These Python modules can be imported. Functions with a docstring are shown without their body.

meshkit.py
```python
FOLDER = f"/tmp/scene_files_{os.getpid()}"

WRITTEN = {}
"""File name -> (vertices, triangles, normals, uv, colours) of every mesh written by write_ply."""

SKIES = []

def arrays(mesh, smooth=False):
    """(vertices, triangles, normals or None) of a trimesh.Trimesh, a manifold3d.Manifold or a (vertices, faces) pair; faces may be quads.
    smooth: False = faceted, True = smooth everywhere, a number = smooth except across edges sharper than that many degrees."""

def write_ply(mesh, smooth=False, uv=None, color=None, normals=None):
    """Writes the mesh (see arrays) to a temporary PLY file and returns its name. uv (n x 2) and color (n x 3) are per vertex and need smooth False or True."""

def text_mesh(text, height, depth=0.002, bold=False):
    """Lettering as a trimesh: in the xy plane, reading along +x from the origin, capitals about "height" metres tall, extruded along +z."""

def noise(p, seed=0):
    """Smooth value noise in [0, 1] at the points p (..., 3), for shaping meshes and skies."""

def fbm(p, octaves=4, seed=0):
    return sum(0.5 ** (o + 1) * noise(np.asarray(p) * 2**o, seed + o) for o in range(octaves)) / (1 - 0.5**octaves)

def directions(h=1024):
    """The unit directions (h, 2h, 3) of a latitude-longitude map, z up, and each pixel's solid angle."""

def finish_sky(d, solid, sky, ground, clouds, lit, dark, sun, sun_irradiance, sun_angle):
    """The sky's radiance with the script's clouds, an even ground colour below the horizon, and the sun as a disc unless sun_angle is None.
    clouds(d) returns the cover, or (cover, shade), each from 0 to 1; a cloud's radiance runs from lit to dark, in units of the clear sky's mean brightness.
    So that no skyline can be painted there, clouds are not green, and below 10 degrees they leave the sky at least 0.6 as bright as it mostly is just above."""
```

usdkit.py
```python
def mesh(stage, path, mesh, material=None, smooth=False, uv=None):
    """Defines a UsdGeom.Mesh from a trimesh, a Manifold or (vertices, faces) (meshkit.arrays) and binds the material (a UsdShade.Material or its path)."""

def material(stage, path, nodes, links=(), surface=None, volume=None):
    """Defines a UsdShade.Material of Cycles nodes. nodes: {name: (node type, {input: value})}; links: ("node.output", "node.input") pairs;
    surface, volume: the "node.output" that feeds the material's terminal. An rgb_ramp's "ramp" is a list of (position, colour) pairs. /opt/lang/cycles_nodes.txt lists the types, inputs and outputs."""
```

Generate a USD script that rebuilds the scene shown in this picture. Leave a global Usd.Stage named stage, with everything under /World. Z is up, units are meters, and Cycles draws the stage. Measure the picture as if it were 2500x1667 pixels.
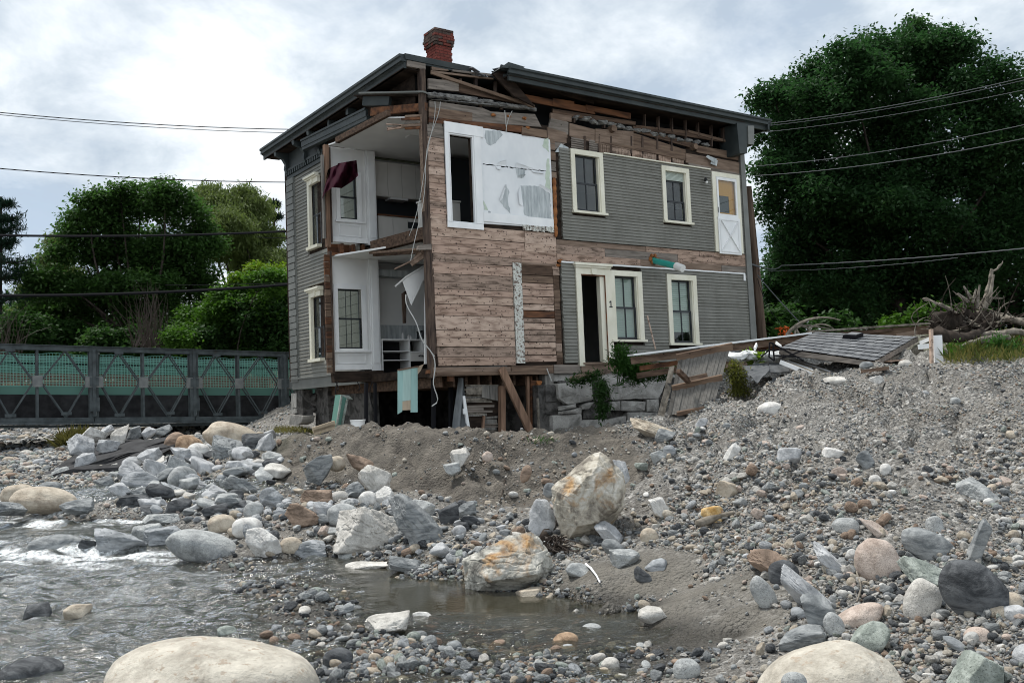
import math, random, numpy as np, trimesh, usdkit, meshkit
from pxr import Usd, UsdGeom, UsdLux, UsdShade, Gf, Sdf, Vt
from shapely.geometry import Polygon, box as sbox
from shapely.ops import unary_union
from scipy.interpolate import RBFInterpolator

stage = Usd.Stage.CreateInMemory()
UsdGeom.SetStageUpAxis(stage, 'Z'); UsdGeom.SetStageMetersPerUnit(stage, 1.0)
stage.SetDefaultPrim(UsdGeom.Xform.Define(stage, '/World').GetPrim())
UsdGeom.Scope.Define(stage, '/World/Looks')
random.seed(7); rng = np.random.default_rng(7)

# ------------------------------------------------------------------ camera, sky, sun, exposure
S = 2500 / 2352; FPX = 2325.0; YAW = math.radians(34.91)
W = np.array([[.99918088, -.04046681, 0], [.00263189, .06498506, .99788277], [-.04038113, -.99706538, .06503833]])
EYE = np.array([0, 0, 1.6])
EXPOSURE = 1.62
SKY_STRENGTH = 0.061
SUN_EL, SUN_DIR = math.radians(66), np.array([-0.45, 0.35])       # overcast: high and soft, from beyond the house on the left
SUN_INTENSITY, SUN_ANGLE = 0.39, 11.0
cam = UsdGeom.Camera.Define(stage, '/World/camera')
cam.CreateHorizontalApertureAttr(36.0); cam.CreateFocalLengthAttr(36.0 * FPX / 2500); cam.CreateExposureAttr(EXPOSURE)
_m = np.eye(4); _m[:3, 0] = W[:, 0]; _m[:3, 1] = -W[:, 1]; _m[:3, 2] = -W[:, 2]; _m[:3, 3] = EYE
cam.AddTransformOp().Set(Gf.Matrix4d(*_m.T.ravel().tolist()))
SUN_DIR = SUN_DIR / np.linalg.norm(SUN_DIR)
sun = UsdLux.DistantLight.Define(stage, '/World/sun')
sun.CreateNormalizeAttr(True); sun.CreateIntensityAttr(SUN_INTENSITY); sun.CreateAngleAttr(SUN_ANGLE); sun.CreateColorAttr(Gf.Vec3f(1, .97, .92))
_z = np.array([SUN_DIR[0] * math.cos(SUN_EL), SUN_DIR[1] * math.cos(SUN_EL), math.sin(SUN_EL)])
_x = np.cross([0, 0, 1.], _z); _x /= np.linalg.norm(_x); _y = np.cross(_z, _x)
_m = np.eye(4); _m[:3, 0] = _x; _m[:3, 1] = _y; _m[:3, 2] = _z
sun.AddTransformOp().Set(Gf.Matrix4d(*_m.T.ravel().tolist()))
CLOUD = 7.5
usdkit.material(stage, '/World/Looks/sky_look', {
    'sky': ('sky_texture', {'sky_type': 'single_scattering', 'sun_disc': False, 'sun_elevation': SUN_EL, 'sun_rotation': math.atan2(SUN_DIR[0], SUN_DIR[1])}),
    'tc': ('texture_coordinate', {}),
    'sep': ('separate_xyz', {}), 'zc': ('math', {'math_type': 'add', 'value2': .42}), 'zm': ('math', {'math_type': 'maximum', 'value2': .06}),
    'dx': ('math', {'math_type': 'divide'}), 'dy': ('math', {'math_type': 'divide'}), 'xy': ('combine_xyz', {'z': 3.7}),
    'n1': ('noise_texture', {'type': 'fBM', 'scale': 1.9, 'detail': 8.0, 'roughness': .55, 'distortion': .35}),
    'n2': ('noise_texture', {'type': 'fBM', 'scale': 5.5, 'detail': 7.0, 'roughness': .6, 'distortion': .2}),
    'mx': ('mix_float', {'fac': .46}),
    'ramp': ('rgb_ramp', {'ramp': [(0, (.30 * CLOUD, .37 * CLOUD, .45 * CLOUD)), (.42, (.38 * CLOUD, .45 * CLOUD, .53 * CLOUD)), (.50, (.54 * CLOUD, .60 * CLOUD, .66 * CLOUD)), (.57, (.72 * CLOUD, .765 * CLOUD, .805 * CLOUD)), (.68, (.88 * CLOUD, .91 * CLOUD, .93 * CLOUD)), (1, (.96 * CLOUD, .98 * CLOUD, .99 * CLOUD))]}),
    'cov': ('rgb_ramp', {'ramp': [(0, (.8, .8, .8)), (.32, (.84, .84, .84)), (.48, (1, 1, 1)), (1, (1, 1, 1))]}),
    'mix': ('mix_color', {'use_clamp': False}), 'bg': ('background_shader', {'strength': SKY_STRENGTH})},
    [('tc.generated', 'sep.vector'), ('sep.z', 'zc.value1'), ('zc.value', 'zm.value1'), ('sep.x', 'dx.value1'), ('zm.value', 'dx.value2'), ('sep.y', 'dy.value1'), ('zm.value', 'dy.value2'),
     ('dx.value', 'xy.x'), ('dy.value', 'xy.y'), ('xy.vector', 'n1.vector'), ('xy.vector', 'n2.vector'), ('n1.fac', 'mx.a'), ('n2.fac', 'mx.b'),
     ('mx.result', 'ramp.fac'), ('n1.fac', 'cov.fac'), ('cov.color', 'mix.fac'), ('sky.color', 'mix.a'), ('ramp.color', 'mix.b'), ('mix.result', 'bg.color')], surface='bg.background')
dome = UsdLux.DomeLight.Define(stage, '/World/sky'); dome.CreateIntensityAttr(1.0)
UsdShade.MaterialBindingAPI.Apply(dome.GetPrim()).Bind(UsdShade.Material.Get(stage, '/World/Looks/sky_look'))
dome.GetPrim().SetCustomDataByKey('kind', 'structure'); dome.GetPrim().SetCustomDataByKey('label', 'pale overcast sky with broken grey and white clouds')

# ------------------------------------------------------------------ measured rays: where a thing seen in the photograph stands in the place
def ray(u, v): return W @ np.array([(u * S - 1250) / FPX, (v * S - 833.5) / FPX, 1.0])
def at(u, v, y): r = ray(u, v); return EYE + r * y / r[1]
def onz(u, v, z): r = ray(u, v); return EYE + r * (z - EYE[2]) / r[2]
def mk(ox, oy, s): return lambda x, y: ((ox + x / s) / S, (oy + y / s) / S)
k1 = mk(620, 40, 2.614); k2 = mk(1000, 120, 3.1356); k3 = mk(1350, 240, 3.5636); k4 = mk(640, 560, 3.0146)
k5 = mk(1030, 560, 2.904); k6 = mk(1350, 600, 3.409); k7 = mk(1750, 600, 3.136); k8 = mk(0, 780, 3.095)
EX = np.array([math.cos(YAW), math.sin(YAW), 0]); EYV = np.array([-math.sin(YAW), math.cos(YAW), 0]); EZ = np.array([0, 0, 1.])
CORNER = at(992, 840, 20.1)
def loc(p): q = np.asarray(p) - CORNER; return np.array([q @ EX, q @ EYV, q[2]])
def onT(u, v, t=0.0): r = ray(u, v); return loc(EYE + ((CORNER - EYE) @ EYV + t) / (r @ EYV) * r)
def onS(u, v, s=0.0): r = ray(u, v); return loc(EYE + ((CORNER - EYE) @ EX + s) / (r @ EX) * r)
def wld(p): return CORNER + p[0] * EX + p[1] * EYV + p[2] * EZ

# ------------------------------------------------------------------ helpers
COUNT = {}
def numbered(base, name):
    k = COUNT.get((base, name), -1) + 1; COUNT[(base, name)] = k
    return f'{base}/{name}' if k == 0 else f'{base}/{name}_{k:03d}'
def tag(prim, label=None, cat=None, group=None, kind=None):
    for k, v in (('label', label), ('category', cat), ('group', group), ('kind', kind)):
        if v: prim.SetCustomDataByKey(k, v)
    return prim
def L(m): return UsdShade.Material.Get(stage, '/World/Looks/' + m)
def put(name, mesh, mat, parent=None, smooth=False, label=None, cat=None, group=None, kind=None, attrs=None):
    base = parent.GetPath().pathString if parent is not None else '/World'
    m = usdkit.mesh(stage, numbered(base, name), mesh, L(mat), smooth)
    for k, a in (attrs or {}).items():
        UsdGeom.PrimvarsAPI(m).CreatePrimvar(k, Sdf.ValueTypeNames.FloatArray, 'vertex').Set(Vt.FloatArray.FromNumpy(np.asarray(a, np.float32)))
    return tag(m.GetPrim(), label, cat, group, kind)
def thing(name, label, cat, loc=(0, 0, 0), rotz=0, group=None):
    x = UsdGeom.Xform.Define(stage, numbered('/World', name))
    x.AddTranslateOp().Set(Gf.Vec3d(*map(float, loc)))
    if rotz: x.AddRotateZOp().Set(math.degrees(rotz))
    return tag(x.GetPrim(), label, cat, group)
BOXF = np.array([[0, 3, 2], [0, 2, 1], [4, 5, 6], [4, 6, 7], [0, 1, 5], [0, 5, 4], [1, 2, 6], [1, 6, 5], [2, 3, 7], [2, 7, 6], [3, 0, 4], [3, 4, 7]])
def hexa(p):
    p = np.asarray(p, float); v = np.einsum('i,i', np.cross(p[1] - p[0], p[3] - p[0]), p[4] - p[0])
    return (p, BOXF if v > 0 else BOXF[:, ::-1])
def rb(x0, x1, y0, y1, z0, z1, j=0.0):
    p = np.array([[x0, y0, z0], [x1, y0, z0], [x1, y1, z0], [x0, y1, z0], [x0, y0, z1], [x1, y0, z1], [x1, y1, z1], [x0, y1, z1]], float)
    if j: p = p + rng.uniform(-j, j, p.shape)
    return hexa(p)
def cat(ms):
    vs, fs, n = [], [], 0
    for m in ms:
        if not isinstance(m, tuple): m = (np.asarray(m.vertices), np.asarray(m.faces))
        vs.append(np.asarray(m[0])); fs.append(np.asarray(m[1]) + n); n += len(m[0])
    return (np.vstack(vs), np.vstack(fs))
def quad_slab(q, d):
    q = np.asarray(q, float); d = np.asarray(d, float); return hexa(np.vstack([q, q + d]))
def ft(px, t, th, j=0):                       # a board on the river front of the house: corners traced, on the plane t, th thick inwards
    q = np.array([onT(u, v, t) for u, v in px]) + (rng.uniform(-j, j, (4, 3)) if j else 0)
    return quad_slab(q, (0, th, 0))
def fs(px, s, th):                            # the same on the street side
    return quad_slab([onS(u, v, s) for u, v in px], (th, 0, 0))
def poly_t(poly, t0, t1):                     # shapely polygon in (s, z) as a wall
    m = trimesh.util.concatenate([trimesh.creation.extrude_polygon(g, t1 - t0, engine='earcut') for g in getattr(poly, 'geoms', [poly])])
    v = np.array(m.vertices)[:, [0, 2, 1]]; v[:, 1] += t0
    return (v, np.array(m.faces)[:, ::-1])
def poly_s(poly, s0, s1):                     # polygon in (t, z)
    m = trimesh.util.concatenate([trimesh.creation.extrude_polygon(g, s1 - s0, engine='earcut') for g in getattr(poly, 'geoms', [poly])])
    v = np.array(m.vertices)[:, [2, 0, 1]]; v[:, 0] += s0
    return (v, np.array(m.faces))
def poly_z(poly, z0, z1):
    m = trimesh.creation.extrude_polygon(poly, z1 - z0, engine='earcut'); v = np.array(m.vertices); v[:, 2] += z0
    return (v, np.array(m.faces))
def beam(a, b, w, h, up=(0, 0, 1), j=0.0):    # a straight timber or steel bar between two points
    a, b = np.asarray(a, float), np.asarray(b, float); d = b - a; d /= np.linalg.norm(d)
    x = np.cross(d, up); n = np.linalg.norm(x)
    x = np.cross(d, [1, 0, 0.]) if n < 1e-3 else x; x /= np.linalg.norm(x); y = np.cross(x, d)
    o = [(-x * w - y * h) / 2, (x * w - y * h) / 2, (x * w + y * h) / 2, (-x * w + y * h) / 2]
    p = np.array([a + k for k in o] + [b + k for k in o])
    return hexa(p + (rng.uniform(-j, j, p.shape) if j else 0))
def tube(p, r, sides=6, cap=True):
    p = np.asarray(p, float); n = len(p); t = np.gradient(p, axis=0); t /= np.linalg.norm(t, axis=1, keepdims=True) + 1e-12
    a = np.cross(t, np.where(np.abs(t[:, 2:]) < .9, [0, 0, 1.], [1., 0, 0])); a /= np.linalg.norm(a, axis=1, keepdims=True) + 1e-12
    b = np.cross(t, a); an = np.arange(sides) * 2 * np.pi / sides; r = np.broadcast_to(r, (n,))
    v = (p[:, None] + r[:, None, None] * (np.cos(an)[None, :, None] * a[:, None] + np.sin(an)[None, :, None] * b[:, None])).reshape(-1, 3)
    i, k = np.meshgrid(np.arange(n - 1), np.arange(sides), indexing='ij')
    q = np.stack([i * sides + k, i * sides + (k + 1) % sides, (i + 1) * sides + (k + 1) % sides, (i + 1) * sides + k], -1).reshape(-1, 4)
    f = np.vstack([q[:, [0, 1, 2]], q[:, [0, 2, 3]]])
    if cap:
        c0 = np.array([[0, k + 1, k] for k in range(1, sides - 1)]); f = np.vstack([f, c0, (c0 + (n - 1) * sides)[:, ::-1]])
    return (v, f)
def bez(pts, n=12):                            # smooth line through the points
    pts = np.asarray(pts, float); m = len(pts)
    if m == 2: return pts[0] + (pts[1] - pts[0]) * np.linspace(0, 1, n)[:, None]
    from scipy.interpolate import CubicSpline
    d = np.r_[0, np.cumsum(np.linalg.norm(np.diff(pts, axis=0), axis=1))]
    return CubicSpline(d, pts)(np.linspace(0, d[-1], n))
def wob(m, amp, scale, seed=0):                # uneven surface
    v, f = (np.asarray(m[0]), m[1]) if isinstance(m, tuple) else (np.asarray(m.vertices), np.asarray(m.faces))
    d = np.stack([meshkit.fbm(v * scale + 31 * k, 3, seed + k) - .5 for k in range(3)], -1)
    return (v + 2 * amp * d, f)

# ------------------------------------------------------------------ materials (real-world base colours, a few darkened to stand for shade)
def mat(name, col, rough=.7, spec=.3, **kw): usdkit.material(stage, '/World/Looks/' + name, {'p': ('principled_bsdf', {'base_color': col, 'roughness': rough, 'specular_ior_level': spec, **kw})}, surface='p.BSDF')
def mottled(name, stops, scale=(3, 3, 3), detail=6, rough=.75, bump=.3, bscale=None, bdist=.004, speck=None, spec=.3, spots=None, distortion=0.0, nrough=.6):
    """Colour from stretched noise; speck: (colour, scale, threshold) fine grains; spots: (colour, mapping scale, radius) dark marks."""
    n = {'tc': ('texture_coordinate', {}), 'mp': ('mapping', {'scale': scale}), 'n': ('noise_texture', {'type': 'fBM', 'scale': 1.0, 'detail': detail, 'roughness': nrough, 'distortion': distortion}),
         'r': ('rgb_ramp', {'ramp': stops}), 'p': ('principled_bsdf', {'roughness': rough, 'specular_ior_level': spec}),
         'mb': ('mapping', {'scale': bscale or tuple(3 * x for x in scale)}), 'nb': ('noise_texture', {'type': 'fBM', 'scale': 1.0, 'detail': 6, 'roughness': .65}), 'b': ('bump', {'strength': bump, 'distance': bdist})}
    l = [('tc.object', 'mp.vector'), ('mp.vector', 'n.vector'), ('n.fac', 'r.fac'), ('tc.object', 'mb.vector'), ('mb.vector', 'nb.vector'), ('nb.fac', 'b.height'), ('b.normal', 'p.normal')]
    out = 'r.color'
    if speck:
        n['ns'] = ('noise_texture', {'type': 'fBM', 'scale': speck[1], 'detail': 3, 'roughness': .7}); n['rs'] = ('rgb_ramp', {'ramp': [(0, (0, 0, 0)), (speck[2] - .03, (0, 0, 0)), (speck[2] + .05, (1, 1, 1)), (1, (1, 1, 1))]})
        n['ms'] = ('mix_color', {'b': speck[0]}); l += [('tc.object', 'ns.vector'), ('ns.fac', 'rs.fac'), ('rs.color', 'ms.fac'), (out, 'ms.a')]; out = 'ms.result'
    if spots:
        n['mv'] = ('mapping', {'scale': spots[1]}); n['v'] = ('voronoi_texture', {'scale': 1.0, 'randomness': .9}); n['rv'] = ('rgb_ramp', {'ramp': [(0, (1, 1, 1)), (spots[2] * .6, (1, 1, 1)), (spots[2], (0, 0, 0)), (1, (0, 0, 0))]})
        n['mm'] = ('mix_color', {'b': spots[0]}); l += [('tc.object', 'mv.vector'), ('mv.vector', 'v.vector'), ('v.distance', 'rv.fac'), ('rv.color', 'mm.fac'), (out, 'mm.a')]; out = 'mm.result'
    usdkit.material(stage, '/World/Looks/' + name, n, l + [(out, 'p.base_color')], surface='p.BSDF')
def ramp2(a, b, c=None):
    a, b = np.array(a), np.array(b); return [(0, tuple(a)), (.36, tuple(a)), (.64, tuple(b)), (1, tuple(b if c is None else c))]

# house finishes; local axes: x along the river front, y inwards, z up
PINE = [((.24, .155, .115), (.49, .34, .265)), ((.20, .132, .098), (.44, .305, .235)), ((.28, .185, .14), (.54, .39, .305)), ((.15, .105, .08), (.37, .265, .208)), ((.31, .21, .16), (.57, .42, .335))]
for i, (a, b) in enumerate(PINE):
    a, b = tuple(np.array(a) * [.78, .80, .80]), tuple(np.array(b) * [.84, .86, .86])
    mottled(f'pine_{i}', [(0, tuple(.45 * np.array(a))), (.26, tuple(.75 * np.array(a))), (.37, a), (.52, b), (.72, tuple(1.12 * np.array(b))), (1, b)], scale=(2.1 + .2 * i, 9, 12), bump=.4, bscale=(5, 30, 60), bdist=.003, spots=((.06, .04, .032), (9.3 + i, 1, 14.5), .26), rough=.85, spec=.15)
for i, (a, b) in enumerate([((.045, .03, .022), (.13, .085, .06)), ((.09, .06, .045), (.20, .14, .10)), ((.14, .10, .075), (.26, .19, .145)), ((.115, .10, .086), (.25, .215, .185))]):
    mottled(f'old_wood_{i}', ramp2(a, b), scale=(1.6, 12, 16), bump=.6, bscale=(6, 40, 60), bdist=.004, rough=.9, spec=.12, spots=((.02, .015, .012), (5, 1, 9), .12))
mottled('rust_wood', ramp2((.05, .028, .02), (.19, .085, .042)), scale=(1.4, 10, 7), bump=.5, rough=.85, spec=.15)
mottled('timber_vertical', ramp2((.13, .08, .055), (.27, .17, .115)), scale=(14, 14, 1.6), bump=.4, bscale=(50, 50, 6), rough=.85, spec=.15)
mottled('timber_dark_vertical', ramp2((.03, .022, .02), (.12, .085, .065)), scale=(14, 14, 2), bump=.6, bscale=(50, 50, 8), rough=.9, spec=.12)
mottled('grey_vertical', ramp2((.10, .095, .088), (.26, .245, .22)), scale=(16, 16, 1.2), bump=.5, bscale=(60, 60, 5), rough=.9, spec=.12)
mottled('grey_plank_dark', ramp2((.075, .07, .063), (.115, .108, .098)), scale=(22, 22, 1.2), bump=.6, bscale=(70, 70, 5), rough=.9, spec=.12)
mottled('grey_plank', ramp2((.125, .118, .107), (.185, .175, .16)), scale=(22, 22, 1.2), bump=.6, bscale=(70, 70, 5), rough=.9, spec=.12)
mottled('driftwood', ramp2((.10, .088, .072), (.27, .24, .20)), scale=(9, 9, 9), bump=.6, rough=.9, spec=.12)
mottled('siding', [(0, (.11, .105, .088)), (.28, (.145, .14, .12)), (.42, (.17, .166, .144)), (.62, (.205, .20, .175)), (1, (.24, .235, .205))], scale=(2.2, 2.2, .8), bump=.15, bscale=(6, 20, 40), bdist=.002, rough=.6, spec=.3)
mottled('siding_worn', [(0, (.09, .084, .07)), (.32, (.135, .13, .11)), (.6, (.188, .184, .16)), (1, (.26, .25, .215))], scale=(3, 3, 1.2), bump=.2, bscale=(6, 20, 40), bdist=.002, rough=.65, spec=.3)
mottled('trim_grey', ramp2((.135, .14, .13), (.18, .183, .17)), scale=(2, 2, 2), bump=.15, rough=.6)
mottled('eave_green', ramp2((.022, .029, .03), (.04, .048, .047)), scale=(2, 2, 2), bump=.2, rough=.55)
mottled('cream', ramp2((.66, .63, .50), (.76, .73, .61)), scale=(3, 3, 1.5), bump=.15, rough=.5, speck=((.35, .32, .26), 34, .72))
mottled('white_paint', ramp2((.70, .71, .71), (.82, .82, .81)), scale=(2, 2, 1), bump=.15, rough=.5, speck=((.42, .40, .36), 30, .74))
mottled('drywall', ramp2((.66, .68, .69), (.78, .79, .79)), scale=(1.5, 1.5, 1), bump=.25, bscale=(9, 9, 9), rough=.7)
mottled('drywall_pale', ramp2((.45, .46, .46), (.66, .67, .66)), scale=(6, 6, 6), bump=.5, rough=.8)
mottled('drywall_grey', ramp2((.30, .33, .34), (.52, .55, .55)), scale=(14, 3, 2), bump=.5, rough=.85)
mottled('drywall_green', ramp2((.42, .50, .40), (.56, .62, .52)), scale=(4, 3, 4), bump=.3, rough=.85)
mottled('interior_white', ramp2((.66, .66, .65), (.76, .76, .74)), scale=(1, 1, 1), bump=.1, rough=.6)
mottled('cabinet', ramp2((.55, .53, .49), (.66, .64, .60)), scale=(1, 1, 1), bump=.05, rough=.45)
mottled('peeling', [(0, (.12, .09, .07)), (.42, (.16, .12, .10)), (.47, (.50, .51, .46)), (.56, (.60, .60, .55)), (.62, (.30, .26, .22)), (1, (.2, .17, .14))], scale=(13, 13, 17), bump=.9, bscale=(12, 12, 14), bdist=.01, rough=.8)
mottled('foam_orange', ramp2((.17, .06, .02), (.33, .13, .04)), scale=(9, 9, 9), bump=.9, bscale=(22, 22, 22), bdist=.012, rough=.75)
mottled('insulation', ramp2((.10, .10, .10), (.27, .265, .25)), scale=(7, 7, 9), bump=1, bscale=(25, 25, 25), bdist=.015, rough=1, spec=0)
mottled('attic_dark', ramp2((.018, .014, .012), (.05, .036, .028)), scale=(2, 5, 9), bump=.4, rough=.95, spec=.05)
mat('sash_black', (.018, .021, .024), .45, .4)
mat('cloth_red', (.03, .005, .012), .95, .05)
mat('cable_white', (.42, .42, .40), .5); mat('cable_black', (.012, .012, .014), .85, .08); mat('cable_grey', (.10, .105, .11), .7, .15)
mat('blind', (.47, .53, .47), .6)
mat('ochre_door', (.62, .27, .03), .5)
mat('pvc_green', (.03, .33, .27), .35, .5); mat('pvc_white', (.75, .75, .72), .4)
mat('lamp_black', (.02, .02, .02), .4)
mat('lamp_glass', (.75, .75, .72), .1)
mat('appliance', (.62, .62, .61), .35)
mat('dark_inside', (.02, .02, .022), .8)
mottled('brick_red', ramp2((.12, .03, .024), (.20, .052, .04)), scale=(14, 14, 14), bump=.6, bscale=(60, 60, 60), rough=.9, spec=.15)
mottled('brick_brown', ramp2((.10, .03, .024), (.17, .05, .038)), scale=(14, 14, 14), bump=.6, bscale=(60, 60, 60), rough=.9, spec=.15)
mottled('brick_sooty', ramp2((.04, .03, .027), (.10, .07, .058)), scale=(12, 12, 12), bump=.6, bscale=(60, 60, 60), rough=.95, spec=.1)
mat('mortar', (.17, .12, .105), .95, .1)
mottled('shingle_0', ramp2((.10, .105, .112), (.15, .155, .162)), scale=(30, 30, 30), bump=.5, bscale=(120, 120, 120), rough=.9)
mottled('shingle_1', ramp2((.13, .135, .142), (.19, .195, .20)), scale=(30, 30, 30), bump=.5, bscale=(120, 120, 120), rough=.9)
mottled('asphalt_sheet', ramp2((.06, .065, .07), (.11, .115, .12)), scale=(8, 8, 8), bump=.5, rough=.85)
mottled('steel_grey', [(0, (.07, .045, .03)), (.30, (.05, .048, .045)), (.38, (.042, .051, .054)), (.62, (.075, .088, .092)), (1, (.09, .10, .105))], scale=(4, 4, 4), bump=.15, rough=.75, spec=.2)
mottled('steel_gusset', ramp2((.11, .12, .12), (.17, .175, .17)), scale=(6, 6, 6), bump=.15, rough=.55, spec=.5)
mat('net_teal', (.20, .47, .385), .6); mottled('road_shade_black', ramp2((.012, .012, .013), (.04, .04, .042)), scale=(3, 3, 3), bump=.8, rough=.9); mat('net_orange', (.15, .105, .08), .6); mat('toe_board', (.10, .22, .18), .6)  # the road black also paints shade under the slab and the bridge
mat('sign_white', (.8, .8, .8), .5)
for nm, c in (('teal_board', (.32, .50, .47)), ('teal_board_pale', (.40, .56, .52)), ('tan_board', (.46, .37, .27))):
    mottled(nm, ramp2([x * .8 for x in c], c), scale=(8, 8, 1), bump=.3, rough=.8)
mottled('tarp', ramp2((.10, .11, .115), (.19, .20, .205)), scale=(5, 5, 2), bump=.4, rough=.7)

# stone
def stone(name, a, b, speck=None, scale=3.0, bump=.8, band=None, rough=.8, fine=30.0):
    a, b = np.array(a), np.array(b); st = [(0, tuple(a * .45)), (.3, tuple(a * .62)), (.42, tuple(a)), (.56, tuple(b)), (.68, tuple(np.minimum(b * 1.18, .84))), (.74, tuple(a * .85)), (1, tuple(b))]
    mottled(name, st, scale=tuple(1.3 * x for x in (band or (scale,) * 3)), bump=bump, bscale=(fine, fine, fine), bdist=.016, speck=speck and (speck[0], speck[1] * 3.2, speck[2] - .02), rough=rough, detail=10, spec=.25, distortion=.2 if name.startswith('granite') else .9, nrough=.74 if name.startswith('granite') else .66)
stone('granite_pale', (.36, .345, .315), (.55, .53, .49), ((.20, .19, .18), 60, .60))
stone('granite_tan', (.32, .27, .21), (.47, .415, .335), ((.22, .18, .14), 55, .62))
stone('granite_cream', (.33, .30, .25), (.475, .44, .375), ((.33, .275, .215), 4.5, .62))
stone('granite_pink', (.34, .27, .225), (.54, .455, .395), ((.18, .14, .12), 60, .60))
stone('granite_grey', (.24, .25, .25), (.42, .43, .42), ((.12, .12, .12), 55, .6))
stone('slate_blue', (.165, .177, .185), (.32, .332, .343), None, band=(2, 2, 9), fine=26)
stone('slate_grey', (.13, .14, .145), (.26, .27, .27), None, band=(3, 3, 11), fine=26)
stone('slate_dark', (.035, .038, .042), (.10, .105, .11), None, band=(3, 3, 8), fine=26)
stone('slate_pale', (.29, .297, .303), (.46, .466, .472), ((.2, .21, .22), 30, .64), fine=24)
stone('stone_brown', (.15, .108, .08), (.30, .22, .165), None, band=(2, 2, 8), fine=26)
stone('stone_ochre', (.46, .27, .09), (.62, .45, .23), ((.3, .2, .1), 30, .62))
stone('stone_green', (.19, .215, .19), (.34, .37, .335), ((.1, .11, .1), 40, .62))
stone('quartz', (.46, .45, .43), (.63, .62, .59), ((.36, .34, .31), 22, .66))
stone('wall_granite', (.25, .24, .22), (.42, .405, .375), ((.12, .115, .11), 34, .6), scale=1.6)
stone('stone_rust', (.22, .145, .09), (.40, .285, .19), ((.12, .08, .05), 40, .62))
stone('wall_dark', (.035, .033, .03), (.10, .094, .088), None, scale=3)  # stone darkened in its colour to stand for shaded recesses
def rusty(name, base_a, base_b, pat):
    n = {'tc': ('texture_coordinate', {}), 'm1': ('mapping', {'scale': (3.2, 3.2, 3.2)}), 'n1': ('noise_texture', {'type': 'fBM', 'scale': 1, 'detail': 10, 'roughness': .68, 'distortion': 1.2}),
         'r1': ('rgb_ramp', {'ramp': [(0, base_a), (.38, base_a), (.5, base_b), (.62, (.54, .52, .47)), (1, (.62, .60, .55))]}),
         'm2': ('mapping', {'scale': pat, 'location': (1.7, .4, 2.2)}), 'n2': ('noise_texture', {'type': 'fBM', 'scale': 1, 'detail': 5, 'roughness': .6, 'distortion': .8}), 'r2': ('rgb_ramp', {'ramp': [(0, (0, 0, 0)), (.54, (0, 0, 0)), (.66, (1, 1, 1)), (1, (1, 1, 1))]}),
         'n3': ('noise_texture', {'type': 'fBM', 'scale': 14, 'detail': 6, 'roughness': .7}), 'r3': ('rgb_ramp', {'ramp': [(0, (.13, .07, .03)), (.42, (.25, .14, .06)), (.56, (.40, .25, .12)), (.7, (.50, .36, .21)), (1, (.55, .42, .28))]}),
         'mx': ('mix_color', {}), 'n4': ('noise_texture', {'type': 'fBM', 'scale': 16, 'detail': 9, 'roughness': .72}), 'b': ('bump', {'strength': .9, 'distance': .02}), 'p': ('principled_bsdf', {'roughness': .8, 'specular_ior_level': .25})}
    usdkit.material(stage, '/World/Looks/' + name, n, [('tc.object', 'm1.vector'), ('m1.vector', 'n1.vector'), ('n1.fac', 'r1.fac'), ('tc.object', 'm2.vector'), ('m2.vector', 'n2.vector'), ('n2.fac', 'r2.fac'), ('tc.object', 'n3.vector'), ('n3.fac', 'r3.fac'),
        ('r1.color', 'mx.a'), ('r3.color', 'mx.b'), ('r2.color', 'mx.fac'), ('tc.object', 'n4.vector'), ('n4.fac', 'b.height'), ('b.normal', 'p.normal'), ('mx.result', 'p.base_color')], surface='p.BSDF')
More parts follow.
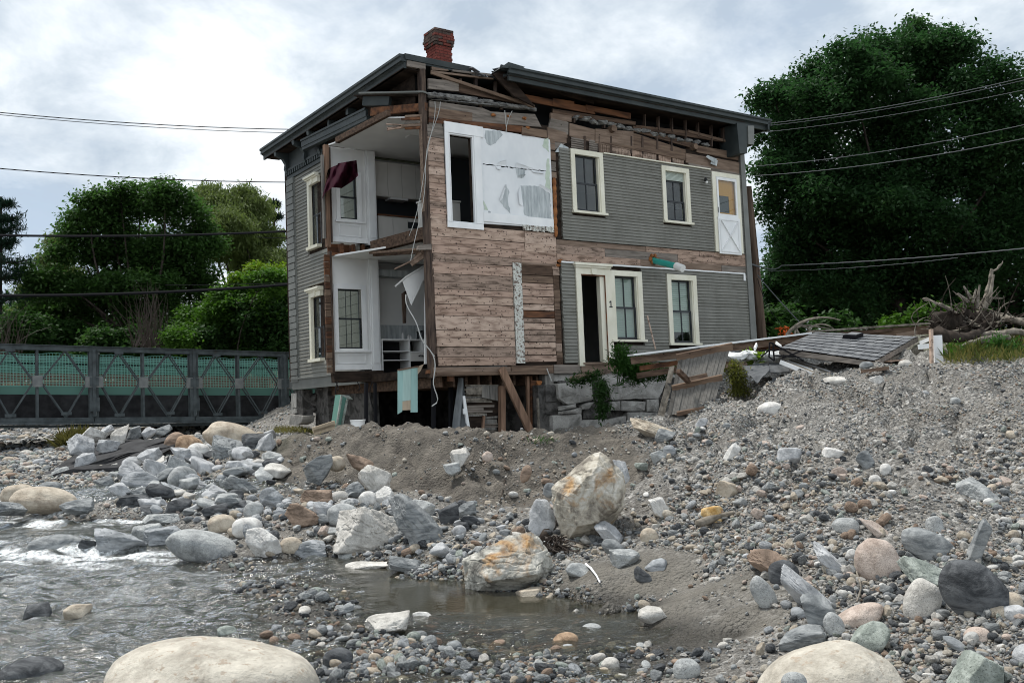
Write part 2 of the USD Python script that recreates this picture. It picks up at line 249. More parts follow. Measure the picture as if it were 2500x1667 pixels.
rusty('rusty_quartz', (.16, .14, .115), (.40, .365, .30), (2.0, 2.0, 3.2))
rusty('rusty_rock', (.10, .095, .085), (.36, .35, .31), (1.9, 1.9, 2.6))

def foliage(name, dark, light, trans=.35, scale=.55):
    usdkit.material(stage, '/World/Looks/' + name, {'g': ('geometry', {}), 'n': ('noise_texture', {'type': 'fBM', 'scale': scale, 'detail': 3}), 'mf': ('mix_float', {'fac': .4}),
        'r': ('rgb_ramp', {'ramp': [(0, dark), (.38, dark), (.62, light), (1, light)]}), 'p': ('principled_bsdf', {'roughness': .6, 'specular_ior_level': .16}), 't': ('translucent_bsdf', {}),
        'hs': ('hsv', {'saturation': 1.1, 'value': 1.5}), 'm': ('mix_closure', {'fac': trans})},
        [('g.position', 'n.vector'), ('n.fac', 'mf.a'), ('g.random_per_island', 'mf.b'), ('mf.result', 'r.fac'), ('r.color', 'p.base_color'), ('r.color', 'hs.color'), ('hs.color', 't.color'), ('p.BSDF', 'm.closure1'), ('t.BSDF', 'm.closure2')], surface='m.closure')
foliage('leaf_maple', (.024, .058, .02), (.092, .16, .045), .42)
foliage('leaf_ash', (.04, .085, .022), (.135, .22, .052), .42)
foliage('leaf_willow', (.10, .135, .042), (.21, .25, .09))
foliage('leaf_bright', (.055, .12, .02), (.17, .27, .04))
foliage('leaf_yellow', (.12, .19, .025), (.24, .31, .05))
foliage('leaf_hedge', (.03, .068, .018), (.09, .155, .036))
foliage('needle', (.014, .034, .02), (.03, .055, .03), trans=.15)
foliage('leaf_weed', (.04, .10, .022), (.10, .20, .045))
foliage('leaf_shrub', (.12, .13, .03), (.22, .22, .06))
foliage('grass_blade', (.075, .095, .025), (.20, .20, .075))
foliage('dry_grass', (.16, .15, .05), (.30, .29, .11))
foliage('dead_twig', (.04, .03, .024), (.09, .068, .055), trans=0.0)
mat('lily_orange', (.62, .12, .02), .5)
mottled('bark', ramp2((.022, .018, .015), (.065, .052, .043)), scale=(8, 8, 2), bump=.8, rough=.95, spec=.1)
mottled('pole_wood', ramp2((.06, .042, .032), (.14, .10, .075)), scale=(16, 16, 1), bump=.5, rough=.9, spec=.1)

def thin_fresnel(n, l, normal=None, f0=.04):
    n.update({'lw': ('layer_weight', {'blend': .5}), 'p5': ('math', {'math_type': 'power', 'value2': 5.0}), 'fr': ('math', {'math_type': 'multiply_add', 'value2': 1 - f0, 'value3': f0})})
    l += [('lw.facing', 'p5.value1'), ('p5.value', 'fr.value1')] + ([(normal, 'lw.normal')] if normal else [])
_n = {'t': ('transparent_bsdf', {'color': (.88, .92, .90)}), 'g': ('glossy_bsdf', {'roughness': .01, 'color': (.95, .97, 1)}), 'm': ('mix_closure', {})}
_l = [('fr.value', 'm.fac'), ('t.BSDF', 'm.closure1'), ('g.BSDF', 'm.closure2')]
thin_fresnel(_n, _l, f0=.045)
usdkit.material(stage, '/World/Looks/pane', _n, _l, surface='m.closure')
# ------------------------------------------------------------------ the land: river bed, eroded bank, gravel heap
def smooth(a, b, x): t = np.clip((np.asarray(x, float) - a) / (b - a), 0, 1); return t * t * (3 - 2 * t)
def water_z(x, y):
    x, y = np.asarray(x, float), np.asarray(y, float); w = smooth(-.6, -1.6, x)
    return .13 * smooth(11.2, 12.2, y + .25 * np.sin(2.1 * x)) * w + .24 * smooth(14.5, 15.8, y + .3 * np.sin(1.7 * x)) + .25 * smooth(20, 30, y)
G = []
def gz(z, *pts): G.extend(onz(u, v, z) for u, v in pts)
def gy(*pts): G.extend(at(u, v, y) for u, v, y in pts)
def gw(*pts): G.extend(np.array(p, float) for p in pts)
# waterline on the far side
gz(.36, (60, 1112), (150, 1122), (230, 1150)); gz(.2, (330, 1180), (400, 1205)); gz(.08, (450, 1240), (520, 1262)); gz(.03, (570, 1292), (660, 1283), (770, 1268), (880, 1288), (960, 1312), (1050, 1318))
gz(.02, (1075, 1358), (1250, 1362), (1330, 1392), (1560, 1452), (1700, 1462))
gz(.15, (1300, 1305), (1450, 1325), (1350, 1330)); gz(.11, (1400, 1370), (1600, 1390), (1500, 1390)); gz(.14, (1700, 1410), (1600, 1340), (1250, 1300))
# pool bed, stream bed
gz(-.18, (900, 1340), (1000, 1390), (1150, 1420), (1280, 1430), (1000, 1425), (1130, 1448)); gz(-.10, (760, 1310), (850, 1320), (1400, 1455), (880, 1390), (1330, 1455), (1240, 1462), (1450, 1462), (1440, 1440), (1380, 1425), (700, 1305))
gz(-.28, (50, 1420), (250, 1330), (150, 1520), (400, 1420), (100, 1300), (-200, 1450), (-300, 1300)); gz(-.06, (560, 1400), (600, 1480), (520, 1345))
gw((-12, 10, -.35), (-6, 3.6, -.3), (-12, 4, -.3), (-10, 13, -.25), (-5.5, 13.2, -.1), (-8, 17.5, .05), (-13, 18, .05), (-3, 3.2, -.25), (-18, 12, -.2), (-20, 5, -.2))
# gravel spit and bar in front
gz(.04, (620, 1330), (600, 1350), (740, 1375)); gz(.012, (700, 1410), (760, 1440), (850, 1462), (960, 1482), (1100, 1502), (1220, 1518)); gz(.0, (1000, 1540), (1250, 1545), (880, 1540)); gz(-.03, (1120, 1520), (1320, 1500), (760, 1500), (1400, 1560))
gz(.03, (1550, 1490), (1500, 1550)); gz(.07, (1650, 1520)); gz(.14, (1700, 1500), (1850, 1520)); gw((0, 4.2, .05), (1.2, 4.3, .12), (2.2, 4.2, .25), (0, 3, .05), (2, 3, .25), (-1, 3.5, 0))
# crest of the bank and of the heap
gy((640, 1008, 20), (750, 992, 18.6), (850, 991, 17.5), (1000, 1004, 16.2), (1100, 1012, 16), (1250, 1018, 16.4), (1340, 1008, 17), (1430, 995, 17.4), (1520, 962, 18), (1640, 935, 18.2), (1750, 897, 18.2), (1860, 868, 18.2), (2000, 850, 18), (2150, 835, 18), (2352, 829, 17.6), (2500, 826, 17.4))
# foot of the scarp and middle of the slopes
gy((560, 1120, 16.8), (640, 1110, 16.3), (750, 1118, 15.4), (850, 1126, 14.8), (1000, 1142, 13.7), (1100, 1160, 13.1), (1250, 1180, 12.7), (1350, 1120, 14.2), (1450, 1130, 13.4))
gz(.30, (480, 1180), (620, 1195)); gz(.25, (760, 1210)); gz(.16, (900, 1240), (680, 1245)); gz(.13, (1050, 1262), (1180, 1272), (1000, 1280))
gz(.26, (1450, 1240), (1400, 1235)); gz(.42, (1600, 1205)); gz(.30, (1700, 1300), (1580, 1270)); gz(.62, (1750, 1150)); gz(.92, (1600, 1050)); gz(.46, (1900, 1240)); gz(.80, (1900, 1100)); gz(.38, (2100, 1300)); gz(.62, (2100, 1180)); gz(.27, (2100, 1420)); gz(.3, (2352, 1530), (2500, 1480)); gz(.26, (2000, 1400)); gz(.40, (2352, 1400)); gz(.20, (1800, 1400))
gy((1750, 1000, 15.2), (1900, 950, 15.6), (2100, 1000, 13.6), (2352, 950, 13.6), (2352, 1100, 9.8), (2352, 1250, 7.5), (2600, 1100, 9.0), (2600, 1300, 6.6))
# boulder slope under the house's street corner
gy((300, 1120, 18.5), (400, 1085, 19.4), (480, 1050, 20.2), (560, 1035, 21), (330, 1060, 20.5), (250, 1060, 21.5), (150, 1085, 21.5), (400, 1140, 16.6), (480, 1120, 17.5))
# flat behind the crest, ground round the house, road level
def hl(s, t, z): G.append(wld((s, t, 0)) * [1, 1, 0] + [0, 0, z])
for s, t in ((.5, -1.6), (2, -1.6), (0, 2), (3, 2), (6, 3), (9, 4), (3, 6), (-.6, 6), (-.4, 3)): hl(s, t, .93)
for s, t in ((4, -1.6), (5.5, -1.9)): hl(s, t, 1.0)
for s, t, z in ((7.4, -.3, 2.05), (9.5, -.5, 2.3), (10.5, -.5, 2.35), (12, 0, 2.2), (12, 5, 2.3), (4, 9.5, 2.2), (12, 12, 2.5), (-.5, 9.6, 1.3), (2, 12, 2.1), (7.0, -1.7, 1.5), (3.2, -.7, .82), (4.5, -.7, .86), (5.6, -.7, .95), (3.5, -.1, .85), (5, -.1, .9), (6.2, -.1, 1.1), (4.5, -1.2, .9), (3.4, 1, .9), (5, 1, 1.0), (7.4, 1, 2.0)): hl(s, t, z)
gy((1800, 865, 19.4), (1950, 835, 20.5), (2100, 800, 21.5), (2250, 815, 19.5), (2352, 800, 20), (2300, 770, 24), (2050, 770, 26), (1850, 785, 26))
gw((6, 32, 2.4), (14, 34, 2.8), (24, 34, 3), (20, 22, 2.9), (14, 19, 2.5), (12, 14, 1.6), (30, 20, 3.2), (16, 8, 1.0), (18, 3, .8))
# upstream: gravel floor beyond the bridge, wooded bank
gy((20, 1090, 20.5), (60, 1040, 26), (20, 1000, 35), (100, 990, 37), (150, 1040, 25))
gw((-9, 24, .62), (-14, 30, .95), (-20, 38, 1.5), (-9, 30, 1.0), (-6.5, 27, 1.1), (-5, 40, 2.6), (0, 40, 2.8), (-12, 42, 2.6), (-18, 44, 3.0), (-6, 46, 4.0), (-14, 46, 3.8), (-24, 46, 3.8), (2, 46, 4.0), (-26, 38, 2.4), (-16, 24, .6), (-20, 18, .5), (-26, 30, 1.2), (-28, 18, 1.6), (-28, 8, 1.4), (-14, 21, .4))
G = np.array(G)
_rbf = RBFInterpolator(G[:, :2], G[:, 2], kernel='linear', smoothing=.012, neighbors=48)
def axis(*seg):
    out = []
    for a, b, d0, d1 in seg:
        x = a
        while x < b:
            out.append(x); x += d0 + (d1 - d0) * (x - a) / (b - a)
    return np.array(out + [seg[-1][1]])
ys = axis((-70, 0, 8, 3), (0, 3.2, 1, .2), (3.2, 9, .035, .045), (9, 22, .05, .10), (22, 40, .3, .6), (40, 230, 2, 25))
xs = axis((-230, -40, 25, 3), (-40, -14, 1.5, .3), (-14, -6.5, .14, .075), (-6.5, 7.5, .055, .055), (7.5, 15, .08, .2), (15, 40, .5, 2.5), (40, 230, 4, 25))
gx, gyy = np.meshgrid(xs, ys, indexing='xy')
base = _rbf(np.stack([np.clip(gx, -30, 32).ravel(), np.clip(gyy, 2.5, 46).ravel()], 1)).reshape(gx.shape)
far = smooth(40, 60, np.hypot(gx, gyy)); base = base * (1 - far) + 3.6 * far
P3 = np.stack([gx, gyy, np.zeros_like(gx)], -1)
# the cut bank: hollow below, steep under its edge
_cr = np.array([at(*q)[:2] for q in ((560, 1010, 21), (640, 1008, 20), (750, 992, 18.6), (850, 991, 17.5), (1000, 1004, 16.2), (1100, 1012, 16), (1250, 1018, 16.4), (1340, 1008, 17), (1430, 995, 17.4))])
_ft = np.array([at(*q)[:2] for q in ((560, 1120, 16.8), (640, 1110, 16.3), (750, 1118, 15.4), (850, 1126, 14.8), (1000, 1142, 13.7), (1100, 1160, 13.1), (1250, 1180, 12.7), (1350, 1120, 14.2), (1450, 1130, 13.4))])
yc_, yf_ = np.interp(gx, _cr[:, 0], _cr[:, 1]), np.interp(gx, _ft[:, 0], _ft[:, 1])
tt_ = np.clip((gyy - yf_) / (yc_ - yf_), 0, 1); cutw = smooth(-5.6, -4.6, gx) * (1 - smooth(.9, 2.2, gx))
zc_, zf_ = _rbf(np.stack([gx[0], yc_[0]], 1)), _rbf(np.stack([gx[0], yf_[0]], 1))
base = base + cutw * (tt_ ** 2.6 - tt_) * np.maximum(zc_ - zf_, 0)[None] * .9 + .06 * cutw * np.exp(-((gyy - yc_ - .1) / .3) ** 2)
wz = water_z(gx, gyy)
near = 1 - smooth(22, 30, gyy)
dry = smooth(-.02, .25, base - wz)
sandy = np.zeros_like(gx)
for u_, v_, ru, rv in ((1420, 1345, .75, .75), (1560, 1395, .8, .55), (1660, 1430, .6, .35), (1040, 1330, .3, .5)):
    c_ = onz(u_, v_, .1); sandy = np.maximum(sandy, np.exp(-(((gx - c_[0]) / ru) ** 2 + ((gyy - c_[1]) / rv) ** 2) ** 2))
sandy = np.clip(sandy * (1.1 - .5 * smooth(.5, .7, meshkit.fbm(P3 * 2.3, 3, 15))), 0, 1)
scarp = np.exp(-((tt_ - .6) / .5) ** 4) * smooth(-5.5, -4, gx) * (1 - smooth(1.2, 2.6, gx))
rough = (.05 + .10 * dry + .24 * smooth(1.0, 2.5, gx) * smooth(7.5, 9.5, gyy)) * (1 - .9 * sandy)
hgt = base + near * (rough * (meshkit.fbm(P3 * 1.6, 4, 3) - .5) * 1.5 + (.05 * (1 - .85 * sandy)) * (meshkit.fbm(P3 * 9, 3, 9) - .5) * (.35 + .65 * dry))
gul = meshkit.fbm(np.stack([gx * 2.6 + 1.1 * gyy, gyy * .5, 0 * gx], -1), 3, 21) - .5      # gullies washed down the cut bank
heap = smooth(1.0, 2.4, gx) * smooth(8.0, 9.5, gyy) * near * (1 - sandy)
hgt = hgt + heap * (.11 * (meshkit.fbm(P3 * 5.2, 3, 95) - .5) - .16 * np.exp(-((meshkit.fbm(np.stack([gx * 1.5 - .5 * gyy, gyy * .45, 0 * gx], -1), 3, 96) - .5) / .035) ** 2))
hgt = hgt + scarp * gul * .5 + scarp * cutw * (.20 * (meshkit.fbm(P3 * 3.4, 4, 91) - .5) + .09 * (meshkit.fbm(P3 * 11, 3, 92) - .5))
def ground_z(x, y):
    x, y = np.atleast_1d(np.asarray(x, float)), np.atleast_1d(np.asarray(y, float))
    i = np.clip(np.searchsorted(xs, x) - 1, 0, len(xs) - 2); k = np.clip(np.searchsorted(ys, y) - 1, 0, len(ys) - 2)
    a = np.clip((x - xs[i]) / (xs[i + 1] - xs[i]), 0, 1); b = np.clip((y - ys[k]) / (ys[k + 1] - ys[k]), 0, 1)
    return hgt[k, i] * (1 - a) * (1 - b) + hgt[k, i + 1] * a * (1 - b) + hgt[k + 1, i] * (1 - a) * b + hgt[k + 1, i + 1] * a * b
def on_ground(u, v, y0=3.5, y1=60.0):          # the spot of ground seen at a point of the photograph
    yy = np.r_[np.linspace(y0, 12, 400), np.linspace(12, y1, 700)]
    r = ray(u, v); p = EYE + r[None] * (yy / r[1])[:, None]
    g = np.maximum(ground_z(p[:, 0], p[:, 1]), water_z(p[:, 0], p[:, 1]) - .02)
    h = np.nonzero(p[:, 2] < g)[0]
    return p[h[0]] if len(h) else p[-1]
def grid_mesh(z, keep=None):
    ny, nx = z.shape; v = np.stack([gx, gyy, z], -1).reshape(-1, 3)
    i, k = np.meshgrid(np.arange(ny - 1), np.arange(nx - 1), indexing='ij'); a = i * nx + k
    q = np.stack([a, a + 1, a + nx + 1, a + nx], -1)
    if keep is not None: q = q[keep[:-1, :-1] | keep[1:, 1:]]
    q = q.reshape(-1, 4); f = np.vstack([q[:, [0, 1, 2]], q[:, [0, 2, 3]]])
    used = np.unique(f); m = np.full(len(v), -1); m[used] = np.arange(len(used))
    return (v[used], m[f]), used
usdkit.material(stage, '/World/Looks/gravel_ground', {
    'g': ('geometry', {}), 'sa': ('attribute', {'attribute': 'sand'}), 'di': ('attribute', {'attribute': 'dirt'}), 'ti': ('attribute', {'attribute': 'turf'}),
    'v1': ('voronoi_texture', {'scale': 26.0}), 'v2': ('voronoi_texture', {'scale': 62.0}), 'c1': ('rgb_to_bw', {}), 'c2': ('rgb_to_bw', {}),
    'r1': ('rgb_ramp', {'ramp': [(0, (.03, .029, .027)), (.3, (.095, .092, .086)), (.5, (.175, .169, .156)), (.66, (.26, .245, .22)), (.8, (.40, .385, .36)), (1, (.58, .565, .535))]}),  # silt tones set darker, painting shade into the gaps between pebbles
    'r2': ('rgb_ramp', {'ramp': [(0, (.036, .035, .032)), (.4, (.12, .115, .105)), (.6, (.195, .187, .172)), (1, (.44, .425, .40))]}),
    'n1': ('noise_texture', {'type': 'fBM', 'scale': 5.0, 'detail': 8, 'roughness': .65}), 'n1r': ('rgb_ramp', {'ramp': [(0, (0, 0, 0)), (.42, (0, 0, 0)), (.56, (1, 1, 1)), (1, (1, 1, 1))]}),
    'gm': ('mix_color', {}), 'n2': ('noise_texture', {'type': 'fBM', 'scale': 3.0, 'detail': 9, 'roughness': .7}),
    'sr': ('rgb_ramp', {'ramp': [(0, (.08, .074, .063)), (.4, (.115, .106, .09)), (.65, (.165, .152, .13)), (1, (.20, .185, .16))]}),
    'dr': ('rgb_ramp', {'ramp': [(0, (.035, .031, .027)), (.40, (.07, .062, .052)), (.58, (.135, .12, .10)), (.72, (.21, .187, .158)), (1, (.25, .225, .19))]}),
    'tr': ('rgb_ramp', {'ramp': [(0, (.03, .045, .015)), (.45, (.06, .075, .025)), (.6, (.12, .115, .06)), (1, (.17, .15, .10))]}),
    'md': ('mix_color', {}), 'ms': ('mix_color', {}), 'mt': ('mix_color', {}), 'n3': ('noise_texture', {'type': 'fBM', 'scale': 45.0, 'detail': 6, 'roughness': .7}),
    'h1': ('math', {'math_type': 'multiply', 'value2': -.9}), 'h2': ('math', {'math_type': 'multiply_add', 'value2': -.4}), 'h3': ('math', {'math_type': 'multiply_add', 'value2': .35}),
    'b': ('bump', {'strength': 1.0, 'distance': .03}), 'p': ('principled_bsdf', {'specular_ior_level': .3}), 'we': ('attribute', {'attribute': 'wet'}), 'wd': ('mix_color', {'b': (.30, .29, .27), 'blend_type': 'multiply'}), 'wr': ('math', {'math_type': 'multiply_add', 'value2': -.55, 'value3': .9})},
    [('g.position', 'v1.vector'), ('g.position', 'v2.vector'), ('v1.color', 'c1.color'), ('v2.color', 'c2.color'), ('c1.val', 'r1.fac'), ('c2.val', 'r2.fac'), ('g.position', 'n1.vector'), ('n1.fac', 'n1r.fac'), ('n1r.color', 'gm.fac'), ('r2.color', 'gm.a'), ('r1.color', 'gm.b'),
     ('g.position', 'n2.vector'), ('n2.fac', 'sr.fac'), ('n2.fac', 'dr.fac'), ('n2.fac', 'tr.fac'), ('di.fac', 'md.fac'), ('gm.result', 'md.a'), ('dr.color', 'md.b'), ('sa.fac', 'ms.fac'), ('md.result', 'ms.a'), ('sr.color', 'ms.b'), ('ti.fac', 'mt.fac'), ('ms.result', 'mt.a'), ('tr.color', 'mt.b'),
     ('v1.distance', 'h1.value1'), ('v2.distance', 'h2.value1'), ('h1.value', 'h2.value3'), ('g.position', 'n3.vector'), ('n3.fac', 'h3.value1'), ('h2.value', 'h3.value3'), ('h3.value', 'b.height'), ('b.normal', 'p.normal'), ('mt.result', 'wd.a'), ('we.fac', 'wd.fac'), ('wd.result', 'p.base_color'), ('we.fac', 'wr.value1'), ('wr.value', 'p.roughness')], surface='p.BSDF')
nz = meshkit.fbm(P3 * .9, 4, 5)
dirt = np.clip(scarp * 1.9, 0, 1) * smooth(.26, .44, nz + .12) + .3 * smooth(.45, .6, nz) * dry
turf = np.maximum(smooth(25, 30, gyy) * smooth(-1, 3, gx + .2 * (gyy - 25)), smooth(38, 46, gyy)) * smooth(-.1, .3, base - wz - .4)
turf = np.maximum(turf, smooth(8.0, 9.5, gx) * smooth(17.8, 19.2, gyy) * (.3 + .5 * smooth(.45, .6, meshkit.fbm(P3 * 1.3, 3, 17))))
turf = np.maximum(turf, .75 * np.exp(-(((gx + 4.6) / 1.1) ** 2 + ((gyy - 21.2) / 1.2) ** 2)))
m, used = grid_mesh(hgt)
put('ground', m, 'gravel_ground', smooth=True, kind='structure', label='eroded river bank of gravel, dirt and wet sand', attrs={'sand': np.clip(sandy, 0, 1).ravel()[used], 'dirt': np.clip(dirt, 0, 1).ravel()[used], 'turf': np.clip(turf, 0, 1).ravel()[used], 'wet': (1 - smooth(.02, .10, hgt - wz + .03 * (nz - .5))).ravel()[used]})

# ------------------------------------------------------------------ the river
pool = np.clip(smooth(-1.75, -1.0, gx + .3 * (gyy - 8)) * smooth(6.9, 7.5, gyy + .25 * gx) * (1 - smooth(10.5, 11.2, gyy)), 0, 1)
riffle = smooth(-1.6, -.6, gx) * (1 - smooth(6.7, 7.3, gyy))
calm_up = np.exp(-((gyy - 13.0) / .8) ** 2)
flow = (1 - pool) * (1 - .55 * calm_up) * (1 - .35 * riffle)
wx = gx + .25 * meshkit.fbm(P3 * .7, 2, 40)
def rip(fx, fy, seed): return meshkit.fbm(np.stack([wx * fx + .35 * gyy * fx, gyy * fy, 0 * gx + seed * 3.3], -1), 3, seed) - .5
rap = np.clip(np.exp(-((gyy - 11.55 + .25 * np.sin(2.1 * gx)) / .42) ** 2) * smooth(-2.6, -3.4, gx) + np.exp(-((gyy - 14.6 + .3 * np.sin(1.7 * gx)) / .65) ** 2) * smooth(-3.3, -4.2, gx), 0, 1)
waves = flow * (.20 * rip(1.2, 3.0, 51) + .15 * rip(3.2, 7.4, 57) + .075 * rip(8, 17, 61)) + pool * .0016 * rip(3, 9, 67) + rap * .14 * rip(3.2, 5, 71)
foamn = meshkit.fbm(np.stack([gx * 2.2, gyy * 6, 0 * gx], -1), 4, 77)
foam = np.clip(rap * 1.6 * smooth(.46, .66, foamn + .06 * rap), 0, 1)
tail = np.exp(-np.clip(11.3 - gyy, 0, 9) / 1.5) * (gyy < 11.4) * smooth(-2.0, -3.2, gx) + np.exp(-np.clip(14.1 - gyy, 0, 9) / .8) * (gyy < 14.2) * (gyy > 12.6) * smooth(-3, -4, gx)
foam = np.clip(foam + .7 * tail * smooth(.55, .7, foamn), 0, 1)
murk = np.clip(smooth(-.01, .15, wz - base) * .95, 0, 1)
keep = (hgt < wz + .09) & (gyy > 2.5) & (gyy < 34) & (gx < 6) & (gx > -30)
mw, used = grid_mesh(wz + waves, keep)
usdkit.material(stage, '/World/Looks/river_water', {
    'g': ('geometry', {}), 'fo': ('attribute', {'attribute': 'foam'}), 'mu': ('attribute', {'attribute': 'murk'}), 'fl': ('attribute', {'attribute': 'flow'}),
    'mp': ('mapping', {'scale': (11, 26, 11)}), 'n': ('noise_texture', {'type': 'fBM', 'scale': 1.0, 'detail': 4, 'roughness': .55, 'distortion': .4}), 'bs': ('math', {'math_type': 'multiply_add', 'value2': .9, 'value3': .02}), 'b': ('bump', {'distance': .035}),
    'lw': ('layer_weight', {'blend': .5}), 'p5': ('math', {'math_type': 'power', 'value2': 5.0}), 'fr': ('math', {'math_type': 'multiply_add', 'value2': .975, 'value3': .025}), 'gl': ('glossy_bsdf', {'roughness': .015, 'color': (1, 1, 1)}), 'tr': ('transparent_bsdf', {'color': (.62, .60, .50)}), 'df': ('diffuse_bsdf', {}), 'dc': ('mix_color', {'a': (.036, .033, .022), 'b': (.032, .035, .03)}),
    'm1': ('mix_closure', {}), 'm2': ('mix_closure', {}), 'nf': ('noise_texture', {'type': 'fBM', 'scale': 15.0, 'detail': 7, 'roughness': .75}), 'ff': ('math', {'math_type': 'multiply', 'use_clamp': True}), 'fg': ('math', {'math_type': 'multiply_add', 'value2': 4.2, 'value3': -1.55, 'use_clamp': True}),
    'wh': ('diffuse_bsdf', {'color': (.80, .83, .84)}), 'm3': ('mix_closure', {})},
    [('g.position', 'mp.vector'), ('mp.vector', 'n.vector'), ('n.fac', 'b.height'), ('fl.fac', 'bs.value1'), ('bs.value', 'b.strength'), ('b.normal', 'lw.normal'), ('lw.facing', 'p5.value1'), ('p5.value', 'fr.value1'), ('b.normal', 'gl.normal'),
     ('mu.fac', 'm1.fac'), ('fl.fac', 'dc.fac'), ('dc.result', 'df.color'), ('tr.BSDF', 'm1.closure1'), ('df.BSDF', 'm1.closure2'), ('fr.value', 'm2.fac'), ('m1.closure', 'm2.closure1'), ('gl.BSDF', 'm2.closure2'),
     ('g.position', 'nf.vector'), ('nf.fac', 'fg.value1'), ('fg.value', 'ff.value2'), ('fo.fac', 'ff.value1'), ('ff.value', 'm3.fac'), ('m2.closure', 'm3.closure1'), ('wh.BSDF', 'm3.closure2')], surface='m3.closure')
put('river', mw, 'river_water', smooth=True, kind='structure', label='shallow brown river with rapids on the left and a still pool', attrs={'foam': foam.ravel()[used], 'murk': murk.ravel()[used], 'flow': np.clip(flow + .02, 0, 1).ravel()[used]})
# ------------------------------------------------------------------ stones
ICO = {k: trimesh.creation.icosphere(subdivisions=k) for k in (1, 2, 3, 4, 5)}
def rock_mesh(kind, seed, sub=3, tilt=0.0, asp=1.0):
    r = np.random.default_rng(seed); d = np.array(ICO[sub].vertices); f = np.array(ICO[sub].faces)
    if kind == 'round':
        p = r.uniform(1.95, 2.35); rad = (np.abs(d) ** p).sum(1) ** (-1 / p)
        rad = rad * (1 + .34 * (meshkit.fbm(d * .9 + seed * 1.7, 2, seed) - .5)); amp = .012
    else:
        k = {'ang': 15, 'slab': 12, 'block': 11}[kind]; n = r.normal(size=(k, 3)); n /= np.linalg.norm(n, axis=1, keepdims=True); h = r.uniform(.58, 1.0, len(n))
        ax = np.array([[1, 0, 0], [-1, 0, 0], [0, 1, 0], [0, -1, 0], [0, 0, 1], [0, 0, -1.]]) + r.normal(size=(6, 3)) * .30
        ax /= np.linalg.norm(ax, axis=1, keepdims=True); n = np.vstack([n, ax]); h = np.r_[h, r.uniform(.58, .85, 6) if kind != 'ang' else r.uniform(.72, .95, 6)]
        p = {'ang': 40, 'slab': 44, 'block': 40}[kind]
        rad = ((np.maximum(0, d @ n.T / h)) ** p).sum(1) ** (-1 / p); amp = .05
    v = d * rad[:, None]
    if sub >= 4:
        cr_ = np.abs(meshkit.fbm(d * [2.2, 2.2, 4.5] + seed * .7, 3, seed + 3) - .5)
        v = v * (1 + amp * 2.4 * (meshkit.fbm(d * 3.1 + seed, 4, seed + 5) - .5) + amp * 1.2 * (meshkit.fbm(d * 11 + seed, 3, seed + 8) - .5) - (1.1 * amp * np.exp(-(cr_ / .03) ** 2) if kind != 'round' else 0))[:, None]
    elif sub == 3: v = v * (1 + amp * 1.6 * (meshkit.fbm(d * 3.1 + seed, 3, seed + 5) - .5))[:, None]
    v = v * [asp, 1, 1 / asp]
    c, s = math.cos(math.radians(tilt)), math.sin(math.radians(tilt)); v = v @ np.array([[c, 0, s], [0, 1, 0], [-s, 0, c]])
    v -= (v.max(0) + v.min(0)) / 2; v /= (v.max(0) - v.min(0))
    return v, f
def set_rock(name, v, f, pos, rz, mat_, label, cat_, group=None):
    m = usdkit.mesh(stage, numbered('/World', name), (v, f), L(mat_), 30 if len(f) > 300 else True)
    M = np.eye(4); c, s = math.cos(rz), math.sin(rz); M[:2, :2] = [[c, -s], [s, c]]; M[:3, 3] = pos
    m.AddTransformOp().Set(Gf.Matrix4d(*M.T.ravel().tolist())); return tag(m.GetPrim(), label, cat_, group)
PLACED, NAMED, USED = [], [], set()
def short(label):
    import re
    return re.split(r' (?:at|in|on|with|standing|lying|beside|under|behind|below|above|left|right|just|stuck|sticking|leaning|near|of|from|alone|touching|lodged|half|touched|washed|wedged|tucked|slanting|sloping|pointing|overhanging|between|cut|tilted|peeping|by|and|high|a|the|tilted) ', label)[0]
def rock(u0, v0, u1, v1, kind, mat_, label, tilt=0, asp=1.4, sub=None, depth=.8, y=None, sink=.12, name='boulder', seed=None, dv=0):
    u = (u0 + u1) / 2; g = on_ground(u, v1 - dv - 1) if y is None else at(u, v1, y)
    k = S / FPX; w = (u1 - u0) * k * g[1]; yc = g[1] + depth * w * .35; w *= yc / g[1]; h = (v1 - v0) * k * yc
    sd = seed if seed is not None else int(u0 * 7 + v0 * 13)
    sub = sub or (5 if w > .7 else 4 if w > .25 else 3)
    v, f = rock_mesh(kind, sd, sub, tilt, asp)
    v = v * [w, depth * w, h * (1 + sink)] ; p = at(u, (v0 + v1) / 2, yc); p[2] -= h * sink / 2
    PLACED.append((p[0], p[1], w * .5, w * depth * .5)); NAMED.append((u, (v0 + v1) / 2, short(label)))
    return set_rock(name, v, f, p, math.atan2(-p[0], p[1]), mat_, label, 'boulder' if name == 'boulder' else 'rock')
R = rock
